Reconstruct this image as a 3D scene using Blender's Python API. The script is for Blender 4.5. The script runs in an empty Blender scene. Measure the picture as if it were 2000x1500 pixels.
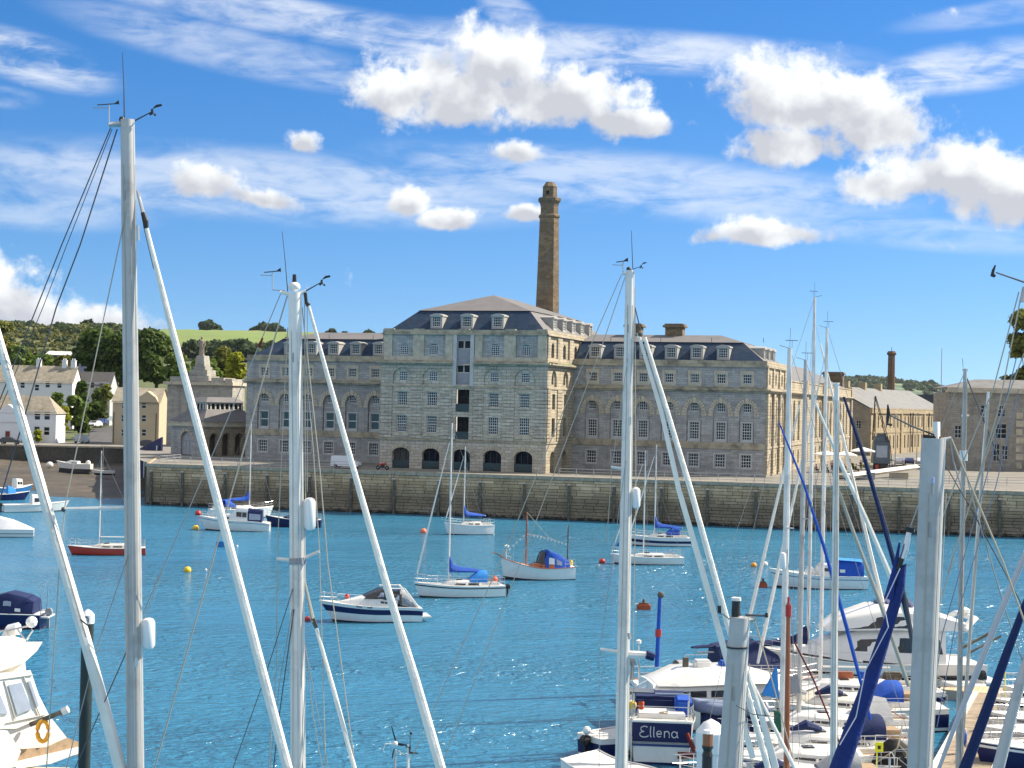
import bpy, bmesh, math, random
import numpy as np
from mathutils import Vector, Matrix
random.seed(7); rng = np.random.default_rng(7)
R = math.radians; PI = math.pi
scn = bpy.context.scene
COL = scn.collection
# ------------------------------------------------------------------ camera
F, ROLL, CAMZ = 3000.0, 0.022, 16.5          # focal length in pixels of a 2000 px wide frame
PITCH = math.atan(35 / F)
cd = bpy.data.cameras.new('camera'); cam = bpy.data.objects.new('camera', cd); COL.objects.link(cam)
cd.sensor_width = 36; cd.lens = 36 * F / 2000; cd.clip_start = .5; cd.clip_end = 30000
cam.matrix_world = (Matrix.Translation((0, 0, CAMZ)) @ Matrix.Rotation(PI/2 + PITCH, 4, 'X') @ Matrix.Rotation(ROLL, 4, 'Z'))
scn.camera = cam
def ray(x, y):
    u, v = x - 1000, y - 750
    a, b = u*math.cos(ROLL) + v*math.sin(ROLL), -u*math.sin(ROLL) + v*math.cos(ROLL)
    d = Vector((a, F*math.cos(PITCH) + b*math.sin(PITCH), F*math.sin(PITCH) - b*math.cos(PITCH)))
    return d / d.y
def at(x, y, Y):                              # point seen at a photo position, at distance Y
    d = ray(x, y); return Vector((d.x*Y, Y, CAMZ + d.z*Y))
def atz(x, y, z=0.0):                         # point seen at a photo position, on the level z
    d = ray(x, y); return at(x, y, (z - CAMZ) / d.z)
# ------------------------------------------------------------------ sun, exposure
SUN_EL, SUN_AZ = R(42), R(72)                 # azimuth from +Y (away from the camera) towards +X
sd = bpy.data.lights.new('sun', 'SUN'); sun = bpy.data.objects.new('sun', sd); COL.objects.link(sun)
sd.energy = 4.9; sd.angle = R(.5); sd.color = (1, .91, .75)
tosun = Vector((math.sin(SUN_AZ)*math.cos(SUN_EL), math.cos(SUN_AZ)*math.cos(SUN_EL), math.sin(SUN_EL)))
sun.rotation_euler = tosun.to_track_quat('Z', 'Y').to_euler(); sun.location = tosun * 400
scn.view_settings.view_transform = 'Standard'; scn.view_settings.look = 'None'
scn.view_settings.exposure = 0.82; scn.view_settings.gamma = 1; scn.view_settings.use_curve_mapping = False
scn.cycles.max_bounces = 6; scn.cycles.transparent_max_bounces = 8; scn.cycles.use_denoising = True
scn.cycles.caustics_reflective = False; scn.cycles.caustics_refractive = False
# ------------------------------------------------------------------ node helper
class NT:
    def __init__(s, tree): s.t = tree; s.n = tree.nodes; s.l = tree.links
    def put(s, sock, val):
        if val is None: return
        if hasattr(val, 'is_linked') or isinstance(val, bpy.types.NodeSocket): s.l.new(val, sock)
        else:
            if sock.type == 'RGBA' and len(val) == 3: val = (*val, 1)
            sock.default_value = val
    def node(s, kind, ins={}, **props):
        n = s.n.new(kind)
        for k, v in props.items(): setattr(n, k, v)
        for k, v in ins.items(): s.put(n.inputs[k], v)
        return n
    def m(s, op, a, b=None, c=None, clamp=False):
        n = s.n.new('ShaderNodeMath'); n.operation = op; n.use_clamp = clamp
        for i, v in enumerate((a, b, c)): s.put(n.inputs[i], v)
        return n.outputs[0]
    def noise(s, vec, scale, detail=4, rough=.55, dist=0):
        return s.node('ShaderNodeTexNoise', {'Vector': vec, 'Scale': scale, 'Detail': detail, 'Roughness': rough, 'Distortion': dist}).outputs['Fac']
    def rng(s, v, a, b, c=0.0, d=1.0, smooth=False):
        n = s.n.new('ShaderNodeMapRange'); n.clamp = True
        if smooth: n.interpolation_type = 'SMOOTHSTEP'
        for i, x in enumerate((v, a, b, c, d)): s.put(n.inputs[i], x)
        return n.outputs[0]
    def mix(s, f, a, b, blend='MIX'):
        n = s.n.new('ShaderNodeMix'); n.data_type = 'RGBA'; n.blend_type = blend
        s.put(n.inputs[0], f); s.put(n.inputs[6], a); s.put(n.inputs[7], b); return n.outputs[2]
    def map(s, vec, scale=(1, 1, 1), rot=(0, 0, 0), loc=(0, 0, 0)):
        return s.node('ShaderNodeMapping', {'Vector': vec, 'Scale': scale, 'Rotation': rot, 'Location': loc}).outputs[0]
# ------------------------------------------------------------------ sky
w = bpy.data.worlds.new('World'); scn.world = w; w.use_nodes = True
N = NT(w.node_tree); w.node_tree.nodes.clear()
tc = N.node('ShaderNodeTexCoord').outputs['Generated']
sp = N.node('ShaderNodeSeparateXYZ', {0: tc})
up = N.node('ShaderNodeVectorMath', {0: N.node('ShaderNodeCombineXYZ', {0: sp.outputs[0], 1: sp.outputs[1], 2: N.m('ADD', N.m('MULTIPLY', N.m('MAXIMUM', sp.outputs[2], 0.0), .95), .095)}).outputs[0]}, operation='NORMALIZE').outputs[0]
sky = N.node('ShaderNodeTexSky', {'Vector': up}, sky_type='NISHITA', sun_disc=False, sun_elevation=SUN_EL, sun_rotation=SUN_AZ, altitude=0, air_density=1.0, dust_density=.3, ozone_density=3.0)
az = N.m('ARCTAN2', sp.outputs[0], sp.outputs[1]); el = N.m('ARCSINE', sp.outputs[2])
cv = N.node('ShaderNodeCombineXYZ', {0: az, 1: el, 2: 0.0}).outputs[0]
def ang(x, y):
    d = ray(x, y); return math.atan2(d.x, d.y), math.atan(d.z / math.hypot(d.x, d.y))
def mask(x, y, rx, ry, tilt=0, low=.62):
    a0, e0 = ang(x, y); rx /= F; ry /= F; c, s_ = math.cos(tilt), math.sin(tilt)
    da, de = N.m('SUBTRACT', az, a0), N.m('SUBTRACT', el, e0)
    p = N.m('ADD', N.m('MULTIPLY', da, c/rx), N.m('MULTIPLY', de, s_/rx))
    q = N.m('ADD', N.m('MULTIPLY', da, -s_/ry), N.m('MULTIPLY', de, c/ry))
    q2 = N.m('MAXIMUM', q, N.m('MULTIPLY', q, -1/low))
    r = N.m('SQRT', N.m('ADD', N.m('MULTIPLY', p, p), N.m('MULTIPLY', q2, q2)))
    return N.m('SUBTRACT', 1.0, r), q
# cumulus, one soft lobe each; the fractal noise breaks their edges
LOBES = [(890, 180, 180, 85, 0), (965, 135, 100, 80, 0), (1080, 200, 170, 70, -.12), (1220, 240, 120, 32, -.1), (770, 195, 70, 42, 0),
         (1600, 215, 170, 85, -.1), (1720, 250, 130, 70, -.2), (1540, 290, 120, 42, 0), (1860, 345, 160, 80, -.1), (1990, 370, 150, 75, 0), (1760, 365, 110, 40, 0),
         (1500, 458, 130, 28, 0), (405, 362, 66, 34, 0), (505, 388, 75, 22, -.15), (590, 282, 34, 24, 0), (880, 432, 60, 22, 0), (795, 402, 38, 28, 0), (1010, 300, 48, 22, 0), (1030, 420, 42, 18, 0),
         (30, 608, 130, 50, -.2), (170, 630, 110, 38, 0), (-150, 560, 160, 90, 0), (2350, 250, 170, 90, 0), (-500, 330, 220, 100, 0), (-420, 620, 200, 60, 0), (2500, 520, 180, 50, 0)]
M = H = W = None
for (x, y, rx, ry, t) in LOBES:
    m_, q = mask(x, y, rx*1.12, ry*1.18, t)
    wgt = N.m('MAXIMUM', N.m('ADD', m_, .35), 0.0); h = N.m('MULTIPLY', wgt, q)
    M = m_ if M is None else N.m('MAXIMUM', M, m_)
    H = h if H is None else N.m('ADD', H, h); W = wgt if W is None else N.m('ADD', W, wgt)
H = N.m('DIVIDE', H, N.m('ADD', W, .001))
behind = N.m('MAXIMUM', N.m('MULTIPLY', N.rng(N.m('ABSOLUTE', az), .62, .9, 0, 1), N.rng(el, .02, .12)), N.rng(el, .30, .60, 0, .80))
far = N.rng(N.noise(N.map(cv, (1, 2.0, 1), loc=(3, 1, 0)), 2.6, 3, .5), .30, .50, -.6, .6)   # denser cloud added beyond the frame to whiten the fill light
M = N.m('MAXIMUM', M, N.m('SUBTRACT', N.m('MULTIPLY', N.m('ADD', far, .6), behind), .6))
n1 = N.noise(cv, 21, 9, .56, .15); g1 = N.noise(cv, 21, 5, .5, .15); n2 = N.noise(N.map(cv, loc=(.010, .013, 0)), 21, 5, .5, .15)
n3 = N.noise(cv, 62, 7, .62)
edge = N.m('ADD', M, N.m('MULTIPLY', N.m('SUBTRACT', n1, .5), 2.3)); edge = N.m('ADD', edge, N.m('MULTIPLY', N.m('SUBTRACT', n3, .5), 1.5))
dens = N.rng(edge, -.20, .46, 0, 1, True)
lit = N.m('ADD', .30, N.m('MULTIPLY', H, .90)); lit = N.m('ADD', lit, N.m('MULTIPLY', N.m('SUBTRACT', g1, n2), 3.6))
lit = N.m('ADD', lit, N.m('MULTIPLY', N.m('SUBTRACT', n3, .5), .3)); lit = N.m('ADD', lit, N.m('MULTIPLY', N.m('SUBTRACT', .38, N.rng(edge, .05, .9)), .50), None, True)
cumcol = N.mix(lit, (4.2, 4.35, 4.8), (7.6, 7.75, 7.7))
# cirrus: stretched streaks inside long thin bands
CIR = [(600, 40, 620, 45, -.10, .55), (1180, 95, 620, 50, -.05, .75), (60, 115, 190, 55, -.2, .85), (1900, 130, 230, 55, .1, .8), (450, 95, 420, 55, -.16, .45),
       (500, 360, 760, 85, -.03, .55), (1250, 360, 640, 75, -.08, .55), (1750, 450, 420, 40, -.1, .35), (0, 190, 90, 25, 0, .4), (700, 60, 330, 40, -.22, .7), (1000, 25, 90, 40, -.5, .5), (60, 400, 300, 60, 0, .4), (1980, 20, 260, 30, .1, .3)]
Cc = None
for (x, y, rx, ry, t, k) in CIR:
    m_, q = mask(x, y, rx, ry, t, 1.0); m_ = N.m('MULTIPLY', N.rng(m_, 0, .55, 0, 1, True), k)
    Cc = m_ if Cc is None else N.m('MAXIMUM', Cc, m_)
Cc = N.m('MAXIMUM', Cc, N.m('MULTIPLY', behind, .4))
st = N.noise(N.map(cv, (9, 46, 1), (0, 0, R(6))), 1.0, 7, .62, .6); st2 = N.noise(N.map(cv, (30, 75, 1), (0, 0, R(-12))), 1.0, 5, .6, .8)
cir = N.m('MULTIPLY', Cc, N.rng(N.m('ADD', st, N.m('MULTIPLY', N.m('SUBTRACT', st2, .5), .5)), .26, .66, 0, 1, True))
base = N.node('ShaderNodeHueSaturation', {'Hue': .508, 'Saturation': 1.40, 'Value': 1.05, 'Color': sky.outputs[0]}).outputs[0]
col = N.mix(N.m('MULTIPLY', cir, .95), base, (6.6, 6.9, 7.3)); col = N.mix(dens, col, cumcol)
bg = N.node('ShaderNodeBackground', {'Color': col, 'Strength': .085})
N.l.new(bg.outputs[0], N.node('ShaderNodeOutputWorld').inputs[0])
# ------------------------------------------------------------------ materials
MATS = {}
def mat(name, c, rough=.6, var=.0, vscale=1.0, bump=0.0, bscale=20, metal=0, c2=None, c2s=.6, c2lo=.5, c2hi=.7, spec=.5, rnd=0, coat=0, sheen=0):
    """plain procedural material: base colour + noise variation + a second (weathering) colour + bump"""
    if name in MATS: return MATS[name]
    m = bpy.data.materials.new(name); m.use_nodes = True; n = NT(m.node_tree); p = n.n['Principled BSDF']
    p.inputs['Roughness'].default_value = rough; p.inputs['Metallic'].default_value = metal; p.inputs['Specular IOR Level'].default_value = spec
    if coat: p.inputs['Coat Weight'].default_value = coat; p.inputs['Coat Roughness'].default_value = .08
    col = (*c, 1); tco = n.node('ShaderNodeTexCoord').outputs['Object']
    if c2: col = n.mix(n.rng(n.noise(tco, c2s, 6, .65), c2lo, c2hi), col, (*c2, 1))
    if var:
        f = n.rng(n.noise(tco, vscale, 5, .6), .3, .7, 1 - var, 1 + var)
        col = n.mix(1.0, col, n.node('ShaderNodeCombineColor', {0: f, 1: f, 2: f}).outputs[0], 'MULTIPLY')
    if rnd:
        f = n.rng(n.node('ShaderNodeObjectInfo').outputs['Random'], 0, 1, 1 - rnd, 1 + rnd)
        col = n.mix(1.0, col, n.node('ShaderNodeCombineColor', {0: f, 1: f, 2: f}).outputs[0], 'MULTIPLY')
    n.put(p.inputs['Base Color'], col)
    if bump: n.l.new(n.node('ShaderNodeBump', {'Height': n.noise(tco, bscale, 5, .6), 'Strength': bump, 'Distance': .05}).outputs[0], p.inputs['Normal'])
    MATS[name] = m; return m
def ashlar(name, c1, c2, mortar, bw=.95, bh=.40, dark=(.10, .10, .10), moss=(.16, .15, .07), mossk=.5, dirt=.5, groove=.012, z0=0, streak=1.0):
    """coursed stone: brick pattern laid on (along the wall, up), stains, bump"""
    m = bpy.data.materials.new(name); m.use_nodes = True; n = NT(m.node_tree); p = n.n['Principled BSDF']
    p.inputs['Roughness'].default_value = .88; p.inputs['Specular IOR Level'].default_value = .25
    o = n.node('ShaderNodeTexCoord').outputs['Object']; s = n.node('ShaderNodeSeparateXYZ', {0: o})
    v = n.node('ShaderNodeCombineXYZ', {0: n.m('ADD', s.outputs[0], s.outputs[1]), 1: s.outputs[2], 2: 0.0}).outputs[0]
    b = n.node('ShaderNodeTexBrick', {'Vector': v, 'Color1': c1, 'Color2': c2, 'Mortar': mortar, 'Scale': 1.0, 'Mortar Size': groove, 'Mortar Smooth': .3, 'Bias': 0.0, 'Brick Width': bw, 'Row Height': bh})
    b.offset = .5; col = b.outputs['Color']
    big = n.noise(o, .35, 6, .65); col = n.mix(n.rng(big, .46, .72, 0, dirt), col, dark)
    wv = n.noise(n.map(o, (1.2, 1.2, .14)), 1.0, 6, .7); col = n.mix(n.rng(wv, .52, .78, 0, .55*streak), col, dark)
    col = n.mix(n.rng(n.noise(o, .8, 5, .7), .58, .75, 0, mossk), col, moss)
    f = n.rng(n.noise(o, 5, 5, .7), .3, .7, .82, 1.18); col = n.mix(1.0, col, n.node('ShaderNodeCombineColor', {0: f, 1: f, 2: f}).outputs[0], 'MULTIPLY')
    n.put(p.inputs['Base Color'], col)
    hgt = n.m('ADD', n.m('MULTIPLY', b.outputs['Fac'], -1.0), n.m('MULTIPLY', n.noise(o, 9, 5, .6), .5))
    n.l.new(n.node('ShaderNodeBump', {'Height': hgt, 'Strength': .5, 'Distance': .04}).outputs[0], p.inputs['Normal'])
    MATS[name] = m; return m
# ------------------------------------------------------------------ mesh building
class MB:
    def __init__(s, M=None): s.v = []; s.f = []; s.M = M
    def add(s, vs, fs):
        k = len(s.v); vs = [Vector(p) for p in vs]
        if s.M is not None: vs = [s.M @ p for p in vs]
        s.v += vs; s.f += [tuple(i + k for i in f) for f in fs]; return s
    def quad(s, *p): return s.add(p, [tuple(range(len(p)))])
    def box(s, x0, x1, y0, y1, z0, z1, taper=0):
        t = taper
        return s.add([(x0, y0, z0), (x1, y0, z0), (x1, y1, z0), (x0, y1, z0), (x0+t, y0+t, z1), (x1-t, y0+t, z1), (x1-t, y1-t, z1), (x0+t, y1-t, z1)],
                     [(0, 3, 2, 1), (4, 5, 6, 7), (0, 1, 5, 4), (1, 2, 6, 5), (2, 3, 7, 6), (3, 0, 4, 7)])
    def prism(s, poly, axis, a, b):
        def P(u, v, t): return {'x': (t, u, v), 'y': (u, t, v), 'z': (u, v, t)}[axis]
        n = len(poly); vs = [P(u, v, a) for u, v in poly] + [P(u, v, b) for u, v in poly]
        fs = [tuple(range(n-1, -1, -1)), tuple(range(n, 2*n))] + [(i, (i+1) % n, n+(i+1) % n, n+i) for i in range(n)]
        return s.add(vs, fs)
    def tube(s, pts, r, n=6, sq=1.0, cap=True):
        pts = [Vector(p) for p in pts]; k = len(pts); rs = r if isinstance(r, (list, tuple)) else [r]*k
        vs = []; fs = []
        up = Vector((0, 0, 1)); d0 = (pts[-1] - pts[0]).normalized()
        if abs(d0.z) > .9: up = Vector((1, 0, 0))
        for i, p in enumerate(pts):
            d = (pts[min(i+1, k-1)] - pts[max(i-1, 0)])
            if d.length < 1e-9: d = d0
            d.normalize(); a = d.cross(up)
            if a.length < 1e-4: a = d.cross(Vector((0, 1, 0)))
            a.normalize(); b = a.cross(d)
            for j in range(n):
                t = 2*PI*j/n; vs.append(p + rs[i]*(a*math.cos(t)*sq + b*math.sin(t)))
        for i in range(k-1):
            for j in range(n):
                q = (j+1) % n; fs.append((i*n+j, i*n+q, (i+1)*n+q, (i+1)*n+j))
        if cap: fs += [tuple(range(n-1, -1, -1)), tuple(range((k-1)*n, k*n))]
        return s.add(vs, fs)
    def lathe(s, prof, c=(0, 0, 0), n=12, sx=1, sy=1):
        vs = []; fs = []; k = len(prof)
        for r_, z in prof:
            for j in range(n): vs.append((c[0] + r_*sx*math.cos(2*PI*j/n), c[1] + r_*sy*math.sin(2*PI*j/n), c[2] + z))
        for i in range(k-1):
            for j in range(n): q = (j+1) % n; fs.append((i*n+j, i*n+q, (i+1)*n+q, (i+1)*n+j))
        fs += [tuple(range(n-1, -1, -1)), tuple(range((k-1)*n, k*n))]
        return s.add(vs, fs)
    def ball(s, c, r, n=10, k=6, sz=1):
        return s.lathe([(max(1e-3, r*math.sin(PI*i/k)), -r*sz*math.cos(PI*i/k)) for i in range(k+1)], c, n)
    def loft(s, secs, cap=True, closed=False):
        n = len(secs[0]); k = len(secs); vs = [p for q in secs for p in q]; fs = []
        for i in range(k-1):
            for j in range(n if closed else n-1):
                q = (j+1) % n; fs.append((i*n+j, i*n+q, (i+1)*n+q, (i+1)*n+j))
        if cap: fs += [tuple(range(n-1, -1, -1)), tuple(range((k-1)*n, k*n))]
        return s.add(vs, fs)
    def mesh(s, name, m, smooth=False, bevel=0, fix=True):
        me = bpy.data.meshes.new(name); me.from_pydata([tuple(p) for p in s.v], [], s.f)
        if fix or bevel:
            bm = bmesh.new(); bm.from_mesh(me)
            if bevel:
                bmesh.ops.remove_doubles(bm, verts=bm.verts, dist=1e-4)
                es = [e for e in bm.edges if len(e.link_faces) == 2 and e.calc_face_angle(0) > .5]
                bmesh.ops.bevel(bm, geom=es, offset=bevel, segments=2, affect='EDGES', clamp_overlap=True)
            bmesh.ops.recalc_face_normals(bm, faces=bm.faces); bm.to_mesh(me); bm.free()
        me.materials.append(m)
        if smooth:
            me.polygons.foreach_set('use_smooth', [True]*len(me.polygons))
            try: me.set_sharp_from_angle(angle=R(38))
            except Exception: pass
        return me
    def obj(s, name, m, parent=None, loc=None, rz=0, **k): return place(name, s.mesh(name, m, **k), parent, loc, rz)
def place(name, me, parent=None, loc=None, rz=0, label=None, scale=None):
    o = bpy.data.objects.new(name, me); COL.objects.link(o)
    if parent is not None: o.parent = parent
    if loc is not None: o.location = loc
    if rz: o.rotation_euler = (0, 0, rz)
    if scale is not None: o.scale = (scale,)*3 if isinstance(scale, (int, float)) else scale
    if label: o['label'] = label
    return o
def thing(name, label, cat, loc=(0, 0, 0), rz=0, group=None, me=None):
    o = bpy.data.objects.new(name, me); COL.objects.link(o); o.location = loc; o.rotation_euler = (0, 0, rz)
    o['label'] = label; o['category'] = cat
    if group: o['group'] = group
    return o
def tag(o, label, cat, group=None):
    o['label'] = label; o['category'] = cat
    if group: o['group'] = group
    return o
def struct(o): o['kind'] = 'structure'; return o
def stuff(o): o['kind'] = 'stuff'; return o
def dup(root, loc, rz, label, group=None, scale=1):
    def cp(o, par):
        c = o.copy(); COL.objects.link(c)
        if par is not None: c.parent = par
        for ch in list(o.children): cp(ch, c)
        return c
    r = cp(root, None); r.location = loc; r.rotation_euler = (0, 0, rz); r.scale = (scale,)*3; r['label'] = label
    if group: r['group'] = group
    return r
white = mat('white_gelcoat', (.76, .745, .71), .28, .04, .8, coat=.3, c2=(.62, .60, .54), c2s=.9, c2lo=.55, c2hi=.8)
cream = mat('cream_gelcoat', (.70, .66, .58), .35, .05, .9)
deckw = mat('deck_white', (.62, .61, .58), .65, .08, 3, c2=(.48, .46, .42), c2s=1.3)
navy = mat('navy_paint', (.008, .014, .080), .35, .1, 1, spec=.3)
bluecloth = mat('royal_blue_canvas', (.006, .075, .42), .8, .18, 2.5, bump=.5, bscale=9)
navycloth = mat('navy_canvas', (.004, .015, .080), .85, .15, 2.5, bump=.5, bscale=9)
skycloth = mat('bright_blue_canvas', (.02, .22, .62), .75, .12, 3, bump=.4, bscale=8)
greycloth = mat('grey_canvas', (.26, .27, .29), .85, .1, 3, bump=.3, bscale=8)
creamcloth = mat('cream_canvas', (.84, .80, .72), .85, .08, 3, bump=.4, bscale=6)
alum = mat('silver_mast_alloy', (.47, .455, .44), .45, .14, .7, metal=.15, c2=(.33, .32, .31), c2s=2.2)
whitemast = mat('white_painted_alloy', (.74, .71, .67), .38, .10, .6, c2=(.52, .50, .48), c2s=1.6)
sailcloth = mat('white_furled_sailcloth', (.80, .76, .69), .75, .10, 1.3, bump=.4, bscale=5)
steel = mat('stainless_steel', (.62, .62, .62), .28, metal=.9)
wire = mat('rigging_wire', (.34, .33, .32), .45, metal=.4)
rope = mat('tan_rope', (.45, .38, .28), .9)
black = mat('black_plastic', (.012, .012, .014), .45)
glass = mat('tinted_boat_glass', (.016, .018, .022), .06, spec=.7)
clear = mat('clear_vinyl', (.34, .38, .46), .12, .1, 2)
teak = mat('weathered_teak', (.36, .25, .15), .7, .2, 6)
varnish = mat('varnished_wood', (.33, .085, .022), .35, .2, 3, coat=.4)
rubber = mat('dark_rubber', (.03, .03, .032), .8)
tyre = rubber
red = mat('red_paint', (.45, .02, .012), .4, .1, 2, coat=.2)
orange = mat('orange_buoy_plastic', (.72, .10, .02), .45, .1, 4)
yellow = mat('yellow_plastic', (.80, .50, .02), .5, .1, 3)
hiviz = mat('fluorescent_yellow', (.80, .78, .02), .6)
fender = mat('grey_fender_vinyl', (.50, .52, .55), .35, .08, 3)
# ------------------------------------------------------------------ water
def water_mat():
    m = bpy.data.materials.new('harbour_water'); m.use_nodes = True; n = NT(m.node_tree); p = n.n['Principled BSDF']
    o = n.node('ShaderNodeTexCoord').outputs['Object']
    a = n.noise(n.map(o, (.8, 1.15, 1), (0, 0, R(-18))), 1.0, 2, .5, .9)
    b = n.noise(n.map(o, (2.2, 3.0, 1), (0, 0, R(25))), 1.0, 3, .55, .7)
    c = n.noise(n.map(o, (.07, .11, 1), (0, 0, R(-10))), 1.0, 2, .5)
    patch = n.rng(n.noise(n.map(o, (.022, .05, 1)), 1.0, 3, .55), .36, .64, .35, 1.2)       # calmer and rougher patches
    h = n.m('ADD', n.m('MULTIPLY', a, .80), n.m('ADD', n.m('MULTIPLY', b, .30), n.m('MULTIPLY', c, .9)))
    h = n.m('MULTIPLY', h, patch)
    n.l.new(n.node('ShaderNodeBump', {'Height': h, 'Strength': 1.0, 'Distance': .68}).outputs[0], p.inputs['Normal'])
    n.put(p.inputs['Base Color'], n.mix(n.rng(n.noise(o, .03, 3, .5), .35, .65), (.024, .165, .295), (.034, .20, .34)))
    p.inputs['Roughness'].default_value = .16; p.inputs['IOR'].default_value = 1.75
    return m
def sheet(name, x0, x1, y0, y1, z, m, nx=1, ny=1):
    b = MB(); vs = [(x0+(x1-x0)*i/nx, y0+(y1-y0)*j/ny, z) for j in range(ny+1) for i in range(nx+1)]
    b.add(vs, [(j*(nx+1)+i, j*(nx+1)+i+1, (j+1)*(nx+1)+i+1, (j+1)*(nx+1)+i) for j in range(ny) for i in range(nx)])
    return b.obj(name, m)
struct(sheet('water', -2450, 2950, -70, 5150, 0, water_mat()))
# ------------------------------------------------------------------ the yard, its frame of reference and the quay wall
YZ = 6.1                                                       # level of the yard
A = R(18.3); FD = Vector((math.cos(A), -math.sin(A), 0)); FN = Vector((math.sin(A), math.cos(A), 0))
FO = Vector((38.8, 229.5, YZ)) - 44*FD                         # centre of the bakery's wing front, on the ground
QL, QR = Vector((-54, 229.9, 0)), Vector((92, 199.0, 0))       # quay wall foot
QD = (QR - QL).normalized(); QN = Vector((-QD.y, QD.x, 0)); QLEN = (QR - QL).length; QROT = math.atan2(QD.y, QD.x)
paving = mat('yard_paving', (.19, .175, .15), .9, .15, .4, bump=.2, bscale=4, c2=(.25, .24, .22), c2s=.15)
tarmac = mat('tarmac', (.085, .085, .09), .9, .15, .5, bump=.2, bscale=8)
coping = mat('granite_coping', (.34, .30, .235), .85, .2, 1.5, bump=.3, bscale=6, c2=(.28, .24, .16), c2s=.7)
q = MB(); a_, b_ = QL + QN*.6, QR + QN*.6
q.quad((a_.x-.2, a_.y, YZ-.06), (b_.x, b_.y, YZ-.06), (420, 260, YZ-.06), (420, 420, YZ-.06), (-60, 420, YZ-.06), (-75, 300, YZ-.06), (a_.x-8, a_.y+22, YZ-.06)); struct(q.obj('yard_ground', paving))
def quay_mat(name):
    m = bpy.data.materials.new(name); m.use_nodes = True; n = NT(m.node_tree); p = n.n['Principled BSDF']; p.inputs['Roughness'].default_value = .85
    o = n.node('ShaderNodeTexCoord').outputs['Object']; g = n.node('ShaderNodeNewGeometry'); z = n.node('ShaderNodeSeparateXYZ', {0: g.outputs['Position']}).outputs[2]
    rp = n.m('FRACT', n.m('ADD', n.node('ShaderNodeObjectInfo').outputs['Random'], g.outputs['Random Per Island']))
    col = n.mix(rp, (.45, .31, .175), (.72, .52, .33)); P = g.outputs['Position']
    col = n.mix(n.rng(n.noise(P, .5, 5, .65), .45, .7, 0, .6), col, (.27, .195, .12))
    col = n.mix(n.rng(n.noise(n.map(P, (.7, .7, .12)), 1.0, 5, .7), .5, .75, 0, .55), col, (.16, .125, .08))
    zz = n.m('ADD', z, n.m('MULTIPLY', n.noise(P, .7, 5, .7), 1.6))
    col = n.mix(n.rng(zz, 3.2, 5.4, .8, 0), col, (.16, .12, .08))                  # the band the tide wets
    bar = n.rng(n.noise(P, 3.0, 6, .75), .47, .62); low = n.rng(zz, 1.6, 2.5, 1, 0)
    col = n.mix(n.m('MULTIPLY', low, bar), col, (.33, .29, .22))                        # barnacles
    col = n.mix(n.rng(zz, .95, 1.35, 1, 0), col, (.012, .013, .010))                    # weed at the waterline
    n.put(p.inputs['Base Color'], col)
    n.l.new(n.node('ShaderNodeBump', {'Height': n.noise(P, 4, 6, .7), 'Strength': .7, 'Distance': .12}).outputs[0], p.inputs['Normal'])
    return m
qm = quay_mat('quay_stone')
qw = thing('quay_wall', 'long weathered stone quay wall in front of the grey bakery', 'wall', QL, QROT)
core = MB(); core.box(0, QLEN, .15, 1.2, -1, YZ-.5); core.box(-.6, 0, .15, 24, -1, YZ-.5); core.obj('wall_core', mat('quay_joint', (.13, .115, .085), .95), qw)
cop = []                                                           # coping stones
big, small = [], MB(); zc = -.5; row = 0
while zc < YZ - .56:
    hh = (.40, .46, .38, .52)[row % 4]; x = -.9*random.random(); lean = .030
    while x < QLEN:
        wd = random.uniform(1.2, 2.9); x1 = min(x + wd, QLEN)
        if x1 - max(x, 0) > .3: big.append((max(x, 0), x1, zc, min(zc+hh, YZ-.52)))
        x = x1
    zc += hh; row += 1
big.sort(key=lambda s: -(s[1]-s[0])*(1.3 if s[2] > .3 else .2))
def stone(mb, s):
    x0, x1, z0, z1 = s; g = .010; y = random.uniform(-.05, .04) - .02 + z1*.035 - .16; c = .022
    mb.add([(x0+g, .3, z0+g), (x1-g, .3, z0+g), (x1-g, .3, z1-g), (x0+g, .3, z1-g), (x0+g+c, y, z0+g+c), (x1-g-c, y, z0+g+c), (x1-g-c, y, z1-g-c), (x0+g+c, y, z1-g-c)],
           [(4, 5, 6, 7), (0, 1, 5, 4), (1, 2, 6, 5), (2, 3, 7, 6), (3, 0, 4, 7)])
for s in big[:290]: b = MB(); stone(b, s); b.obj('stone', qm, qw, fix=False)
for s in big[290:]: stone(small, s)
stuff(small.obj('wall_stones', qm, qw, fix=False))
x = -.6
while x < QLEN:
    wd = random.uniform(1.6, 2.6); b = MB(); b.box(x, min(x+wd-.025, QLEN), -.12+random.uniform(-.02, .02), 1.5, YZ-.5, YZ+.02)
    b.obj('coping_stone', coping, qw, bevel=.03); x += wd
ret = MB(Matrix.Rotation(R(112), 4, 'Z')); zc = -.5                # left return of the wall, stepping back
for r_ in range(13):
    x = 0
    while x < 26: ret.box(x, x+1.9, -.1+random.uniform(-.05, .03), .3, zc+.02, min(zc+.49, YZ-.02)); x += 1.93
    zc += .51
stuff(ret.obj('return_stones', qm, qw))
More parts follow.
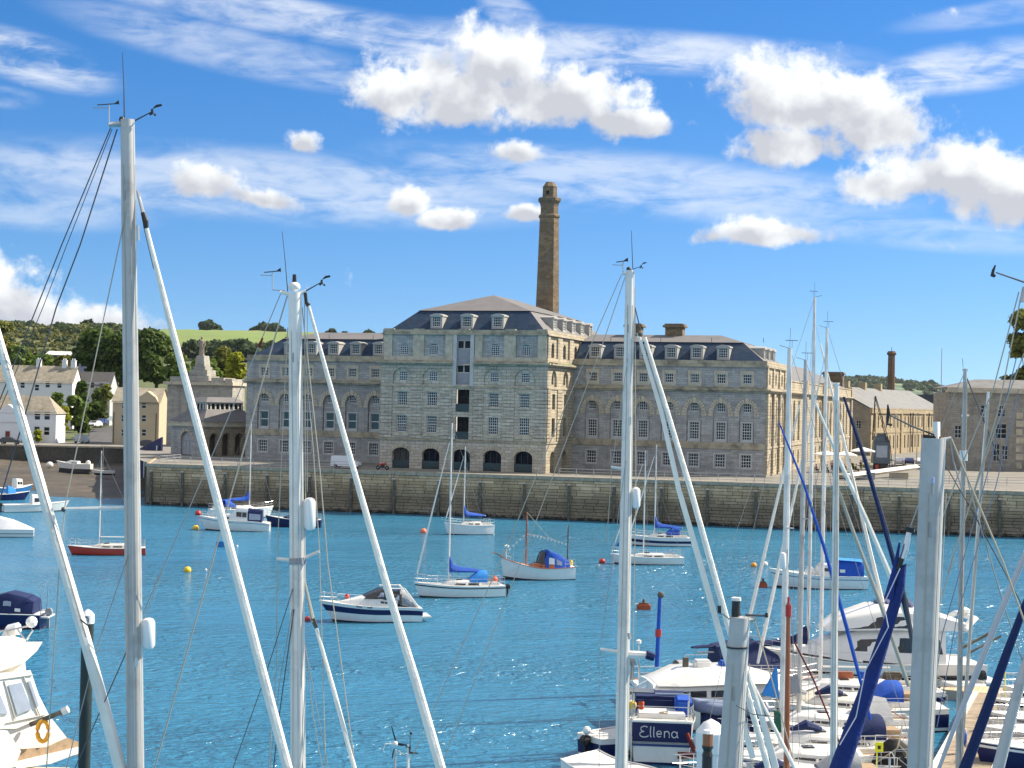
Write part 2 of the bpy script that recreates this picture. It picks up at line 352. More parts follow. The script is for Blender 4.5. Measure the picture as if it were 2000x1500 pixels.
# timber fender posts standing against the wall
timber = mat('wet_timber', (.10, .088, .07), .85, .3, 3, bump=.5, bscale=7, c2=(.19, .175, .145), c2s=1.5)
fp = MB(); fp.box(-.17, .17, -.58, -.26, -.8, 4.95); fp.box(-.21, .21, -.62, -.24, .6, .8)
cap = MB(); cap.box(-.22, .22, -.64, -.24, 4.95, 5.15, .04)
fme, cme = fp.mesh('fender_post', timber, bevel=.03), cap.mesh('post_cap', mat('pale_post_cap', (.45, .44, .40), .8))
FPX = [296, 357, 440, 522, 605, 686, 770, 857, 938, 1024, 1111, 1199, 1291, 1381, 1475, 1568, 1662, 1755, 1852, 1951]
NAMES = ['at the quay corner beside the blue hoarding', 'second from the left corner', 'behind the blue covered sloop', 'behind the white cabin cruiser', 'beside the second tall mast', 'below the parked van', 'left of the arches', 'below the two left arches', 'behind the far white sloop', 'under the middle arches', 'below the sunlit return', 'left of the third tall mast', 'right of the third tall mast', 'below the wing, behind furled sails', 'left of the row of masts', 'between the white masts', 'right of the row of masts', 'below the crane', 'beside the thick silver mast', 'at the right edge of the photo']
for px, nm in zip(FPX, NAMES):
    p = atz(px, 985 + (px-290)*.038, 0); s = (p - QL).dot(QD)
    o = thing('fender_post', 'dark upright timber fender on the quay wall, ' + nm, 'fender post', QL + QD*max(.5, s), QROT, 'timber fenders on the quay wall')
    place('post', fme, o); place('post_cap', cme, o)
# iron ladders
lad = MB()
for s in (-.22, .22): lad.tube([(s, -.5, -.3), (s, -.42, 5.9)], .035, 5)
for k in range(18): lad.tube([(-.22, -.48, k*.33), (.22, -.48, k*.33)], .025, 5)
lme = lad.mesh('ladder', mat('rusty_iron', (.13, .08, .05), .8, .3, 4))
for s, nm in ((38, 'near the parked van'), (77.5, 'left of the wing'), (104, 'below the crane')):
    thing('quay_ladder', 'rusty iron ladder down the quay wall ' + nm, 'ladder', QL + QD*s, QROT, 'ladders on the quay wall', me=lme)
# ------------------------------------------------------------------ the bakery
grey_st = ashlar('grey_limestone', (.32, .31, .305), (.45, .44, .425), (.15, .15, .15), 1.1, .36, mossk=.15, dirt=.42, dark=(.13, .13, .13), moss=(.40, .385, .35))
tan_st = ashlar('warm_granite', (.44, .385, .31), (.60, .54, .45), (.11, .10, .085), 1.3, .46, groove=.022, mossk=.16, dirt=.36, dark=(.20, .185, .155))
sunlit_st = ashlar('sunlit_granite', (.38, .325, .24), (.50, .43, .32), (.22, .18, .125), 1.2, .46, groove=.03, mossk=.1, dirt=.45)  # side faces: the golden sunlight is put into the stone colour
trim_st = mat('dressed_granite', (.50, .435, .335), .88, .18, 1.6, bump=.25, bscale=6, c2=(.27, .24, .18), c2s=.55, c2lo=.5, c2hi=.75)
corn_st = mat('stained_cornice', (.42, .36, .26), .9, .2, 1.2, bump=.3, bscale=6, c2=(.15, .14, .11), c2s=.5, c2lo=.45, c2hi=.68)
chim_st = ashlar('chimney_granite', (.165, .115, .065), (.27, .195, .12), (.11, .09, .065), .8, .34, mossk=.1, dirt=.75)
slate = mat('blue_slate', (.028, .048, .085), .85, .22, 1.5, bump=.2, bscale=7, c2=(.05, .068, .10), c2s=.4, spec=.1)
lead = mat('pale_lead_roof', (.150, .142, .145), .8, .12, 1.0, bump=.15, bscale=6, c2=(.11, .105, .11), c2s=.5)
wfr = mat('window_frame_white', (.66, .66, .64), .5); wfrd = mat('window_frame_grey', (.30, .31, .32), .5)
pane_m = mat('window_pane', (.022, .026, .032), .12, .3, .6, spec=.25, rnd=.85); panelm = mat('grey_loading_panel', (.28, .27, .29), .7, .1, 2)
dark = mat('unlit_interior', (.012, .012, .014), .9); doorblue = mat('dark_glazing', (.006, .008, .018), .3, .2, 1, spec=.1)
glassb = mat('glass_balustrade', (.035, .055, .06), .15, .1, 1, spec=.3)
bak = thing('bakery_building', 'large grey stone former bakery with slate mansard roofs and dormer windows', 'building', FO, -A)
EAST = Matrix.Translation((43.2, 0, 0)) @ Matrix.Rotation(PI/2, 4, 'Z')
def arch_pts(xa, xb, zs, rise, n=12): return [(xa + (xb-xa)*(1-math.cos(PI*i/n))/2, zs + rise*math.sin(PI*i/n)) for i in range(n+1)]
def wall_open(mb, x0, x1, z0, z1, y, ops, depth, back=False):
    """wall face at y with real openings (xa, xb, za, zb, rise) and their reveals"""
    xs = sorted({x0, x1, *[o[0] for o in ops], *[o[1] for o in ops]}); zs = sorted({z0, z1, *[o[2] for o in ops], *[o[3] for o in ops]})
    for i in range(len(xs)-1):
        for j in range(len(zs)-1):
            cx, cz = (xs[i]+xs[i+1])/2, (zs[j]+zs[j+1])/2
            if any(o[0] < cx < o[1] and o[2] < cz < o[3] for o in ops): continue
            mb.quad((xs[i], y, zs[j]), (xs[i+1], y, zs[j]), (xs[i+1], y, zs[j+1]), (xs[i], y, zs[j+1]))
    for (xa, xb, za, zb, rise) in ops:
        yb = y + depth
        if rise:
            pts = arch_pts(xa, xb, zb - rise, rise)
            for (p, q) in zip(pts, pts[1:]):
                mb.quad((p[0], y, p[1]), (q[0], y, q[1]), (q[0], y, zb), (p[0], y, zb)) if abs(p[1]-zb) + abs(q[1]-zb) > 1e-6 else None
                mb.quad((p[0], y, p[1]), (p[0], yb, p[1]), (q[0], yb, q[1]), (q[0], y, q[1]))
        else: mb.quad((xa, y, zb), (xa, yb, zb), (xb, yb, zb), (xb, y, zb))
        mb.quad((xa, y, za), (xb, y, za), (xb, yb, za), (xa, yb, za))
        mb.quad((xa, y, za), (xa, yb, za), (xa, yb, zb-rise), (xa, y, zb-rise)); mb.quad((xb, y, za), (xb, y, zb-rise), (xb, yb, zb-rise), (xb, yb, za))
        if back: mb.quad((xa, yb, za), (xb, yb, za), (xb, yb, zb), (xa, yb, zb))
WM = {}
def window(parent, x, y, z, w, h, nx=3, nz=4, fr=None, rz=0, rise=0, name='window', bar=.06, mtx=None, pm=None):
    """window (frame and glazing bars) with its pane; origin at the middle of the sill"""
    fr = fr or wfr; pm = pm or pane_m; k = (w, h, nx, nz, fr.name, rise, pm.name)
    if k not in WM:
        b = MB(); e = .085; ho = h - rise
        b.box(-w/2, -w/2+e, -.03, .07, 0, ho).box(w/2-e, w/2, -.03, .07, 0, ho).box(-w/2+e, w/2-e, -.03, .07, 0, e).box(-w/2+e, w/2-e, -.031, .071, ho-e, ho)
        for i in range(1, nx): X = -w/2 + w*i/nx; b.box(X-bar/2, X+bar/2, -.01, .05, e, ho-e)
        for j in range(1, nz): Z = ho*j/nz; bb = bar*1.6 if nz % 2 == 0 and j == nz//2 else bar; b.box(-w/2+e, w/2-e, -.012, .052, Z-bb/2, Z+bb/2)
        g = MB(); g.quad((-w/2, .06, 0), (w/2, .06, 0), (w/2, .06, ho), (-w/2, .06, ho))
        if rise:
            P = arch_pts(-w/2, w/2, ho, rise); Q = arch_pts(-w/2+e, w/2-e, ho, rise-e)
            for i in range(12): b.quad((P[i][0], -.03, P[i][1]), (P[i+1][0], -.03, P[i+1][1]), (Q[i+1][0], -.03, Q[i+1][1]), (Q[i][0], -.03, Q[i][1]))
            g.add([(p[0], .06, p[1]) for p in P], [tuple(range(13))])
        WM[k] = (b.mesh('window', fr), g.mesh('pane', pm, fix=False))
    a, g = WM[k]; loc = Vector((x, y, z)) if mtx is None else mtx @ Vector((x, y, z))
    o = place(name, a, parent, loc, rz); place('pane', g, o); return o
def ring(mb, cx, zs, ri, ro, rise_i, rise_o, y0, y1, n=14):
    P = arch_pts(cx-ri, cx+ri, zs, rise_i, n); Q = arch_pts(cx-ro, cx+ro, zs, rise_o, n)
    yb0 = y0
    for i in range(n):
        p, p2, q, q2 = P[i], P[i+1], Q[i], Q[i+1]; g = .09; y0 = yb0-(.05 if i % 2 else 0)
        p, p2 = (p[0]+(p2[0]-p[0])*g, p[1]+(p2[1]-p[1])*g), (p2[0]-(p2[0]-p[0])*g, p2[1]-(p2[1]-p[1])*g); q, q2 = (q[0]+(q2[0]-q[0])*g, q[1]+(q2[1]-q[1])*g), (q2[0]-(q2[0]-q[0])*g, q2[1]-(q2[1]-q[1])*g)
        mb.add([(p[0], y0, p[1]), (p2[0], y0, p2[1]), (q2[0], y0, q2[1]), (q[0], y0, q[1]), (p[0], y1, p[1]), (p2[0], y1, p2[1]), (q2[0], y1, q2[1]), (q[0], y1, q[1])],
               [(0, 1, 2, 3), (0, 4, 5, 1), (3, 2, 6, 7), (0, 3, 7, 4), (1, 5, 6, 2)])
WCOL = [16.3, 20.3, 24.35, 28.35, 32.35, 36.4, 40.35]
surr = MB(); wall_open(surr, -1.05, 1.05, -.35, 1.95, -.07, [(-.68, .68, 0, 1.42, 0)], .1); surr.box(-1.06, 1.06, -.13, .05, -.5, -.352)
surr_me = surr.mesh('window_surround', trim_st)
arch_b = MB(); ring(arch_b, 0, 0, 1.15, 1.83, 1.62, 2.3, -.10, .1); arch_b.box(-.2, .2, -.16, 0, 1.55, 2.45).box(-1.9, -1.14, -.14, 0, -.38, -.002).box(1.14, 1.9, -.14, 0, -.38, -.002)
arch_me = arch_b.mesh('arch', trim_st)
fr_c = MB(); wall_open(fr_c, -.95, .95, -.25, 2.8, -.1, [(-.74, .74, 0, 2.6, 0)], .12); fr_c.box(-1.02, 1.02, -.2, 0, -.42, -.252); frc_me = fr_c.mesh('window_surround', mat('pale_surround', (.48, .47, .46), .85, .12, 2))
fr_d = MB(); wall_open(fr_d, -1.0, 1.0, -.22, 2.15, -.05, [(-.78, .78, 0, 1.95, 0)], .1); frd_me = fr_d.mesh('window_surround', mat('pale_surround', (0, 0, 0)))
# dormer: lead-topped box, segment head
dm = MB(); dm.box(-.95, -.72, 0, 3.0, -.1, 1.75).box(.72, .95, 0, 3.0, -.1, 1.75).box(-.72, .72, 0, .3, -.1, .2)
P = [(-1.05, 1.75)] + [(-1.05 + 2.1*i/8, 1.95 + .28*math.sin(PI*i/8)) for i in range(9)] + [(1.05, 1.75)]
dm.prism(P, 'y', -.12, 3.6); dorm_me = dm.mesh('dormer', mat('pale_dormer_lead', (.36, .345, .32), .7, .1, 1.5))
def dormer(x, y, z, rz=0, mtx=None, w=1.4, h=1.55):
    loc = Vector((x, y, z)) if mtx is None else mtx @ Vector((x, y, z))
    d = place('dormer', dorm_me, bak, loc, rz); window(d, 0, .12, .2, w, h, 4, 4, name='window', bar=.045)
    for c in list(d.children):
        for g in list(c.children):                       # thing > part > sub-part
            g.parent = d; g.location = c.location
# wings
for sgn in (-1, 1):
    xa, xb = (-43.6, -13.2) if sgn < 0 else (13.2, 43.2)
    cols = [sgn*c for c in WCOL]
    low = MB(); ops = [(c-.76, c+.76, 1.25, 3.2, 0) for c in cols]
    wall_open(low, xa, xb, -.1, 4.0, 0, ops, .35)
    ops = [(c-1.15, c+1.15, 5.0, 10.95, 1.62) for c in cols]; wall_open(low, xa, xb, 4.5, 12.6, 0, ops, .30)
    ops = [(c-.72, c+.72, 5.4, 8.0, 0) for c in cols] + [(c-.66, c+.66, 9.6, 10.95, 0) for c in cols]
    wall_open(low, xa, xb, 5.0, 11.4, .302, ops, .25)
    ops = [(c-.66, c+.66, 13.9, 15.3, 0) for c in cols]; wall_open(low, xa, xb, 13.35, 16.4, .05, ops, .3)
    low.quad((xa, 0, -.1), (xa, 20, -.1), (xa, 20, 16.4), (xa, 0, 16.4)); low.quad((xa, .35, 16.38), (xb, .35, 16.38), (xb, 20, 16.38), (xa, 20, 16.38))
    low.obj('wing_wall', grey_st, bak)
    b = MB(); b.box(xa-.05, xb+.05, -.12, .3, 4.0, 4.5).box(xa-.05, xb+.05, -.06, .3, 4.5, 5.0); b.obj('string_course', corn_st, bak)
    b = MB(); b.box(xa-.5, xb+.5, -.75, .2, 12.85, 13.1).box(xa-.3, xb+.3, -.42, .2, 12.6, 12.85).box(xa-.2, xb+.2, -.2, .3, 13.1, 13.35); b.obj('cornice', corn_st, bak)
    b = MB(); b.box(xa-.2, xb+.2, -.28, .6, 16.4, 16.75).box(xa-.05, xb+.05, -.1, .5, 16.75, 17.35); b.obj('parapet', corn_st, bak)
    for c in cols:
        place('window_surround', surr_me, bak, (c, .05, 13.88)); window(bak, c, .2, 13.9, 1.32, 1.4, 4, 3)
        place('arch', arch_me, bak, (c, 0, 9.33)); window(bak, c, .45, 9.6, 1.32, 1.35, 4, 3)
        place('window_surround', frc_me, bak, (c, .30, 5.4))
        if sgn < 0 and c < -18: window(bak, c, .45, 5.4, 1.44, 2.6, 1, 2, bar=.09, pm=mat('green_glazing', (.018, .05, .055), .12, .3, 1))
        else: window(bak, c, .45, 5.4, 1.44, 2.6, 4, 6)
        place('window_surround', frd_me, bak, (c, 0, 1.25)); window(bak, c, .25, 1.25, 1.52, 1.95, 4, 4, bar=.065)
    # roof: steep slate, shallow lead; east slope paler, its sunlight put into the colour
    e0, e1, i0, i1 = (xa+.1, xb, xa+4.3, xb) if sgn < 0 else (xa, xb-.1, xa, xb-4.3)
    b = MB(); b.quad((e0, .55, 17.0), (e1, .55, 17.0), (i1, 4.3, 20.2), (i0, 4.3, 20.2))
    if sgn < 0: b.quad((e0, 19.5, 17.0), (e0, .55, 17.0), (i0, 4.3, 20.2), (i0, 15.5, 20.2))
    b.quad((e1, 19.5, 17), (e0, 19.5, 17), (i0, 15.5, 20.2), (i1, 15.5, 20.2)); b.obj('slate_roof', slate, bak)
    b = MB(); r0, r1 = (i0+4.5, i1) if sgn < 0 else (i0, i1-4.5)
    b.quad((i0-.15*(sgn < 0), 4.1, 20.25), (i1+.15*(sgn > 0), 4.1, 20.25), (r1, 10, 21.6), (r0, 10, 21.6)); b.quad((i0, 15.7, 20.25), (i0, 4.1, 20.25), (r0, 10, 21.6)); b.quad((i1, 4.1, 20.25), (i1, 15.7, 20.25), (r1, 10, 21.6)); b.quad((i1, 15.7, 20.25), (i0, 15.7, 20.25), (r0, 10, 21.6), (r1, 10, 21.6))
    if sgn > 0: b.quad((e1, .55, 17.0), (e1, 19.5, 17.0), (i1, 15.5, 20.22), (i1, 4.3, 20.22))
    b.obj('lead_roof', lead, bak)
    for c in (cols[:-1] if sgn > 0 else cols[:6]): dormer(c, 1.0, 17.55)
    b = MB()
    for c in cols[::2]: b.tube([(c+1.6, 4.4, 20.3), (c+1.6, 4.4, 21.0)], .04, 4)
    b.obj('roof_post', black, bak)
# centre block
CX, CY, CW = 0.0, -14.0, 13.25
CCOL = [-9.75, -4.9, 4.9, 9.75]
b = MB()
garch = [(c-1.42, c+1.42, 0.0, 3.15, 1.0) for c in (-9.75, -4.9, 0, 4.9, 9.75)]
wall_open(b, -CW, CW, -.3, 4.3, CY, garch, .9)
ops = [(c-.8, c+.8, 5.5, 8.05, 0) for c in CCOL] + [(c-.78, c+.78, 9.55, 11.65, 0) for c in CCOL] + [(-1.08, 1.08, 4.6, 8.0, 0), (-1.08, 1.08, 8.75, 12.1, 0)]
wall_open(b, -CW, CW, 4.55, 12.35, CY, ops, .4)
ops = [(c-1.6, c+1.6, 12.75, 15.3, 1.55) for c in CCOL] + [(-1.08, 1.08, 12.9, 15.7, 0)]
wall_open(b, -CW, CW, 12.6, 15.75, CY, ops, .28)
wall_open(b, -CW, CW, 12.6, 15.7, CY+.282, [(c-.68, c+.68, 13.3, 14.7, 0) for c in CCOL] + [(-1.08, 1.08, 12.9, 15.68, 0)], .25)
b.obj('centre_wall', tan_st, bak)
b = MB(); wall_open(b, -CW+.3, CW-.3, 16.4, 20.3, CY+.25, [(c-.7, c+.7, 17.25, 19.0, .25) for c in CCOL] + [(-1.08, 1.08, 16.5, 20.0, 0)], .3); b.obj('attic_wall', grey_st, bak)
for x0, x1 in ((-CW+.3, -11.6), (-8.2, -6.4), (-2.95, -1.75), (1.75, 2.95), (6.4, 8.2), (11.6, CW-.3)): b = MB(); b.box(x0, x1, CY+.05, CY+.3, 17.0, 20.3); b.obj('attic_pilaster', trim_st, bak)
b = MB(); b.box(-CW+.28, -1.7, CY+.03, CY+.32, 16.4, 17.0).box(1.7, CW-.28, CY+.03, CY+.32, 16.4, 17.0); b.obj('attic_plinth', trim_st, bak)
b = MB(); b.box(-CW-.55, -1.65, CY-.75, CY+.2, 15.95, 16.2).box(1.65, CW+.55, CY-.75, CY+.2, 15.95, 16.2).box(-CW-.3, -1.65, CY-.4, CY+.2, 15.75, 15.95).box(1.65, CW+.3, CY-.4, CY+.2, 15.75, 15.95)
b.box(-CW-.1, -1.65, CY-.2, CY+.3, 16.2, 16.4).box(1.65, CW+.1, CY-.2, CY+.3, 16.2, 16.4); b.obj('cornice', corn_st, bak)
b = MB(); b.box(-CW-.12, CW+.12, CY-.12, CY+.3, 4.3, 4.55).box(-CW-.12, CW+.12, CY-.12, CY+.3, 12.35, 12.6); b.obj('string_course', corn_st, bak)
b = MB(); b.box(-CW+.05, CW-.05, CY-.1, CY+.7, 20.3, 20.5).box(-CW+.22, CW-.22, CY+.1, CY+.6, 20.5, 21.05)
for c in (-12.2, -7.3, 0, 7.3, 12.2): b.box(c-.8, c+.8, CY+.06, CY+.64, 20.5, 21.2)
b.obj('parapet', corn_st, bak)
# rusticated bands standing proud between the windows (channelled joints between them)
b = MB()
for x0, x1 in ((-CW, -11.35), (-8.2, -6.45), (-3.3, -1.75), (1.75, 3.3), (6.45, 8.2), (11.35, CW)):
    z = 4.56
    while z < 12.2: b.box(x0+.01, x1-.01, CY-.15, CY+.1, z+.05, min(z+.51, 12.34)); z += .556
rust = b.obj('rusticated_courses', tan_st, bak); stuff(rust)
for k, c in enumerate((-9.75, -4.9, 0, 4.9, 9.75)):
    b = MB(); ring(b, c, 2.15, 1.44, 2.15, 1.0, 1.7, CY-.06, CY+.05); b.obj('arch', trim_st, bak)
for c in CCOL: b = MB(); ring(b, c, 13.75, 1.62, 2.3, 1.55, 1.9, CY-.05, CY+.05); b.obj('arch', tan_st, bak)
for c in CCOL:
    window(bak, c, CY+.25, 5.5, 1.6, 2.55, 5, 6); window(bak, c, CY+.25, 9.55, 1.56, 2.1, 5, 5)
    window(bak, c, CY+.42, 13.3, 1.36, 1.4, 4, 4); window(bak, c, CY+.42, 17.25, 1.4, 1.75, 4, 5, rise=.25)
    b = MB(); b.box(c-1.25, c+1.25, CY-.16, CY+.05, 4.95, 5.35); b.obj('window_apron', trim_st, bak); b = MB(); b.box(c-.95, c+.95, CY-.14, CY+.05, 5.352, 5.5); b.obj('window_sill', trim_st, bak)
    b = MB(); b.box(c-1.1, c+1.1, CY-.14, CY+.05, 9.3, 9.55); b.obj('window_sill', trim_st, bak); b = MB(); b.box(c-1.2, c+1.2, CY-.13, CY+.04, 11.7, 12.0); b.obj('window_hood', trim_st, bak)
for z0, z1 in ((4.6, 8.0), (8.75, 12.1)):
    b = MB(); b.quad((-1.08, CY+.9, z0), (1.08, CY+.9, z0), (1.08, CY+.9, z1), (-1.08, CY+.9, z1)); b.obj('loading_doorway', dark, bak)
    b = MB(); b.box(-1.05, 1.05, CY+.06, CY+.1, z0+.02, z0+1.2); b.obj('balustrade', glassb, bak)
b = MB(); b.box(-1.07, 1.07, CY+.3, CY+.5, 12.9, 14.6).box(-1.07, 1.07, CY+.3, CY+.5, 16.45, 18.2).box(-1.07, 1.07, CY+.3, CY+.5, 15.9, 16.45).box(-1.07, 1.07, CY+.3, CY+.5, 19.5, 20.0); b.obj('loading_panel', panelm, bak)
for z in (14.62, 18.22):
    for x in (-.54, .54): window(bak, x, CY+.35, z, 1.05, 1.25, 1, 1, fr=mat('pale_surround', (0, 0, 0)), pm=dark, bar=.1)
b = MB(); b.box(-1.66, -1.08, CY-.06, CY+.3, 12.62, 20.28).box(1.08, 1.66, CY-.06, CY+.3, 12.62, 20.28); b.obj('hoist_jamb', mat('pale_surround', (0, 0, 0)), bak)
for k, c in enumerate((-9.75, -4.9, 0, 4.9, 9.75)):
    b = MB(); b.quad((c-1.42, CY+.85, 0), (c+1.42, CY+.85, 0), (c+1.42, CY+.85, 3.1), (c-1.42, CY+.85, 3.1)); g = b.obj('arch_glazing', doorblue if k else mat('pale_passage', (.09, .085, .08), .9), bak)
    b = MB()
    for x in (-1.36, -.5, .5, 1.36): b.box(c+x-.05, c+x+.05, CY+.72, CY+.84, 0, 2.9)
    b.obj('mullion', mat('dark_frame', (.03, .035, .05), .5), bak)
    b = MB(); b.box(c-1.38, c+1.38, CY+.16, CY+.2, .05, 1.25); b.obj('balustrade', glassb, bak)
# side faces of the centre block
for sgn in (-1, 1):
    T = Matrix.Translation((sgn*CW, 0, 0)) @ Matrix.Rotation(sgn*PI/2, 4, 'Z')
    uc = (-10.6, -4.4)
    if sgn < 0: T = T @ Matrix.Scale(-1, 4, (1, 0, 0))
    b = MB(T); wall_open(b, CY, 0, -.3, 4.3, 0, [(u-1.3, u+1.3, 0, 3.15, 1.2) for u in uc], .9, True)
    wall_open(b, CY, .3, 4.55, 12.35, 0, [(u-.8, u+.8, 5.3, 8.1, 0) for u in uc] + [(u-.75, u+.75, 9.4, 11.7, 0) for u in uc], .4)
    wall_open(b, CY, .3, 12.6, 15.75, 0, [(u-1.35, u+1.35, 12.75, 15.2, 1.35) for u in uc], .3)
    wall_open(b, CY, .3, 12.6, 15.7, .302, [(u-.7, u+.7, 13.1, 14.8, .5) for u in uc], .3)
    wall_open(b, CY+.3, 24, 16.4, 20.3, .3, [(u-.75, u+.75, 17.1, 19.3, .6) for u in (-10.6, -4.4, 1.8)], .35)
    b.obj('side_wall', sunlit_st, bak)
    for u in uc:
        b = MB(T); b.quad((u-.8, .38, 5.3), (u+.8, .38, 5.3), (u+.8, .38, 8.1), (u-.8, .38, 8.1)); b.quad((u-.75, .38, 9.4), (u+.75, .38, 9.4), (u+.75, .38, 11.7), (u-.75, .38, 11.7)); b.quad((u-.7, .55, 13.1), (u+.7, .55, 13.1), (u+.7, .55, 14.8), (u-.7, .55, 14.8)); stuff(b.obj('side_glazing', pane_m, bak))
    for u in (-10.6, -4.4, 1.8): b = MB(T); b.quad((u-.75, .62, 17.1), (u+.75, .62, 17.1), (u+.75, .62, 19.3), (u-.75, .62, 19.3)); b.obj('side_glazing', pane_m, bak)
    b = MB(T); b.box(CY, .2, -.75, .2, 15.95, 16.2).box(CY, .2, -.4, .2, 15.75, 15.95).box(CY-.1, 24, -.15, .4, 20.3, 20.5).box(CY, 24, .1, .6, 20.5, 21.05).box(CY, 0, -.12, .3, 4.3, 4.55).box(CY, 0, -.12, .3, 12.35, 12.6); b.box(CY, 3.4, .02, .35, 16.4, 17.0); b.obj('side_cornice', sunlit_st, bak)
    for u0, u1 in ((CY+.3, -12.6), (-8.6, -6.4), (-2.4, -.2), (3.8, 6)): b = MB(T); b.box(u0, u1, .05, .35, 17.0, 20.3); b.obj('side_pilaster', sunlit_st, bak)
    for u0, u1 in ((CY, -12.3), (-8.9, -6.1), (-2.7, -.1)):
        z = 4.56; b = MB(T)
        while z < 12.2: b.box(u0+.01, u1-.01, -.15, .1, z+.05, min(z+.51, 12.34)); z += .556
        stuff(b.obj('side_courses', sunlit_st, bak))
# centre roof
z0, z1, z2, dq = 20.75, 24.15, 27.2, 4.3; yb = 24
b = MB(); b.quad((-CW+.6, CY+.6, z0), (CW-.6, CY+.6, z0), (CW-dq, CY+dq, z1), (-CW+dq, CY+dq, z1)); b.quad((-CW+.6, yb, z0), (-CW+.6, CY+.6, z0), (-CW+dq, CY+dq, z1), (-CW+dq, yb-dq, z1)); b.quad((CW-.6, yb, z0), (-CW+.6, yb, z0), (-CW+dq, yb-dq, z1), (CW-dq, yb-dq, z1)); b.obj('slate_roof', slate, bak)
b = MB(); b.quad((CW-.6, CY+.6, z0), (CW-.6, yb, z0), (CW-dq, yb-dq, z1), (CW-dq, CY+dq, z1))  # east mansard slope: sunlit brightness painted in with the pale lead colour
X = CW-dq+.2; Y0, Y1 = CY+dq-.2, yb-dq+.2; rf, rb = CY+13.2, yb-13.2
b.quad((-X, Y0, z1+.03), (X, Y0, z1+.03), (0, rf, z2)); b.quad((X, Y0, z1+.03), (X, Y1, z1+.03), (0, rb, z2), (0, rf, z2)); b.quad((X, Y1, z1+.03), (-X, Y1, z1+.03), (0, rb, z2)); b.quad((-X, Y1, z1+.03), (-X, Y0, z1+.03), (0, rf, z2), (0, rb, z2)); b.obj('lead_roof', lead, bak)
for c in (-4.9, 0, 4.9): dormer(c, CY+1.15, 21.35)
SE = Matrix.Translation((CW, 0, 0)) @ Matrix.Rotation(PI/2, 4, 'Z')
for u in (-6.5, -1.4, 3.7, 8.8, 13.9): dormer(u, 1.25, 21.4, PI/2, SE)
# east side of the long wing
b = MB(EAST)
eo = [3.6, 9.9, 16.2]
wall_open(b, 0, 20, -.1, 4.3, 0, [(u-.8, u+.8, 1.2, 3.3, 0) for u in eo], .4); wall_open(b, 0, 20, 4.3, 12.6, 0, [(u-1.3, u+1.3, 4.9, 11.6, 1.3) for u in eo], .45); wall_open(b, 0, 20, 4.9, 12, .452, [(u-.75, u+.75, 5.4, 8.2, 0) for u in eo] + [(u-.7, u+.7, 9.2, 11.2, .5) for u in eo], .3)
wall_open(b, 0, 20, 13.35, 16.4, .05, [(u-.7, u+.7, 13.9, 15.6, .5) for u in eo], .35)
ep = [24.5 + 5.9*k for k in range(16)]
wall_open(b, 20, 122, -.1, 4.3, 0, [(u-.85, u+.85, 1.0, 3.4, .6) for u in ep], .4); wall_open(b, 20, 122, 4.3, 12.6, 0, [(u-1.2, u+1.2, 4.9, 11.8, 1.2) for u in ep], .45); wall_open(b, 20, 122, 4.9, 12, .452, [(u-.75, u+.75, 5.4, 8.4, 0) for u in ep] + [(u-.7, u+.7, 9.3, 11.3, .5) for u in ep], .3)
b.obj('east_wall', sunlit_st, bak)
for u0, u1 in ((-.05, 1.7), (5.9, 7.6), (12.2, 13.9), (18.3, 20.3), (20.6, 22.6), (44, 46.4), (68, 70.4), (92, 94.4), (119.8, 122.2)):
    z = .3; b = MB(EAST)
    while z < 12.2: b.box(u0, u1, -.38, .1, z, z+.6); z += .64
    b.obj('quoin_pilaster', sunlit_st, bak)
b = MB(EAST); b.box(-.4, 20.4, -.75, .2, 12.85, 13.1).box(-.3, 20.3, -.42, .2, 12.6, 12.85).box(-.1, 20.2, -.2, .3, 13.1, 13.35).box(0, 20.2, -.28, .6, 16.4, 16.75).box(0, 20.1, -.1, .5, 16.75, 17.35).box(-.1, 122, -.14, .2, 4.1, 4.45)
b.box(20.4, 122.5, -.75, .2, 12.85, 13.1).box(20.4, 122.4, -.42, .2, 12.6, 12.85).box(20.4, 122.3, -.2, .5, 13.1, 14.7).box(20.4, 122.3, -.3, .55, 14.7, 14.95)
for u in (21.3, 45, 69, 93, 121): b.box(u-1.3, u+1.3, -.42, .6, 13.1, 15.3)
for u0 in (.4, 6.2, 12.5, 18.4): b.box(u0, u0+1.3, -.16, .2, 13.35, 16.4)
b.obj('east_cornice', sunlit_st, bak)
for u in eo:
    window(bak, u, .6, 5.4, 1.5, 2.8, 4, 6, rz=PI/2, mtx=EAST); window(bak, u, .25, 1.2, 1.6, 2.1, 4, 4, rz=PI/2, mtx=EAST); window(bak, u, .6, 9.2, 1.4, 2.0, 3, 4, rz=PI/2, mtx=EAST, rise=.5); window(bak, u, .3, 13.9, 1.4, 1.7, 3, 4, rz=PI/2, mtx=EAST, rise=.5)
for u in ep:
    window(bak, u, .6, 5.4, 1.5, 3.0, 4, 6, rz=PI/2, mtx=EAST); window(bak, u, .6, 9.3, 1.4, 2.0, 3, 4, rz=PI/2, mtx=EAST, rise=.5); window(bak, u, .3, 1.0, 1.7, 2.4, 3, 4, rz=PI/2, mtx=EAST, rise=.6)
for u in (5.2, 10, 14.8): dormer(u, 1.1, 17.5, PI/2, EAST)
b = MB(); b.quad((42.7, 20, 14.8), (42.7, 122, 14.8), (34, 114, 19.2), (34, 20, 19.2)); b.quad((25, 20, 14.8), (34, 20, 19.2), (34, 114, 19.2), (25, 122, 14.8)); b.quad((42.7, 122, 14.8), (25, 122, 14.8), (34, 114, 19.2)); b.obj('rear_range_roof', lead, bak)
b = MB(); b.box(-43.5, -28, 19.8, 60, 0, 14).box(25, 42.5, 20.2, 121.9, 0, 14.6); b.obj('rear_range_wall', grey_st, bak)
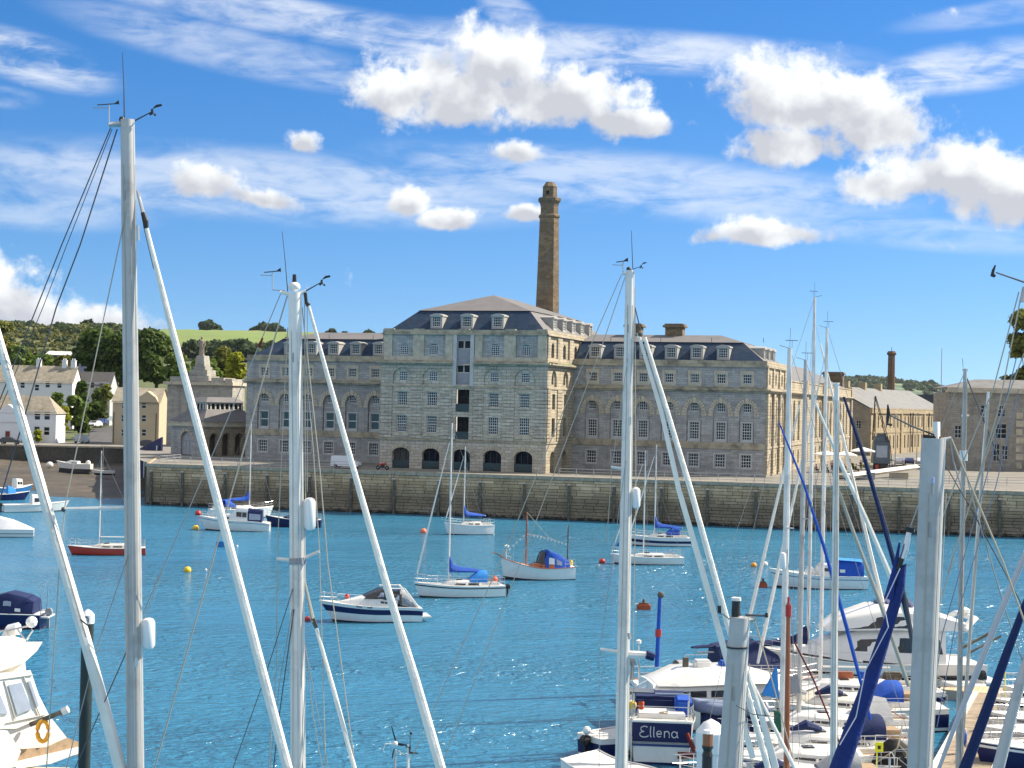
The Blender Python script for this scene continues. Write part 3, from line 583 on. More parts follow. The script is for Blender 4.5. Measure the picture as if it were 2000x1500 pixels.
# stone stacks on the roofs
def stack(x, y, z0, z1, w, d):
    b = MB(); b.box(x-w/2, x+w/2, y-d/2, y+d/2, z0, z1-.6).box(x-w/2-.35, x+w/2+.35, y-d/2-.35, y+d/2+.35, z1-.6, z1-.25).box(x-w/2-.1, x+w/2+.1, y-d/2-.1, y+d/2+.1, z1-.25, z1); b.obj('roof_stack', chim_st, bak, bevel=.03)
stack(20.3, 10.3, 20.5, 23.4, 2.4, 2.0); stack(26.9, 10.3, 20.5, 23.4, 2.8, 2.0)
p = at(1628, 750, 345); l = bak.matrix_basis; bpy.context.view_layer.update(); lp = bak.matrix_world.inverted() @ p
stack(lp.x, lp.y, 10, lp.z + 2.7, 4.3, 3.0)
# tall octagonal chimney behind the centre block
cp = at(1069, 600, 262); cz = YZ
ch = thing('factory_chimney', 'tall tapering stone chimney rising behind the middle roof of the bakery', 'chimney', (cp.x, cp.y, cz), -A)
hpx = lambda py: at(1070, py, 262).z - cz
def octo(prof): return MB().lathe(prof, n=8)
octo([(2.3, 0), (2.06, hpx(600)), (1.70, hpx(425))]).obj('shaft', chim_st, ch)
octo([(1.72, hpx(427)), (1.90, hpx(424)), (1.90, hpx(421)), (1.60, hpx(419))]).obj('lower_moulding', chim_st, ch)
octo([(1.58, hpx(420)), (1.56, hpx(404)), (1.72, hpx(397)), (2.02, hpx(393)), (2.05, hpx(388)), (1.9, hpx(387))]).obj('cap_moulding', chim_st, ch)
octo([(1.30, hpx(388)), (1.27, hpx(367)), (1.30, hpx(365)), (.92, hpx(359)), (.75, hpx(356))]).obj('lantern', chim_st, ch)
b = MB(); b.box(-.25, .25, -1.30, -1.0, hpx(381), hpx(374)); b.obj('lantern_opening', dark, ch)
# ------------------------------------------------------------------ land: mud, roads, hills
mud = mat('wet_mud', (.09, .072, .05), .7, .35, .35, bump=.9, bscale=1.6, c2=(.055, .047, .036), c2s=.12, c2lo=.42, c2hi=.6)
grass = mat('field_grass', (.15, .21, .045), .9, .12, .012, bump=.1, bscale=1, c2=(.20, .23, .07), c2s=.008)
scrub = mat('hill_scrub', (.13, .14, .05), .95, .3, .03, bump=.6, bscale=.3, c2=(.06, .09, .035), c2s=.02, c2lo=.42, c2hi=.58)
hedge = mat('wood_green', (.045, .085, .025), .95, .35, .06, bump=.5, bscale=.6, c2=(.095, .13, .04), c2s=.03)
bluehill = mat('far_wood', (.075, .12, .075), .95, .35, .012, bump=.4, bscale=.1, c2=(.16, .19, .08), c2s=.006, c2lo=.5, c2hi=.6)
b = MB()
gx = [(-150 + 4*i) for i in range(27)]; gy = [240 + 3.4*j for j in range(23)]
b.add([(x, y, max(-.6, (y-249)/62*2.1 + .25*math.sin(x*.19+y*.11) + .2*math.sin(x*.07-y*.23) + .08*rng.standard_normal())) for y in gy for x in gx],
      [(j*27+i, j*27+i+1, (j+1)*27+i+1, (j+1)*27+i) for j in range(22) for i in range(26)])
struct(b.obj('foreshore_mud', mud, smooth=True))
LZ = 5.5                                                            # level of the village quay
b = MB(); b.quad((-260, 314.5, LZ), (-62, 314.5, LZ), (-62, 345, LZ), (-260, 345, LZ)); struct(b.obj('village_quay', paving))
b = MB(); b.quad((-260, 340, LZ-.02), (-60, 340, LZ-.02), (-60, 420, 10.6), (-260, 420, 10.6)); b.quad((-260, 420, 10.6), (-60, 420, 10.6), (-40, 620, 30), (-300, 620, 30)); struct(b.obj('village_slope', mat('garden_ground', (.09, .11, .04), .95, .3, .2)))
b = MB(); b.quad(atz(165, 866, LZ+.02), atz(222, 866, LZ+.02), at(232, 826, 395), at(185, 826, 395)); struct(b.obj('village_road', tarmac))
def ridge(name, Y, prof, m, foot=0.0, depth=300, sub=6):
    """hill: ridge line given by photo positions at distance Y, sloping down towards us"""
    pts = []
    for (x0, y0), (x1, y1) in zip(prof, prof[1:]):
        for k in range(sub): t = k/sub; pts.append((x0+(x1-x0)*t, y0+(y1-y0)*t))
    pts.append(prof[-1]); b = MB(); n = len(pts); vs = []
    for t in (0, .25, .5, .75, 1.0, 1.35):
        for (x, y) in pts:
            p = at(x, y, Y); h = p.z - foot; k = min(t, 1)
            vs.append((p.x*(1 - depth*(1-t)/Y), Y - depth*(1-t), foot + h*(math.sin(k*PI/2)**1.1 if t <= 1 else .9) + (1 if t < 1 else 0)*rng.standard_normal()*.4))
    b.add(vs, [(j*n+i, j*n+i+1, (j+1)*n+i+1, (j+1)*n+i) for j in range(5) for i in range(n-1)])
    struct(b.obj(name, m, smooth=True))
    def surf(x, t):
        for (xa, ya), (xb, yb) in zip(prof, prof[1:]):
            if xa <= x <= xb: break
        p = at(x, ya+(yb-ya)*(x-xa)/(xb-xa), Y); return (p.x*(1 - depth*(1-t)/Y), Y - depth*(1-t), foot + (p.z-foot)*math.sin(t*PI/2)**1.1)
    return surf
ridge('field_hill', 2000, [(200, 668), (262, 652), (320, 646), (420, 647), (520, 650), (620, 652), (740, 657), (1100, 690), (1500, 760)], grass, 10, 900)
WH = ridge('wooded_hill', 1300, [(-500, 640), (-200, 630), (0, 634), (60, 640), (120, 642), (180, 640), (240, 640), (300, 664), (380, 690), (600, 740)], scrub, 8, 500)
ridge('low_wooded_hill', 1150, [(360, 700), (400, 684), (440, 676), (480, 674), (560, 672), (700, 690)], hedge, 8, 250)
FH = ridge('far_hill', 4200, [(1250, 800), (1500, 770), (1600, 752), (1660, 742), (1720, 742), (1770, 750), (1810, 754), (1850, 762), (1900, 768), (2100, 780), (2600, 795)], bluehill, 10, 900)
# ------------------------------------------------------------------ foliage
def leafmat(name, c, c2, tr=.38):
    m = bpy.data.materials.new(name); m.use_nodes = True; n = NT(m.node_tree); p = n.n['Principled BSDF']; p.inputs['Roughness'].default_value = .65; p.inputs['Specular IOR Level'].default_value = .25
    g = n.node('ShaderNodeNewGeometry'); r_ = n.m('FRACT', n.m('MULTIPLY', g.outputs['Random Per Island'], 7.3))
    o = n.node('ShaderNodeTexCoord').outputs['Object']; big = n.rng(n.noise(o, .22, 4, .6), .35, .65)
    col = n.mix(n.m('ADD', n.m('MULTIPLY', r_, .55), n.m('MULTIPLY', big, .45)), c, c2); n.put(p.inputs['Base Color'], col)
    t = n.node('ShaderNodeBsdfTranslucent', {'Color': col}); mx = n.node('ShaderNodeMixShader', {0: tr, 1: p.outputs[0], 2: t.outputs[0]})
    n.l.new(mx.outputs[0], n.n['Material Output'].inputs[0]); MATS[name] = m; return m
L_dark = leafmat('dark_leaves', (.024, .055, .010), (.11, .165, .025)); L_mid = leafmat('green_leaves', (.06, .12, .018), (.18, .235, .04))
L_yel = leafmat('yellow_green_leaves', (.18, .22, .015), (.42, .42, .035)); L_olive = leafmat('olive_leaves', (.09, .12, .022), (.24, .235, .045))
L_far = leafmat('distant_leaves', (.030, .055, .025), (.085, .12, .045)); L_scr = leafmat('scrub_leaves', (.10, .125, .038), (.24, .235, .08))
bark = mat('bark', (.085, .065, .045), .9, .3, 3, bump=.5, bscale=6)
def leaves(cen, rad, n, size, seed):
    """n leaf clumps spread over lobes: numpy quads"""
    g = np.random.default_rng(seed); cen = np.array(cen, float); rad = np.array(rad, float)
    wgt = rad[:, 0]*rad[:, 1] + rad[:, 0]*rad[:, 2]; pick = g.choice(len(cen), n, p=wgt/wgt.sum())
    d = g.normal(size=(n, 3)); d /= np.linalg.norm(d, axis=1)[:, None]; d[:, 2] = np.where(d[:, 2] < -.35, -d[:, 2], d[:, 2])
    r = (1 - g.random(n)**2.2*.45)*(1 + .14*g.normal(size=n)); P = cen[pick] + d*rad[pick]*r[:, None]
    nrm = d*.9 + g.normal(size=(n, 3))*.6 + np.array([0, 0, .35]); nrm /= np.linalg.norm(nrm, axis=1)[:, None]
    t = np.cross(nrm, g.normal(size=(n, 3))); t /= np.linalg.norm(t, axis=1)[:, None]; bt = np.cross(nrm, t)
    s = (size*(.55 + .9*g.random(n)))[:, None]; V = np.stack([P - t*s - bt*s*.6, P + t*s*.7 - bt*s, P + t*s + bt*s*.7, P - t*s*.6 + bt*s], 1).reshape(-1, 3)
    return V, np.arange(4*n).reshape(n, 4)
def leafmesh(name, V, Fq, m):
    me = bpy.data.meshes.new(name); n = len(Fq); me.vertices.add(len(V)); me.vertices.foreach_set('co', V.astype(np.float32).ravel())
    me.loops.add(4*n); me.loops.foreach_set('vertex_index', Fq.astype(np.int32).ravel()); me.polygons.add(n)
    me.polygons.foreach_set('loop_start', np.arange(0, 4*n, 4, dtype=np.int32)); me.update(calc_edges=True); me.validate(); me.materials.append(m); return me
def tree(label, loc, H, Rr, m, seed, n=2600, lobes=16, size=.5, name='broadleaf_tree', group='trees around the harbour', base=.22, cat='tree'):
    o = thing(name, label, cat, loc, 0, group); g = np.random.default_rng(seed); cen = []; rad = []
    for k in range(lobes):
        z = base + (1-base)*(.12 + .76*g.random()); w_ = math.sin(PI*min(.97, max(.12, (z-base)/(1-base)*.85+.12))); a = g.random()*2*PI; rr = w_*Rr*.72*math.sqrt(g.random())
        cen.append((rr*math.cos(a), rr*math.sin(a), z*H)); q = Rr*(.28 + .20*g.random()); rad.append((q, q, q*.78))
    V, Fq = leaves(cen, rad, n, size, seed); place('crown', leafmesh('crown', V, Fq, m), o)
    t = MB(); t.tube([(0, 0, -.5), (.03*Rr, 0, H*.25), (0, .03*Rr, H*.6)], [Rr*.075, Rr*.055, Rr*.03], 7)
    for c in cen[:7]: t.tube([(0, 0, H*.25), (c[0]*.5, c[1]*.5, (H*.3+c[2])/2), (c[0]*.95, c[1]*.95, c[2])], [Rr*.035, Rr*.022, Rr*.008], 5)
    t.obj('trunk', bark, o); return o
def ptree(label, px, py_base, Y, top, halfw, m, seed, **k):
    """tree from its place in the photo: foot, top and half width in photo pixels at distance Y"""
    p = at(px, py_base, Y); return tree(label, p, at(px, top, Y).z - p.z, halfw*Y/F, m, seed, **k)
ptree('large dark evergreen oak above the beige flats, its crown cut by the left mast', 235, 762, 425, 655, 62, L_dark, 1, n=9500, lobes=26, size=.5, base=.05)
ptree('dark spreading tree left of the tall mast above the white gabled house', 192, 752, 430, 640, 48, L_dark, 2, n=8000, lobes=22, size=.5, base=.05)
ptree('dark round tree right of the left mast behind the gateway', 305, 762, 415, 648, 52, L_dark, 3, n=8500, lobes=24, size=.5, base=.05)
ptree('dark green tree between the gateway statue and the beige flats', 345, 770, 400, 690, 30, L_mid, 4, n=4500, size=.45, base=.05)
ptree('green tree right behind the statue on the gateway', 398, 772, 380, 690, 32, L_mid, 5, n=4500, size=.45, base=.05)
ptree('tall olive green tree left of the bakery', 438, 772, 390, 676, 30, L_olive, 6, n=5000, size=.42, base=.05)
ptree('bright yellow green tree against the bakery corner', 460, 772, 345, 692, 24, L_yel, 7, n=4200, size=.36, base=.25)
ptree('large green tree at the left edge of the photo', 4, 726, 470, 622, 36, L_olive, 8, n=5500, size=.55, base=.05)
ptree('rounded tree on the slope beside the flat roofed shed', 82, 726, 465, 697, 24, L_mid, 9, n=2000, size=.75, base=.02)
ptree('bushy tree behind the ridge of the white terrace', 40, 722, 450, 682, 26, L_mid, 10, n=1700, size=.75, base=.02)
ptree('small tree right of the flat roofed shed', 124, 722, 455, 699, 18, L_olive, 11, n=1200, size=.7, base=.02)
ptree('dense green tree in the garden right of the white house', 146, 838, 345, 770, 24, L_mid, 12, n=1700, size=.45, base=.03)
ptree('yellow leaved shrub tree beside the white house gable', 124, 848, 338, 790, 14, L_yel, 13, n=1000, size=.36, base=.02)
ptree('low bush above the parked cars on the road', 186, 822, 372, 788, 22, L_dark, 14, n=1300, size=.5, base=.02)
ptree('slim half bare tree in front of the pale gable house', 204, 826, 366, 742, 15, L_olive, 15, n=420, size=.34, base=.3)
ptree('leafy tree top above the roof at the right edge of the photo', 2006, 860, 330, 600, 60, L_olive, 16, n=8000, lobes=24, size=.42, base=.2)
ptree('dark hedge tree at the corner of the village road', 160, 846, 346, 812, 16, L_dark, 17, n=1500, size=.36, base=.0)
ptree('rounded green shrub tree behind the white house chimney end', 112, 800, 352, 768, 14, L_mid, 18, n=1200, size=.36, base=.0)
ptree('dark tree filling the gap above the village road', 212, 812, 392, 770, 16, L_dark, 19, n=1600, size=.42, base=.0)
ptree('dark tree hiding the left half of the pale gable house', 158, 800, 376, 742, 17, L_dark, 20, n=2200, size=.4, base=.0)
ptree('mid green tree before the right end of the pale gable house', 192, 806, 378, 758, 15, L_mid, 21, n=1600, size=.38, base=.0)
ptree('small garden bush by the door of the white house', 74, 863, 328, 838, 9, L_yel, 17, n=400, size=.28, base=0, cat='bush', name='bush', group=None)
FT = [(410, 646, 24, 17, 'clump of dark trees on the field skyline left of the second mast'), (395, 646, 9, 15, 'small tree at the left end of the skyline clump'), (522, 650, 32, 16, 'dark tree clump on the skyline left of the second masthead'), (500, 650, 14, 10, 'low skyline tree beside the second masthead'), (545, 651, 14, 10, 'skyline tree just left of the second mast'), (648, 654, 12, 9, 'skyline tree right of the second mast'), (722, 658, 16, 10, 'skyline tree above the left wing roof'), (672, 655, 7, 5, 'tiny skyline bush above the left wing'), (335, 647, 6, 6, 'tiny bush on the field skyline right of the left mast')]
for k, (x, y, hw, hh, lb) in enumerate(FT): ptree(lb, x, y+3, 1990, y-hh, hw*.8, L_far, 30+k, n=700, lobes=9, size=2.4, base=0, name='distant_tree', group='trees on the skyline')
for k, (x, y, hw, hh, lb) in enumerate([(172, 641, 22, 12, 'tree on the wooded ridge left of the tallest mast'), (122, 643, 12, 9, 'tree on the wooded ridge above the shed'), (215, 641, 16, 9, 'tree on the ridge just left of the tallest mast'), (60, 640, 16, 8, 'tree on the ridge above the terrace'), (1816, 756, 12, 10, 'lone round tree on the far blue hill'), (1673, 744, 6, 9, 'small tree on the far hill left of the brick chimney')]):
    Y = 1290 if x < 1000 else 4150; ptree(lb, x, y+3, Y, y-hh, hw*.8, L_far, 50+k, n=600, lobes=9, size=2.0*Y/1500, base=0, name='distant_tree', group='trees on the skyline')
# woods on the hillsides: one mass each
def wood(name, spots, m, seed, n, size):
    V, Fq = leaves([p for p, r in spots], [(r, r, r*.8) for p, r in spots], n, size, seed); o = bpy.data.objects.new(name, leafmesh(name, V, Fq, m)); COL.objects.link(o); o['kind'] = 'stuff'; return o
for nm_, m_, sd_, n_ in (('hillside_wood', L_far, 60, 150), ('hillside_scrub', L_scr, 63, 620)):
    sp_ = []
    for k in range(n_):
        c_ = WH(rng.uniform(-80, 320), rng.uniform(.3, .86)); sp_.append((c_, rng.uniform(2.2, 5) if sd_ == 60 else rng.uniform(1.2, 2.8)))
    wood(nm_, sp_, m_, sd_, 9000 if sd_ == 60 else 22000, 1.0)
sp_ = [(tuple(at(rng.uniform(360, 620), rng.uniform(675, 700), rng.uniform(1000, 1100))), rng.uniform(3, 6)) for k in range(90)]
wood('valley_wood', sp_, L_far, 61, 6000, 1.3)
sp_ = [(FH(rng.uniform(1560, 1960), rng.uniform(.4, .99)), rng.uniform(7, 14)) for k in range(240)]
wood('far_hill_wood', sp_, L_far, 62, 9000, 3.6)
# ------------------------------------------------------------------ village buildings
render_w = mat('white_render', (.72, .73, .76), .85, .05, .6); render_b = mat('beige_render', (.47, .39, .27), .85, .06, .5)
slate_old = mat('lichen_slate', (.30, .26, .20), .85, .25, 1.2, bump=.4, bscale=4, c2=(.20, .18, .13), c2s=.35); slate_dk = mat('dark_slate', (.085, .08, .08), .75, .2, 1, bump=.3, bscale=5)
stone_p = ashlar('pavilion_stone', (.34, .32, .28), (.43, .41, .36), (.16, .155, .14), 1.0, .42, mossk=.1, dirt=.4)
def house(name, label, px0, px1, Y, zg, py_eave, py_ridge, depth, wallm, roofm, wins, hip=0, rz=0, cat='house', chim=(), wsz=(1.1, 1.5), door=None):
    p0, p1 = at(px0, 800, Y), at(px1, 800, Y); W_ = p1.x - p0.x; cx = (p0.x+p1.x)/2; mid = (px0+px1)/2
    o = thing(name, label, cat, (cx, Y, zg), rz); he, hr = at(mid, py_eave, Y).z - zg, at(mid, py_ridge, Y+depth/2).z - zg
    w2 = W_/2; b = MB(); ops = []; spots = []
    for (px, py) in wins: q = at(px, py, Y); u = q.x - cx; z = q.z - zg; spots.append((u, z - wsz[1]/2)); ops.append((u-wsz[0]/2, u+wsz[0]/2, z-wsz[1]/2, z+wsz[1]/2, 0))
    wall_open(b, -w2, w2, -4, he, 0, ops, .25); b.quad((-w2, 0, -4), (-w2, depth, -4), (-w2, depth, he), (-w2, 0, he)); b.quad((w2, 0, -4), (w2, depth, -4), (w2, depth, he), (w2, 0, he)); b.quad((-w2, depth, -4), (w2, depth, -4), (w2, depth, he), (-w2, depth, he))
    if not hip:
        for s in (-w2, w2): b.quad((s, 0, he), (s, depth, he), (s, depth/2, hr))
    b.obj('wall', wallm, o)
    for u, z in spots: window(o, u, .12, z, wsz[0], wsz[1], 1, 2, bar=.09)
    e = .3; b = MB(); A_, B_, C_, D_ = (-w2-e, -e, he-.1), (w2+e, -e, he-.1), (w2+e-hip, depth/2, hr), (-w2-e+hip, depth/2, hr); E_, G_ = (-w2-e, depth+e, he-.1), (w2+e, depth+e, he-.1)
    b.add([A_, B_, C_, D_, E_, G_], [(0, 1, 2, 3), (5, 4, 3, 2)] + ([(1, 5, 2), (4, 0, 3)] if hip else []))
    r_ = b.obj('roof', roofm, o)
    for u in chim:
        c = MB(); c.box(u-.55, u+.55, depth/2-.5, depth/2+.5, hr-.8, hr+1.3).box(u-.62, u+.62, depth/2-.57, depth/2+.57, hr+1.3, hr+1.45).lathe([(.14, 1.45+hr), (.12, hr+1.9)], (u-.25, depth/2, 0), 7).lathe([(.14, hr+1.45), (.12, hr+1.9)], (u+.25, depth/2, 0), 7); c.obj('chimney', wallm, r_)
    if door:
        q = at(door[0], 850, Y); u = q.x - cx; d = MB(); d.box(u-.5, u+.5, -.06, .02, 0, 2.2); d.obj('door', door[1], o)
        d = MB(); d.box(u-.62, u-.5, -.1, .02, 0, 2.3).box(u+.5, u+.62, -.1, .02, 0, 2.3).box(u-.62, u+.62, -.1, .02, 2.3, 2.42); d.obj('door_frame', wfr, o)
    return o
h1 = house('white_house', 'white two storey house with slate roof and dark red door on the village quay', -60, 110, 330, 5.6, 806, 772, 7, render_w, slate_old, [(16, 811), (73, 812), (92, 812), (72, 841), (91, 842), (45, 841), (-20, 811)], hip=3, wsz=(1.25, 1.8), door=(15, mat('dark_red_door', (.16, .02, .015), .5)))
g = MB(); q = at(16, 800, 330); u = q.x - h1.location.x; g.prism([(u-2.2, 4.2), (u+2.2, 4.2), (u+2.2, 6.2), (u+1.4, 6.9), (u+.6, 7.7), (u, 8.0), (u-.6, 7.7), (u-1.4, 6.9), (u-2.2, 6.2)], 'y', -.25, 2); g.obj('curved_gable', render_w, h1)
house('white_terrace', 'long white terrace with pale slate roof and chimneys behind the white house', -80, 140, 372, 9.5, 746, 713, 8, render_w, slate_old, [(-40, 752), (44, 752), (72, 757), (93, 751), (116, 752), (20, 752)], chim=(10.5, 4.2, 12.7))
house('white_gable_house', 'white gabled house with dark slate roof between the terrace and the dark trees', 140, 214, 384, 10.5, 752, 726, 7, mat('shaded_white_render', (.45, .46, .49), .85, .05, .6), slate_dk, [(148, 764), (165, 752), (180, 752), (198, 754)])  # white render darkened, the shade it stands in is put into the colour
house('flat_roofed_shed', 'low dark blue hall with pale flat roof among the hillside trees', 86, 152, 520, 22, 693, 686, 10, mat('dark_blue_cladding', (.02, .025, .07), .6), mat('pale_metal_roof', (.60, .60, .60), .5), [], cat='hall')
fl = house('apartment_block', 'beige three storey apartment block left of the stone gateway', 220, 311, 330, 5.6, 786, 757, 9, render_b, slate_old, [(242, 791), (281, 791), (241, 817), (281, 817), (241, 845), (281, 845)], cat='flats', wsz=(1.0, 1.5))
for c in (-4.7, 4.4): b = MB(); b.tube([(c, -.1, 0), (c, -.1, 6.8)], .07, 6); b.obj('drainpipe', black, fl)
b = MB(); q = at(288, 790, 330); u = q.x - fl.location.x; hh = at(288, 786, 330).z - 5.6; b.prism([(u-2.4, hh), (u+2.4, hh), (u+1.7, hh+1.2), (u+1.2, hh+1.5), (u, hh+2.4), (u-1.2, hh+1.5), (u-1.7, hh+1.2)], 'y', -.25, 3); b.obj('shaped_gable', render_b, fl)
# village quay wall
vq = thing('village_quay_wall', 'dark stone quay wall above the mud below the white houses', 'wall', (-62, 314.6, 0)); dks = mat('dark_wall_stone', (.105, .095, .08), .9, .35, .6, bump=.6, bscale=2.5, c2=(.05, .048, .042), c2s=.3)
b = MB(); b.box(-200, 0, .2, 1, -.5, LZ-.3); b.obj('wall_core', dks, vq)
b = MB(); z = .6
while z < LZ-.4:
    x = -110
    while x < 0: wd = random.uniform(.7, 1.8); b.box(x, min(x+wd-.05, 0), random.uniform(-.06, .08), .3, z, min(z+.43, LZ-.32)); x += wd
    z += .46
stuff(b.obj('wall_stones', dks, vq)); b = MB(); b.box(-200, .3, -.2, 1.2, LZ-.3, LZ+.05); b.obj('coping', coping, vq)
# blue hoarding at the head of the slip
hp = at(300, 900, 285); o = thing('blue_hoarding', 'tall navy blue hoarding at the left end of the stone quay', 'hoarding', (hp.x, hp.y, 0), R(-40)); nb = mat('navy_hoarding', (.012, .018, .085), .6, .15, .5)
b = MB(); b.prism([(-4.5, .2), (2.2, .2), (2.2, 8.6), (-4.5, 6.2)], 'y', 0, .35); b.obj('panel', nb, o); b = MB(); b.box(-2.5, -2.2, -.4, 0, 0, 6).box(1.2, 1.5, -.4, 0, 0, 7); b.obj('strut', steel, o)
# pavilion with round arches and lantern roofs (left of the bakery)
PV = at(397, 889, 262); PV.z = YZ; pv = thing('stone_pavilion', 'low stone pavilion with round arches and glazed roof lanterns left of the bakery', 'building', PV, R(-40)); W1, W2 = 8.9, 12.5
TR = Matrix.Rotation(PI/2, 4, 'Z')
b = MB(); wall_open(b, -W1, 0, -.2, 5.0, 0, [(-6.2, -3.2, 0, 4.1, 1.45)], .35); b.quad((-W1, 0, -.2), (-W1, W2, -.2), (-W1, W2, 5), (-W1, 0, 5)); b.obj('grey_wall', grey_st, pv)
ua = (2.1, 4.9, 7.7, 10.5); b = MB(TR); wall_open(b, 0, W2, -.2, 5.0, 0, [(u-.85, u+.85, 0, 3.9, .85) for u in ua], .7); b.obj('arcade', sunlit_st, pv)  # sunlit face, its warm light painted into the stone
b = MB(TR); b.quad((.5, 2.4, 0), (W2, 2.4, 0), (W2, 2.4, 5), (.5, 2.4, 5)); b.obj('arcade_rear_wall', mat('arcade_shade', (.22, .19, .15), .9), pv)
for u in ua: b = MB(TR); ring(b, u, 3.05, .86, 1.3, .86, 1.3, -.08, .05); b.obj('arch', sunlit_st, pv)
for u in (.05, 3.2, 6.0, 8.8, 11.6): b = MB(TR); b.box(u, u+.6, -.12, .1, 0, 3.0).box(u-.08, u+.68, -.2, .1, 3.0, 3.25); b.obj('pier', sunlit_st, pv)
b = MB(); ring(b, -4.7, 2.65, 1.5, 2.0, 1.45, 1.95, -.08, .05); b.obj('arch', trim_st, pv); window(pv, -4.7, .3, .1, 2.9, 3.9, 3, 2, rise=1.4, fr=mat('grey_blocked_arch', (.36, .36, .37), .8), pm=mat('grey_blocked_arch', (.36, .36, .37)))
b = MB(); b.box(-W1-.4, .45, -.45, W2+.4, 5.0, 5.4).box(-W1-.1, .1, -.1, W2+.1, 5.4, 5.85); b.obj('cornice', trim_st, pv)
def hiproof(x0, x1, y0, y1, z0, z1, ins): return MB().add([(x0, y0, z0), (x1, y0, z0), (x1, y1, z0), (x0, y1, z0), (x0+ins, y0+ins, z1), (x1-ins, y0+ins, z1), (x1-ins, y1-ins, z1), (x0+ins, y1-ins, z1)], [(0, 1, 5, 4), (1, 2, 6, 5), (2, 3, 7, 6), (3, 0, 4, 7), (4, 5, 6, 7)])
hiproof(-W1-.3, .3, -.3, W2+.3, 5.87, 8.0, 2.6).obj('roof', lead, pv)
lm = mat('lantern_white', (.56, .55, .51), .7)
b = MB(); b.box(2.5, 10, 14, 26, -.2, 6.2); b.obj('rear_hall', sunlit_st, pv); hiproof(2.2, 10.3, 13.7, 26.3, 6.2, 8.4, 2.2).obj('rear_roof', lead, pv)
for x0, x1, y0, y1, z0 in ((-W1+2.2, -2.2, 2.2, W2-2.2, 7.6), (4.3, 8.2, 15.6, 24.4, 8.2)):
    b = MB(); b.box(x0, x1, y0, y1, z0, z0+.3).box(x0, x1, y0, y1, z0+1.35, z0+1.6)
    for k in range(6): X = x0+(x1-x0)*k/5; b.box(X-.13, X+.13, y0+.01, y0+.25, z0+.3, z0+1.35)
    for k in range(9): Y_ = y0+(y1-y0)*k/8; b.box(x1-.25, x1-.01, Y_-.13, Y_+.13, z0+.3, z0+1.35)
    la = b.obj('roof_lantern', lm, pv); b = MB(); b.box(x0+.2, x1-.2, y0+.2, y1-.2, z0+.3, z0+1.35); b.obj('lantern_glazing', pane_m, la); hiproof(x0-.4, x1+.4, y0-.4, y1+.4, z0+1.6, z0+2.5, 1.5).obj('lantern_roof', lead, la)
# gateway with its statue
GP = at(390, 880, 312); GP.z = YZ; gw = thing('stone_gateway', 'massive stone gateway block behind the arched pavilion, topped by a statue', 'gateway', GP, R(-14)); kg = 312/F
def gz(py): return at(390, py, 312).z - YZ
b = MB(); b.box(-72*kg, 66*kg, 0, 6, -.2, gz(752)); b.obj('gate_block', stone_p, gw); b = MB(); b.box(-78*kg, 70*kg, -.8, 6.8, gz(752), gz(746)); b.obj('cornice', trim_st, gw)
b = MB(); b.box(-68*kg, -30*kg, .2, 6, gz(746), gz(736)).box(20*kg, 46*kg, .2, 6, gz(746), gz(737)).box(49*kg, 64*kg, .2, 6, gz(746), gz(739)); b.obj('attic_block', stone_p, gw)
b = MB(); b.box(-46*kg, -28*kg, -.3, .1, 0, gz(770)).box(-44*kg, -30*kg, -.31, .1, gz(800), gz(772)); b.obj('pier', stone_p, gw)
b = MB(); b.box(-38*kg, 14*kg, .2, 5.5, gz(746), gz(734)).box(-30*kg, 8*kg, .8, 5, gz(734), gz(722)).box(-25*kg, 2*kg, 1.2, 4.6, gz(722), gz(716)).box(-22*kg, -1*kg, 1.4, 4.4, gz(716), gz(694), .25); b.obj('pedestal', stone_p, gw, bevel=.06)
sp0 = gw.matrix_basis; bpy.context.view_layer.update(); stp = gw.matrix_world @ Vector((-13*kg, 2.6, gz(694))); hs = at(374, 656, 312).z - stp.z
st_ = MB(); s_ = hs/4.0
st_.lathe([(.62, 0), (.60, .25), (.50, .5), (.47, 1.2), (.50, 1.9), (.56, 2.4), (.60, 2.9), (.52, 3.15), (.22, 3.32), (.16, 3.42), (.20, 3.5), (.26, 3.68), (.25, 3.85), (.16, 4.0), (.03, 4.05)], (0, 0, 0), 14, .95, .72)
st_.tube([(-.55, 0, 3.0), (-.72, -.1, 2.4), (-.55, -.35, 1.9)], [.17, .15, .11], 8).tube([(.55, 0, 3.0), (.68, 0, 2.3), (.52, -.3, 1.75)], [.17, .15, .11], 8)
for k in range(9): a = 2*PI*k/9; st_.tube([(.50*math.cos(a), .40*math.sin(a), .1), (.46*math.cos(a+.1), .36*math.sin(a+.1), 1.4), (.53*math.cos(a+.3), .42*math.sin(a+.3), 2.7)], [.10, .08, .05], 5)
o = st_.obj('statue', mat('weathered_statue_stone', (.33, .28, .215), .9, .25, 3, bump=.4, bscale=6, c2=(.12, .10, .085), c2s=1.2), smooth=True); o.location = stp; o.scale = (s_,)*3; tag(o, 'brown stone statue of a standing robed man on the gateway pedestal', 'statue')
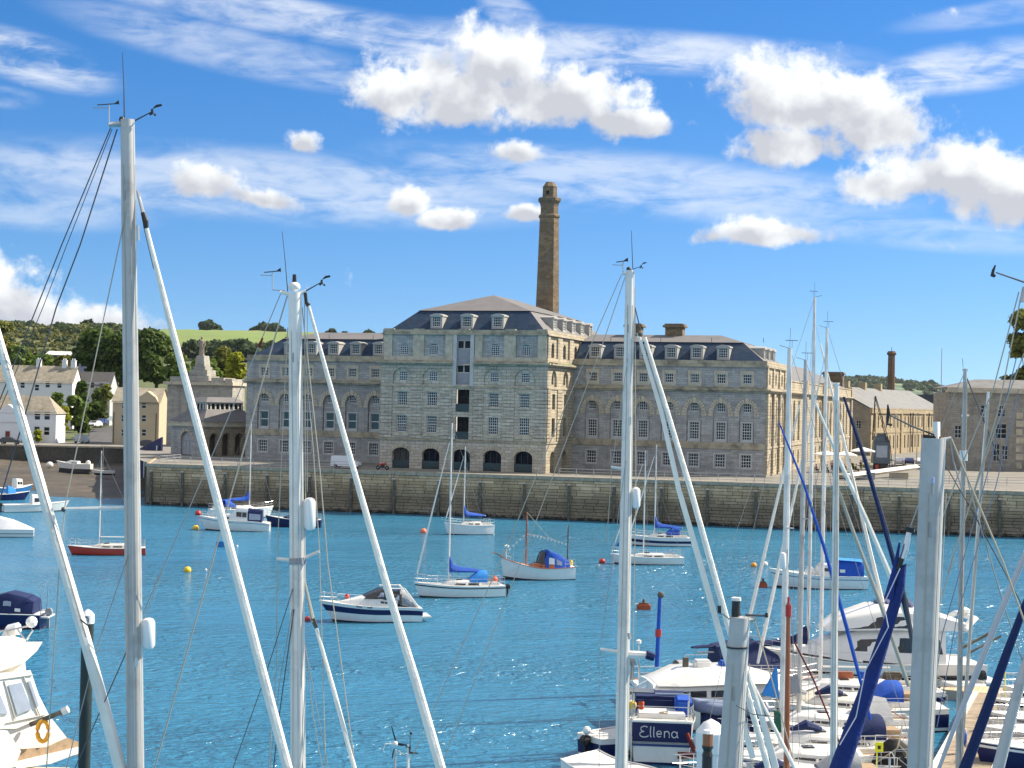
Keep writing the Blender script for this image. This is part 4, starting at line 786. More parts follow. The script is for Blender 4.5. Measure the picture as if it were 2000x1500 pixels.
# ------------------------------------------------------------------ right: long store, its chimney, end pavilion, dark slope
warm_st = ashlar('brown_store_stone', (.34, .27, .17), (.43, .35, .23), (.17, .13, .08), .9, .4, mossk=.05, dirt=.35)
LG = at(1653, 905, 352); LG.z = YZ; LR = A*-1 - R(8.7); lg = thing('long_store', 'long brown stone store with pale roof and rows of narrow windows beyond the bakery', 'building', (LG.x, LG.y, YZ), LR)
T = Matrix.Translation((5.5, 0, 0)) @ Matrix.Rotation(PI/2, 4, 'Z'); zt = at(1720, 800, 357).z - YZ
b = MB(T); us = [3 + 3.9*k for k in range(20)]; wall_open(b, 0, 82, -.2, zt, 0, [(u-.6, u+.6, 1.2, 4.4, 0) for u in us] + [(u-.6, u+.6, 6.2, 9.0, 0) for u in us], .35); b.obj('east_wall', warm_st, lg)
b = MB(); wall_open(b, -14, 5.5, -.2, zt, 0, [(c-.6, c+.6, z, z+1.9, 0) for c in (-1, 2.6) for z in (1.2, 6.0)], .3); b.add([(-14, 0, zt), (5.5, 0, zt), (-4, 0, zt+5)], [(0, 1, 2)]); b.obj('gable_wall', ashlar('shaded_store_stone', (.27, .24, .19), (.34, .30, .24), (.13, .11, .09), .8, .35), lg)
for c in (-1, 2.6):
    for z in (1.2, 6.0): window(lg, c, .2, z, 1.2, 1.9, 2, 3)
for u in us:
    for z, h in ((1.2, 3.2), (6.2, 2.8)): window(lg, u, .22, z, 1.2, h, 2, 4, fr=wfrd, rz=PI/2, mtx=T)
b = MB(); b.quad((5.9, -.4, zt+.1), (5.9, 82, zt+.1), (-4, 82, zt+5.3), (-4, -.4, zt+5.3)); b.quad((-4, -.4, zt+5.3), (-4, 82, zt+5.3), (-14, 82, zt+.1), (-14, -.4, zt+.1)); b.obj('roof', mat('dull_slate_roof', (.17, .165, .16), .7, .15, .8, bump=.2, bscale=5, c2=(.12, .118, .115), c2s=.3), lg)
b = MB(T); b.box(-.3, 82.3, -.35, .3, zt-.9, zt+.35).box(-.1, 82, -.12, .1, 5.0, 5.4); b.obj('parapet', warm_st, lg)
for u in (4, 30, 56, 81): b = MB(T); b.box(u-.8, u+.8, -.3, .2, 0, zt+.4); b.obj('buttress', warm_st, lg)
for u in (12, 28, 44): b = MB(); b.box(-4.6, -2.8, u-.8, u+.8, zt+2, zt+6.6); b.obj('ridge_vent', warm_st, lg)
for u in (38, 41, 60): b = MB(T); b.tube([(u, -.5, 0), (u, -.5, zt-.6)], .12, 6); b.obj('drainpipe', black, lg)
c0 = at(1740, 770, 440); ck = 440/F
bc = thing('brick_chimney', 'slim brown chimney rising behind the long store roof', 'chimney', (c0.x, c0.y, YZ), 0); ch_ = lambda py: at(1740, py, 440).z - YZ
brown = ashlar('brown_chimney_brick', (.15, .085, .05), (.21, .125, .075), (.09, .06, .045), .6, .25, mossk=0, dirt=.4)
MB().lathe([(1.25, 0), (1.0, ch_(694))], n=8).obj('shaft', brown, bc); MB().lathe([(1.05, ch_(694)), (1.38, ch_(692)), (1.38, ch_(689)), (1.1, ch_(688)), (1.06, ch_(686))], n=8).obj('cap', brown, bc); b = MB(); b.tube([(0, 0, ch_(687)), (0, 0, ch_(678))], .08, 5); b.obj('lightning_rod', black, bc)
# distant dark slope between the store and the end pavilion
s0, s1 = at(1770, 770, 460), at(1870, 770, 460); b = MB(); b.box(s0.x, s1.x+4, 460, 500, 5, s0.z); tag(b.obj('dark_retaining_wall', mat('dark_rock', (.06, .06, .062), .9, .4, .3, bump=.6, bscale=1)), 'dark rock wall rising behind the stores at the right', 'wall')
EP = at(1948, 916, 278); EP.z = YZ; ke = 278/F; ez = lambda py: at(1948, py, 278).z - YZ
ep_ = thing('end_pavilion', 'grey stone two storey building with low hipped roof at the right edge', 'building', EP, R(-6)); X0, X1 = -96*ke, 150*ke
wins = [(-76, 845, 1.2, 2.3), (-26, 803, 1.4, 2.1), (6, 803, 1.4, 2.1), (6, 842, 2.0, 2.7), (70, 803, 1.4, 2.1), (70, 842, 2.0, 2.7), (-2, 884, 1.2, 3.2), (14, 884, 1.1, 2.6), (110, 842, 1.6, 2.7)]
b = MB(); wall_open(b, X0, X1, -.2, ez(768), 0, [(x*ke-w_/2, x*ke+w_/2, ez(y)-h_/2, ez(y)+h_/2, 0) for x, y, w_, h_ in wins], .35); b.quad((X0, 0, -.2), (X0, 16, -.2), (X0, 16, ez(768)), (X0, 0, ez(768))); b.obj('wall', ashlar('end_stone', (.29, .27, .235), (.37, .35, .30), (.14, .13, .12), .9, .38, mossk=.1), ep_)
for x, y, w_, h_ in wins: window(ep_, x*ke, .22, ez(y)-h_/2, w_, h_, 2, 3, bar=.07)
for k in range(7): b = MB(); b.box(34*ke, 34*ke+(1.4 if k % 2 else 1.1), -.12, .1, .4+k*1.5, 1.5+k*1.5); b.obj('quoin', trim_st, ep_)
b = MB(); b.box(X0-.5, X1, -.6, .3, ez(768), ez(763)).box(X0-.2, X1, -.25, .3, ez(763), ez(758)); b.obj('cornice', trim_st, ep_)
b = MB(); b.add([(X0-.2, -.2, ez(758)), (X1, -.2, ez(758)), (X1, 16, ez(758)), (X0-.2, 16, ez(758)), (X0+6, 7, ez(740)), (X1, 7, ez(740))], [(0, 1, 5, 4), (3, 0, 4), (2, 3, 4, 5)]); b.obj('roof', mat('dull_slate_roof', (0, 0, 0)), ep_)
# ------------------------------------------------------------------ things on the yard
rail_m = mat('galvanised_rail', (.42, .43, .44), .5, metal=.3)
def railing(label, pts, group='railings along the quay', step=2.4, h=1.1, glassy=False):
    o = thing('railing', label, 'railing', pts[0], 0, group); b = MB(); q = [Vector(p) - Vector(pts[0]) for p in pts]
    for z in (h, h*.62, h*.25): b.tube([p + Vector((0, 0, z)) for p in q], .035, 5)
    b.obj('rail', rail_m, o)
    for p, p2 in zip(q, q[1:]):
        n = max(1, int((p2-p).length/step))
        for k in range(n): b = MB(); c = p + (p2-p)*k/n; b.tube([c, c + Vector((0, 0, h))], .045, 5); b.obj('post', rail_m, o)
    return o
def qp(s, back, z=YZ): v = QL + QD*s + QN*back; return (v.x, v.y, z)
railing('grey metal railing on the quay edge below the pavilion arches', [qp(1, 9), qp(1, 1.4), qp(31, 1.4)])
railing('metal railing on the quay edge in front of the right wing', [qp(62, 1.4), qp(92, 1.4)])
railing('metal railing on the quay edge below the crane', [qp(93, 1.4), qp(122, 1.4)])
railing('railing on the upper terrace in front of the end pavilion', [qp(114, 18), qp(138, 18)])
def wheel(parent, x, y, r=.33, wd=.22, sgn=1):
    t = MB(Matrix.Translation((x, y, r)) @ Matrix.Rotation(PI/2, 4, 'X')); t.lathe([(r*.55, -wd/2), (r*.96, -wd/2), (r, -wd/4), (r, wd/4), (r*.96, wd/2), (r*.55, wd/2)], n=16); w_ = t.obj('wheel', tyre, parent)
    t = MB(Matrix.Translation((x, y, r)) @ Matrix.Rotation(PI/2, 4, 'X')); t.lathe([(r*.1, -wd/2-.005), (r*.58, -wd/2+.01), (r*.58, wd/2-.01), (r*.1, wd/2+.005)], n=12); t.obj('rim', steel, w_)
def vehicle(label, loc, rz, paint, van=False, cat='car', group=None, name='parked_car'):
    o = thing(name, label, cat, loc, rz, group); L_ = 4.4; hw = .88
    side = [(-2.2, .35), (-2.2, 1.0), (-2.15, 1.8), (-1.9, 1.88), (.35, 1.88), (.75, 1.78), (1.3, 1.12), (2.05, .92), (2.2, .7), (2.2, .35)] if van else [(-2.2, .35), (-2.2, .85), (-1.95, 1.0), (-1.5, 1.38), (-.8, 1.46), (.1, 1.44), (.9, 1.0), (2.0, .82), (2.2, .6), (2.2, .35)]
    b = MB(); n = len(side); secs = []
    for y in (-hw, -hw*.93, hw*.93, hw): secs.append([(x*(.985 if abs(y) == hw else 1), y*(.86 if z > 1.3 else 1), z*(.985 if abs(y) == hw else 1)+(.006 if abs(y) == hw else 0)) for x, z in side])
    b.loft(secs, closed=True); b.obj('body', paint, o, smooth=True)
    for s in (-1, 1):
        b = MB(); yy = s*hw*.87
        if van: b.add([(.42, yy*1.05, 1.12), (1.15, yy*1.06, 1.12), (.72, yy*1.0, 1.68), (.42, yy*1.0, 1.68)], [(0, 1, 2, 3)])
        else: b.add([(-1.55, yy*1.06, .98), (.75, yy*1.06, .98), (.05, yy*1.0, 1.36), (-1.3, yy*1.0, 1.34)], [(0, 1, 2, 3)])
        b.M = None; b.obj('side_window', glass, o)
        for x in (-1.35, 1.35): wheel(o, x, s*.78)
        b = MB(); b.box(2.1, 2.215, s*.62-.16, s*.62+.16, .62, .78); b.obj('headlight', steel, o); b = MB(); b.box(-2.215, -2.1, s*.68-.1, s*.68+.1, .75, 1.0); b.obj('tail_light', red, o)
    b = MB(); b.add([(1.27, -.7, 1.15), (1.27, .7, 1.15), (.8, .62, 1.74), (.8, -.62, 1.74)] if van else [(.93, -.7, 1.03), (.93, .7, 1.03), (.18, .6, 1.44), (.18, -.6, 1.44)], [(0, 1, 2, 3)]); b.obj('windscreen', glass, o)
    b = MB(); b.box(2.15, 2.26, -.7, .7, .35, .5).box(-2.26, -2.15, -.7, .7, .35, .5); b.obj('bumper', black, o); return o
carw = mat('white_car_paint', (.74, .74, .75), .3, coat=.5); carb = mat('blue_car_paint', (.02, .04, .16), .3, coat=.5); carg = mat('silver_car_paint', (.40, .41, .43), .3, metal=.5); cark = mat('dark_car_paint', (.03, .032, .036), .3, coat=.5)
v = atz(676, 914, YZ); v = Vector((v.x, v.y, YZ-.06)); vehicle('white delivery van parked by the quay in front of the left wing', v, R(-16), carw, True, 'van', name='parked_van')
for (px, py, Y, pm_, lb, rz) in ((185, 834, 352, carw, 'white car parked on the village road above the quay', -100), (197, 829, 366, carb, 'dark blue car parked behind the white one on the village road', -100), (210, 824, 380, carg, 'silver car highest on the village road', -100)):
    vehicle(lb, at(px, py, Y), R(rz), pm_, group='cars on the village road')
b = atz(160, 866, LZ); vehicle('light grey camper van at the foot of the village road', (b.x, b.y, LZ), R(80), carg, True, 'van', name='parked_van')
for (px, pm_, lb) in ((1756, carw, 'white car parked left of the blue one by the long store'), (1776, carb, 'blue car between two white cars by the long store'), (1797, carw, 'white car parked just left of the thick silver mast'), (1842, cark, 'dark car beside the thick silver mast on the yard')):
    p = atz(px, 908, YZ); vehicle(lb, (p.x, p.y, YZ-.06), R(75), pm_, group='cars by the long store')
for (px, py, Y, lb) in ((20, 872, 318, 'dark car parked on the village quay by the white house'), (292, 868, 319, 'black car parked below the beige flats')):
    p = at(px, py, Y); vehicle(lb, (p.x, Y, LZ), R(3), cark)
p = atz(747, 917, YZ); o = thing('red_motorbike', 'red motorbike standing left of the ground floor arches', 'motorbike', (p.x, p.y, YZ-.05), R(-15))
b = MB(); b.tube([(-.5, 0, .75), (.1, 0, .85), (.5, 0, .9)], [.12, .2, .1], 8); b.obj('tank', red, o); b = MB(); b.tube([(.45, 0, 1.0), (.75, 0, .35)], .05, 6).tube([(.45, -.35, 1.05), (.45, .35, 1.05)], .03, 6).box(-.3, .3, -.15, .15, .3, .7); b.obj('frame', black, o)
for x in (-.7, .72): wheel(o, x, 0, .32, .12)
# dockside crane
cp_ = atz(1720, 917, YZ); kc = cp_.y/F; cr = thing('dock_crane', 'old blue grey dockside crane with slender jib on the yard', 'crane', (cp_.x, cp_.y, YZ), R(-5)); cz_ = lambda py: at(1720, py, cp_.y).z - YZ
crm = mat('crane_blue_grey', (.075, .105, .135), .5, .2, 1, bump=.1); b = MB(); b.box(-17*kc, 17*kc, -1.3, 1.6, cz_(905), cz_(862), .22); b.box(-14*kc, 14*kc, -1.0, 1.3, cz_(862), cz_(852), .25).box(-8*kc, 8*kc, -.8, 1, cz_(852), cz_(846)); b.obj('cab', crm, cr, bevel=.06)
b = MB(); b.box(-11*kc, 10*kc, -1.27, -1.1, cz_(893), cz_(870)); b.obj('cab_window', clear, cr); b = MB(); b.lathe([(1.4, 0), (1.3, cz_(905)-.02)], n=14); b.obj('turntable', rubber, cr); b = MB(); b.box(-12*kc, -7*kc, -1.6, -1.2, 0, cz_(907)); b.obj('red_locker', red, cr)
b = MB(); j0 = Vector((-18*kc, -.8, cz_(860))); j1 = Vector((-15*kc, -1.2, cz_(774))); b.tube([j0, j1], .12, 6); b.obj('mast', black, cr)
b = MB()
for dx in (-.25, .25): b.tube([(18*kc+dx, -.9, cz_(912)), (14*kc+dx*.7, -1, cz_(870)), (2*kc+dx*.5, -1, cz_(830)), (-15*kc+dx*.3, -1.2, cz_(774))], .07, 5)
for k in range(10): t = k/9; b.tube([(18*kc-33*kc*t-.25, -1, cz_(900-120*t)), (18*kc-33*kc*(t+.05)+.25, -1, cz_(900-120*(t+.05)))], .035, 4)
b.obj('jib', black, cr)
# parasols, tables, people at the quay cafe
parm = mat('white_parasol_cloth', (.75, .74, .71), .8, .06, 1)
for k, (px, py, lb) in enumerate(((1612, 886, 'left cafe parasol between the white masts'), (1650, 887, 'middle cafe parasol right of the white mast'), (1684, 879, 'rear cafe parasol against the crane cab'))):
    p = atz(px, 922, YZ); q = at(px, py, p.y); h = q.z - YZ; o = thing('parasol', 'white ' + lb, 'parasol', (p.x, p.y, YZ), 0, 'white cafe parasols')
    b = MB(); b.tube([(0, 0, 0), (0, 0, h+.3)], .04, 6); b.obj('pole', rail_m, o); b = MB(); b.lathe([(2.1, h-.28), (2.1, h-.1), (1.1, h+.22), (.06, h+.5)], n=8); b.obj('canopy', parm, o)
    b = MB(); b.lathe([(.4, 0), (.4, .08), (.06, .12)], n=10); b.obj('base', rubber, o)
def person(label, loc, rz, shirt, trousers, sit=False, hair=(.03, .02, .015)):
    o = thing('person', label, 'person', loc, rz, 'people at the quay cafe'); me = bpy.data.meshes.new('body'); hz = .52 if sit else .92
    P = {'pel': (0, 0, hz), 'che': (0, .02, hz+.38), 'nec': (0, 0, hz+.56), 'hed': (0, -.03, hz+.72), 'top': (0, -.02, hz+.84)}; E_ = [('pel', 'che'), ('che', 'nec'), ('nec', 'hed'), ('hed', 'top')]; rad = {'pel': .14, 'che': .15, 'nec': .06, 'hed': .10, 'top': .07}
    for s, t in ((-1, 'l'), (1, 'r')):
        kn = (s*.11, -.42, hz-.02) if sit else (s*.1, -.03, .48); ft = (s*.11, -.42, .06) if sit else (s*.11, 0, .07); to = (ft[0], ft[1]-.16, .04)
        P.update({t+'h': (s*.09, 0, hz-.06), t+'k': kn, t+'f': ft, t+'t': to, t+'s': (s*.19, .01, hz+.46), t+'e': (s*.25, -.05, hz+.2), t+'w': (s*.18, -.24, hz+.08)})
        E_ += [('pel', t+'h'), (t+'h', t+'k'), (t+'k', t+'f'), (t+'f', t+'t'), ('che', t+'s'), (t+'s', t+'e'), (t+'e', t+'w')]; rad.update({t+'h': .10, t+'k': .065, t+'f': .045, t+'t': .04, t+'s': .06, t+'e': .045, t+'w': .035})
    def skin(keys, grow, nm, m):
        ks = [k for k in P if k in keys]; me = bpy.data.meshes.new(nm); me.from_pydata([P[k] for k in ks], [(ks.index(a), ks.index(c)) for a, c in E_ if a in keys and c in keys], [])
        ob = bpy.data.objects.new(nm, me); COL.objects.link(ob); ob.modifiers.new('s', 'SKIN'); sv = me.skin_vertices[0].data
        for i, k in enumerate(ks): sv[i].radius = (rad[k]+grow,)*2; sv[i].use_root = (k == ('pel' if 'pel' in keys else ks[0]))
        ob.modifiers.new('d', 'SUBSURF').levels = 1; dg = bpy.context.evaluated_depsgraph_get(); dg.update(); m2 = bpy.data.meshes.new_from_object(ob.evaluated_get(dg)); bpy.data.objects.remove(ob); m2.materials.clear(); m2.materials.append(m)
        m2.polygons.foreach_set('use_smooth', [True]*len(m2.polygons)); place(nm, m2, o)
    allk = set(P); skin(allk, 0, 'body', mat('skin', (.45, .27, .19), .6))
    skin({'pel', 'che', 'ls', 'rs', 'le', 're'}, .022, 'shirt', mat('shirt_'+shirt[0], shirt[1], .85)); skin({'pel', 'lh', 'rh', 'lk', 'rk', 'lf', 'rf'}, .018, 'trousers', mat('cloth_'+trousers[0], trousers[1], .9))
    h_ = MB(); h_.ball((0, .0, hz+.77), .115, 8, 5); h_.obj('hair', mat('dark_hair', hair, .8), o, smooth=True); return o
SH = {'red': (.45, .03, .03), 'orange': (.55, .16, .04), 'navy': (.02, .025, .08), 'white': (.7, .7, .68), 'black': (.02, .02, .02), 'olive': (.13, .12, .05), 'pale blue': (.25, .35, .5)}
PP = [(1584, 923, 'black', 1, 'seated at the left end of the cafe terrace'), (1594, 922, 'red', 1, 'seated right of the leftmost guest'), (1606, 920, 'white', 0, 'standing under the left parasol'), (1615, 923, 'navy', 1, 'seated left of the white mast'), (1625, 919, 'orange', 0, 'standing just left of the white mast'), (1640, 922, 'black', 1, 'seated right of the white mast'), (1650, 921, 'olive', 1, 'seated below the middle parasol'), (1660, 916, 'red', 0, 'standing below the middle parasol'), (1672, 921, 'pale blue', 1, 'seated below the rear parasol'), (1681, 918, 'navy', 0, 'standing left of the crane'), (1694, 921, 'red', 1, 'seated beside the crane base')]
for k, (px, py, c, sit, wh) in enumerate(PP):
    p = atz(px, py, YZ); person(f'person in {c} top {wh}', (p.x, p.y, YZ-.05), rng.uniform(0, 6), (c.replace(' ', '_'), SH[c]), ('dark', (.03, .03, .045)), bool(sit))
    if sit: b = MB(); b.box(-.22, .22, -.2, .22, .40, .45).box(-.22, .22, .18, .22, .45, .9).box(-.2, -.16, -.18, -.14, 0, .4).box(.16, .2, -.18, -.14, 0, .4).box(-.2, -.16, .16, .2, 0, .4).box(.16, .2, .16, .2, 0, .4); o = b.obj('cafe_chair', mat('dark_wicker', (.04, .025, .02), .8)); o.location = (p.x, p.y, YZ-.05); o.rotation_euler = bpy.data.objects[[x.name for x in COL.objects if x.name.startswith('person')][-1]].rotation_euler; tag(o, f'dark chair under the person in {c} {wh}', 'chair', 'cafe chairs')
for k, (px, py, hw, tp, lb) in enumerate(((1664, 921, 8, 903, 'reddish planted tub below the middle parasol'), (1690, 920, 9, 898, 'dry tall shrub beside the crane'), (1632, 922, 6, 909, 'small planter shrub beside the white mast'))):
    p = atz(px, py, YZ); ptree(lb, px, py, p.y, tp, hw, [L_olive, L_yel, L_olive][k], 70+k, n=260, lobes=8, size=.16, base=.15, name='planter_shrub', cat='shrub', group='planted tubs at the cafe')
# lamp posts on the yard, flagpole on the skyline
def lamp(px, py_top, py_base, lb):
    p = atz(px, py_base, YZ); h = at(px, py_top, p.y).z - YZ; o = thing('lamp_post', lb, 'lamp post', (p.x, p.y, YZ), 0, 'lamp posts on the yard'); b = MB(); b.tube([(0, 0, 0), (0, 0, h)], [.09, .05], 7); b.obj('post', rail_m, o); b = MB(); b.lathe([(.05, h), (.22, h+.12), (.2, h+.4), (.05, h+.5)], n=8); b.obj('lamp_head', wfrd, o)
lamp(1852, 798, 915, 'slim grey lamp post left of the end pavilion'); lamp(1748, 815, 912, 'lamp post in front of the long store left pipes'); lamp(1790, 812, 912, 'lamp post in front of the long store right pipes')
p = at(1838, 768, 470); b = MB(); b.tube([(0, 0, -16), (0, 0, at(1838, 680, 470).z - p.z)], [.22, .1], 6); o = b.obj('flagpole', rail_m); o.location = p; tag(o, 'thin bare pole against the sky above the dark rock wall', 'pole')
for k, (px, lb) in enumerate(((1755, 'leftmost pale planter box at the quay edge below the crane'), (1690, 'grey cabinet at the quay edge left of the crane foot'), (1650, 'low bench at the quay edge under the masts'))):
    p = atz(px, 936, YZ); b = MB(); b.box(-1.4, 1.4, -.4, .4, 0, .95 if k < 2 else .5).box(-1.45, 1.45, -.45, .45, .95 if k < 2 else .5, 1.02 if k < 2 else .57); o = b.obj('quay_cabinet' if k == 1 else ('planter_box' if k == 0 else 'bench'), [coping, greycloth, timber][k], bevel=.02); o.location = (p.x, p.y, YZ); o.rotation_euler.z = QROT; tag(o, lb, ['planter', 'cabinet', 'bench'][k])
# gangway from the quay
g0, g1 = atz(1655, 930, YZ+.6), atz(1790, 912, YZ+1.4); o = thing('gangway', 'white gangway with dark name panel lying on the quay below the crane', 'gangway', g0); d = g1-g0
b = MB(); b.tube([(0, 0, 0), d*.5, d], .42, 4, 1.6); b.obj('beam', mat('cream_gelcoat', (0, 0, 0)), o); b = MB(); b.tube([d*.40+Vector((0, -.5, .05)), d*.56+Vector((0, -.5, .05))], .2, 4, .4); b.obj('dark_panel', black, o)
# ------------------------------------------------------------------ boats: builders (local x towards the bow, z up from the waterline)
class Hull:
    def __init__(s, L, B, fs, fm, fb, rake=.7, srake=.0, tr=.72, full=2.3, flare=.86):
        s.L, s.B, s.fs, s.fm, s.fb, s.rake, s.srake, s.tr, s.full, s.flare = L, B, fs, fm, fb, rake, srake, tr, full, flare
    def sheer(s, t): return s.fm + ((s.fs-s.fm)*((.4-t)/.4)**2 if t < .4 else (s.fb-s.fm)*((t-.4)/.6)**2)
    def hb(s, t): return s.B/2*((s.tr + (1-s.tr)*math.sin(min(1, t/.42)*PI/2)) if t < .42 else max(.012, 1-((t-.42)/.58)**s.full))
    def x(s, t, k=1): return -s.L/2 + s.L*t + s.rake*k*t**4 - s.srake*k*(1-t)**4
    def pt(s, t, k, side, off=0):
        z = -.3 + (s.sheer(t)+.3)*k; h = s.hb(t)*(s.flare*(1-.25*t) + (1-s.flare*(1-.25*t))*k**.8)
        return (s.x(t, k), side*(h+off), z)
    def deck_z(s, X): t = (X+s.L/2)/s.L; return s.sheer(min(1, max(0, t)))
    def deck_hb(s, X): return s.hb(min(1, max(0, (X+s.L/2)/s.L)))
    def mesh(s, mb, n=18):
        ks = (0, .25, .55, .85, 1.0); secs = []
        for i in range(n+1):
            t = i/n; secs.append([s.pt(t, k, -1) for k in reversed(ks)] + [s.pt(t, k, 1) for k in ks])
        return mb.loft(secs)
    def deck(s, mb, drop=.04, n=18, t0=0, t1=1):
        secs = []
        for i in range(n+1):
            t = t0+(t1-t0)*i/n; X = s.x(t); h = s.hb(t)*.97; z = s.sheer(t)-drop; secs.append([(X, -h, z), (X, -h*.5, z+.05), (X, h*.5, z+.05), (X, h, z)])
        return mb.loft(secs, cap=False)
    def band(s, mb, k0, k1, off=.012, t0=0, t1=1, n=18):
        for side in (-1, 1): mb.loft([[s.pt(t0+(t1-t0)*i/n, k, side, off) for k in (k0, k1)] for i in range(n+1)], cap=False)
        if t0 == 0: mb.quad(*[(p[0]-off, p[1], p[2]) for p in (s.pt(0, k0, -1, off), s.pt(0, k0, 1, off), s.pt(0, k1, 1, off), s.pt(0, k1, -1, off))])
        return mb
    def kz(s, t, z): return (z+.3)/(s.sheer(t)+.3)
def hull_parts(o, H, m, dm, boot=black, stripe=None, k0=.86, k1=.93, toe=None, toe_h=.06, bootk=(.0, .0)):
    H.mesh(MB()).obj('hull', m, o, smooth=True); H.deck(MB()).obj('deck', dm, o, smooth=True)
    kb = .36/(H.fm+.3); kb = min(.45, kb); H.band(MB(), .02, kb).obj('boot_stripe', boot, o, smooth=True, fix=False)
    if stripe: H.band(MB(), k0, k1).obj('stripe', stripe, o, smooth=True, fix=False)
    b = MB(); n = 18
    for s in (-1, 1): b.tube([H.pt(i/n, 1.0, s, .01) for i in range(n+1)], toe_h*.6, 5)
    b.obj('toe_rail', toe or white, o)
def body(o, name, m, secs, smooth=True, bevel=0):
    b = MB(); b.loft([[(x, -wb, zb), (x, -wt-(wb-wt)*.15, zb+(zt-zb)*.8), (x, -wt*.86, zt), (x, 0, zt+.05*wt), (x, wt*.86, zt), (x, wt+(wb-wt)*.15, zb+(zt-zb)*.8), (x, wb, zb)] for x, wb, wt, zb, zt in secs])
    return b.obj(name, m, o, smooth=smooth)
def sp_(secs, x, f, side, off=.02):
    for a, c in zip(secs, secs[1:]):
        lo, hi = (a, c) if a[0] < c[0] else (c, a)
        if lo[0]-1e-6 <= x <= hi[0]+1e-6:
            t = (x-lo[0])/max(1e-6, hi[0]-lo[0]); wb, wt, zb, zt = [lo[i]+(hi[i]-lo[i])*t for i in (1, 2, 3, 4)]
            wt = wt+(wb-wt)*.15; zt = zb+(zt-zb)*.8
            return (x, side*(wb+(wt-wb)*f+off), zb+(zt-zb)*f)
    return (x, side*secs[0][1], secs[0][3])
def side_win(o, secs, poly, m=glass, name='window', sides=(-1, 1), off=.02):
    xs0 = [p[0] for p in poly]; xa, xb = min(xs0), max(xs0); xs = sorted({xa, xb, *xs0, *[q[0] for q in secs if xa < q[0] < xb], *[xa+(xb-xa)*i/8 for i in range(9)]}); cols = []
    for x in xs:
        fs = []
        for (x0, f0), (x1, f1) in zip(poly, poly[1:]+poly[:1]):
            if abs(x1-x0) < 1e-9:
                if abs(x-x0) < 1e-9: fs += [f0, f1]
            elif min(x0, x1)-1e-9 <= x <= max(x0, x1)+1e-9: fs.append(f0+(f1-f0)*(x-x0)/(x1-x0))
        cols.append((x, min(fs), max(fs)))
    for s in sides: MB().loft([[sp_(secs, x, lo, s, off), sp_(secs, x, hi, s, off)] for x, lo, hi in cols], cap=False).obj(name, m, o, fix=False)
def rails(o, H, t0, t1, h=.62, n=6, name='guardrail', wires=2):
    b = MB()
    for s in (-1, 1):
        pts = [Vector(H.pt(t0+(t1-t0)*i/n, 1, s, -.06)) for i in range(n+1)]
        for p in pts: b.tube([p, p+Vector((0, 0, h))], .014, 4)
        for w_ in range(wires): b.tube([p+Vector((0, 0, h*(1-.45*w_))) for p in pts], .010, 4)
    return b.obj(name, steel, o)
def pulpit(o, H, t0=.86, h=.7, n=5):
    b = MB(); L_ = [Vector(H.pt(t0+(1-t0)*i/n, 1, -1, -.04)) for i in range(n+1)]; R_ = [Vector(H.pt(t0+(1-t0)*i/n, 1, 1, -.04)) for i in range(n+1)][::-1]; U = Vector((0, 0, h))
    b.tube([L_[0]] + [p+U for p in L_+R_] + [R_[-1]], .018, 5); b.tube([p+U*.5 for p in L_+R_], .012, 4)
    for p in (L_[2], L_[4], R_[1], R_[3]): b.tube([p, p+U], .014, 4)
    return b.obj('pulpit', steel, o)
def pushpit(o, H, h=.7):
    b = MB(); U = Vector((0, 0, h)); P = [Vector(H.pt(.16, 1, -1, -.06)), Vector(H.pt(.01, 1, -1, -.08)), Vector(H.pt(.01, 1, 1, -.08)), Vector(H.pt(.16, 1, 1, -.06))]
    b.tube([p+U for p in P], .018, 5).tube([p+U*.5 for p in P], .012, 4)
    for p in P: b.tube([p, p+U], .016, 4)
    return b.obj('pushpit', steel, o)
def outboard(o, x, y, z, m=black, s=1.0, name='outboard_motor'):
    b = MB(); b.loft([[(x-.28*s, y-.15*s, z+.2*s), (x+.1*s, y-.15*s, z+.2*s), (x+.1*s, y+.15*s, z+.2*s), (x-.28*s, y+.15*s, z+.2*s)], [(x-.32*s, y-.17*s, z+.45*s), (x+.12*s, y-.17*s, z+.45*s), (x+.12*s, y+.17*s, z+.45*s), (x-.32*s, y+.17*s, z+.45*s)], [(x-.22*s, y-.12*s, z+.62*s), (x+.08*s, y-.12*s, z+.62*s), (x+.08*s, y+.12*s, z+.62*s), (x-.22*s, y+.12*s, z+.62*s)]], closed=True)
    e = b.obj(name, m, o, bevel=.03*s); b = MB(); b.box(x-.14*s, x+.04*s, y-.06*s, y+.06*s, z-.75*s, z+.2*s); b.obj('leg', m, e); return e
def berth(stern, bow):
    a, c = atz(*stern), atz(*bow); d = c-a; return (a+c)/2, math.atan2(d.y, d.x), d.length
def cover(o, p0, p1, m, r0=.27, r1=.12, up=.78, name='sail_cover'):
    """sail stowed on the boom under its cover: fat and tall at the mast end"""
    p0, p1 = Vector(p0), Vector(p1); secs = []
    for t, w_, h in ((0, r0*.75, up*1.9), (.03, r0, up*1.75), (.10, r0, up*1.0), (.25, r0*.95, up*.66), (.5, r0*.85, up*.52), (.75, r0*.7, up*.40), (.95, r1*.9, up*.26), (1, r1*.6, up*.2)):
        c = p0+(p1-p0)*t; z0 = c.z-.10; secs.append([(c.x, c.y-w_*.45, z0), (c.x, c.y-w_, z0+h*.3), (c.x, c.y-w_*.62, z0+h*.75), (c.x, c.y, z0+h), (c.x, c.y+w_*.62, z0+h*.75), (c.x, c.y+w_, z0+h*.3), (c.x, c.y+w_*.45, z0)])
    return MB().loft(secs, closed=True).obj(name, m, o, smooth=True)
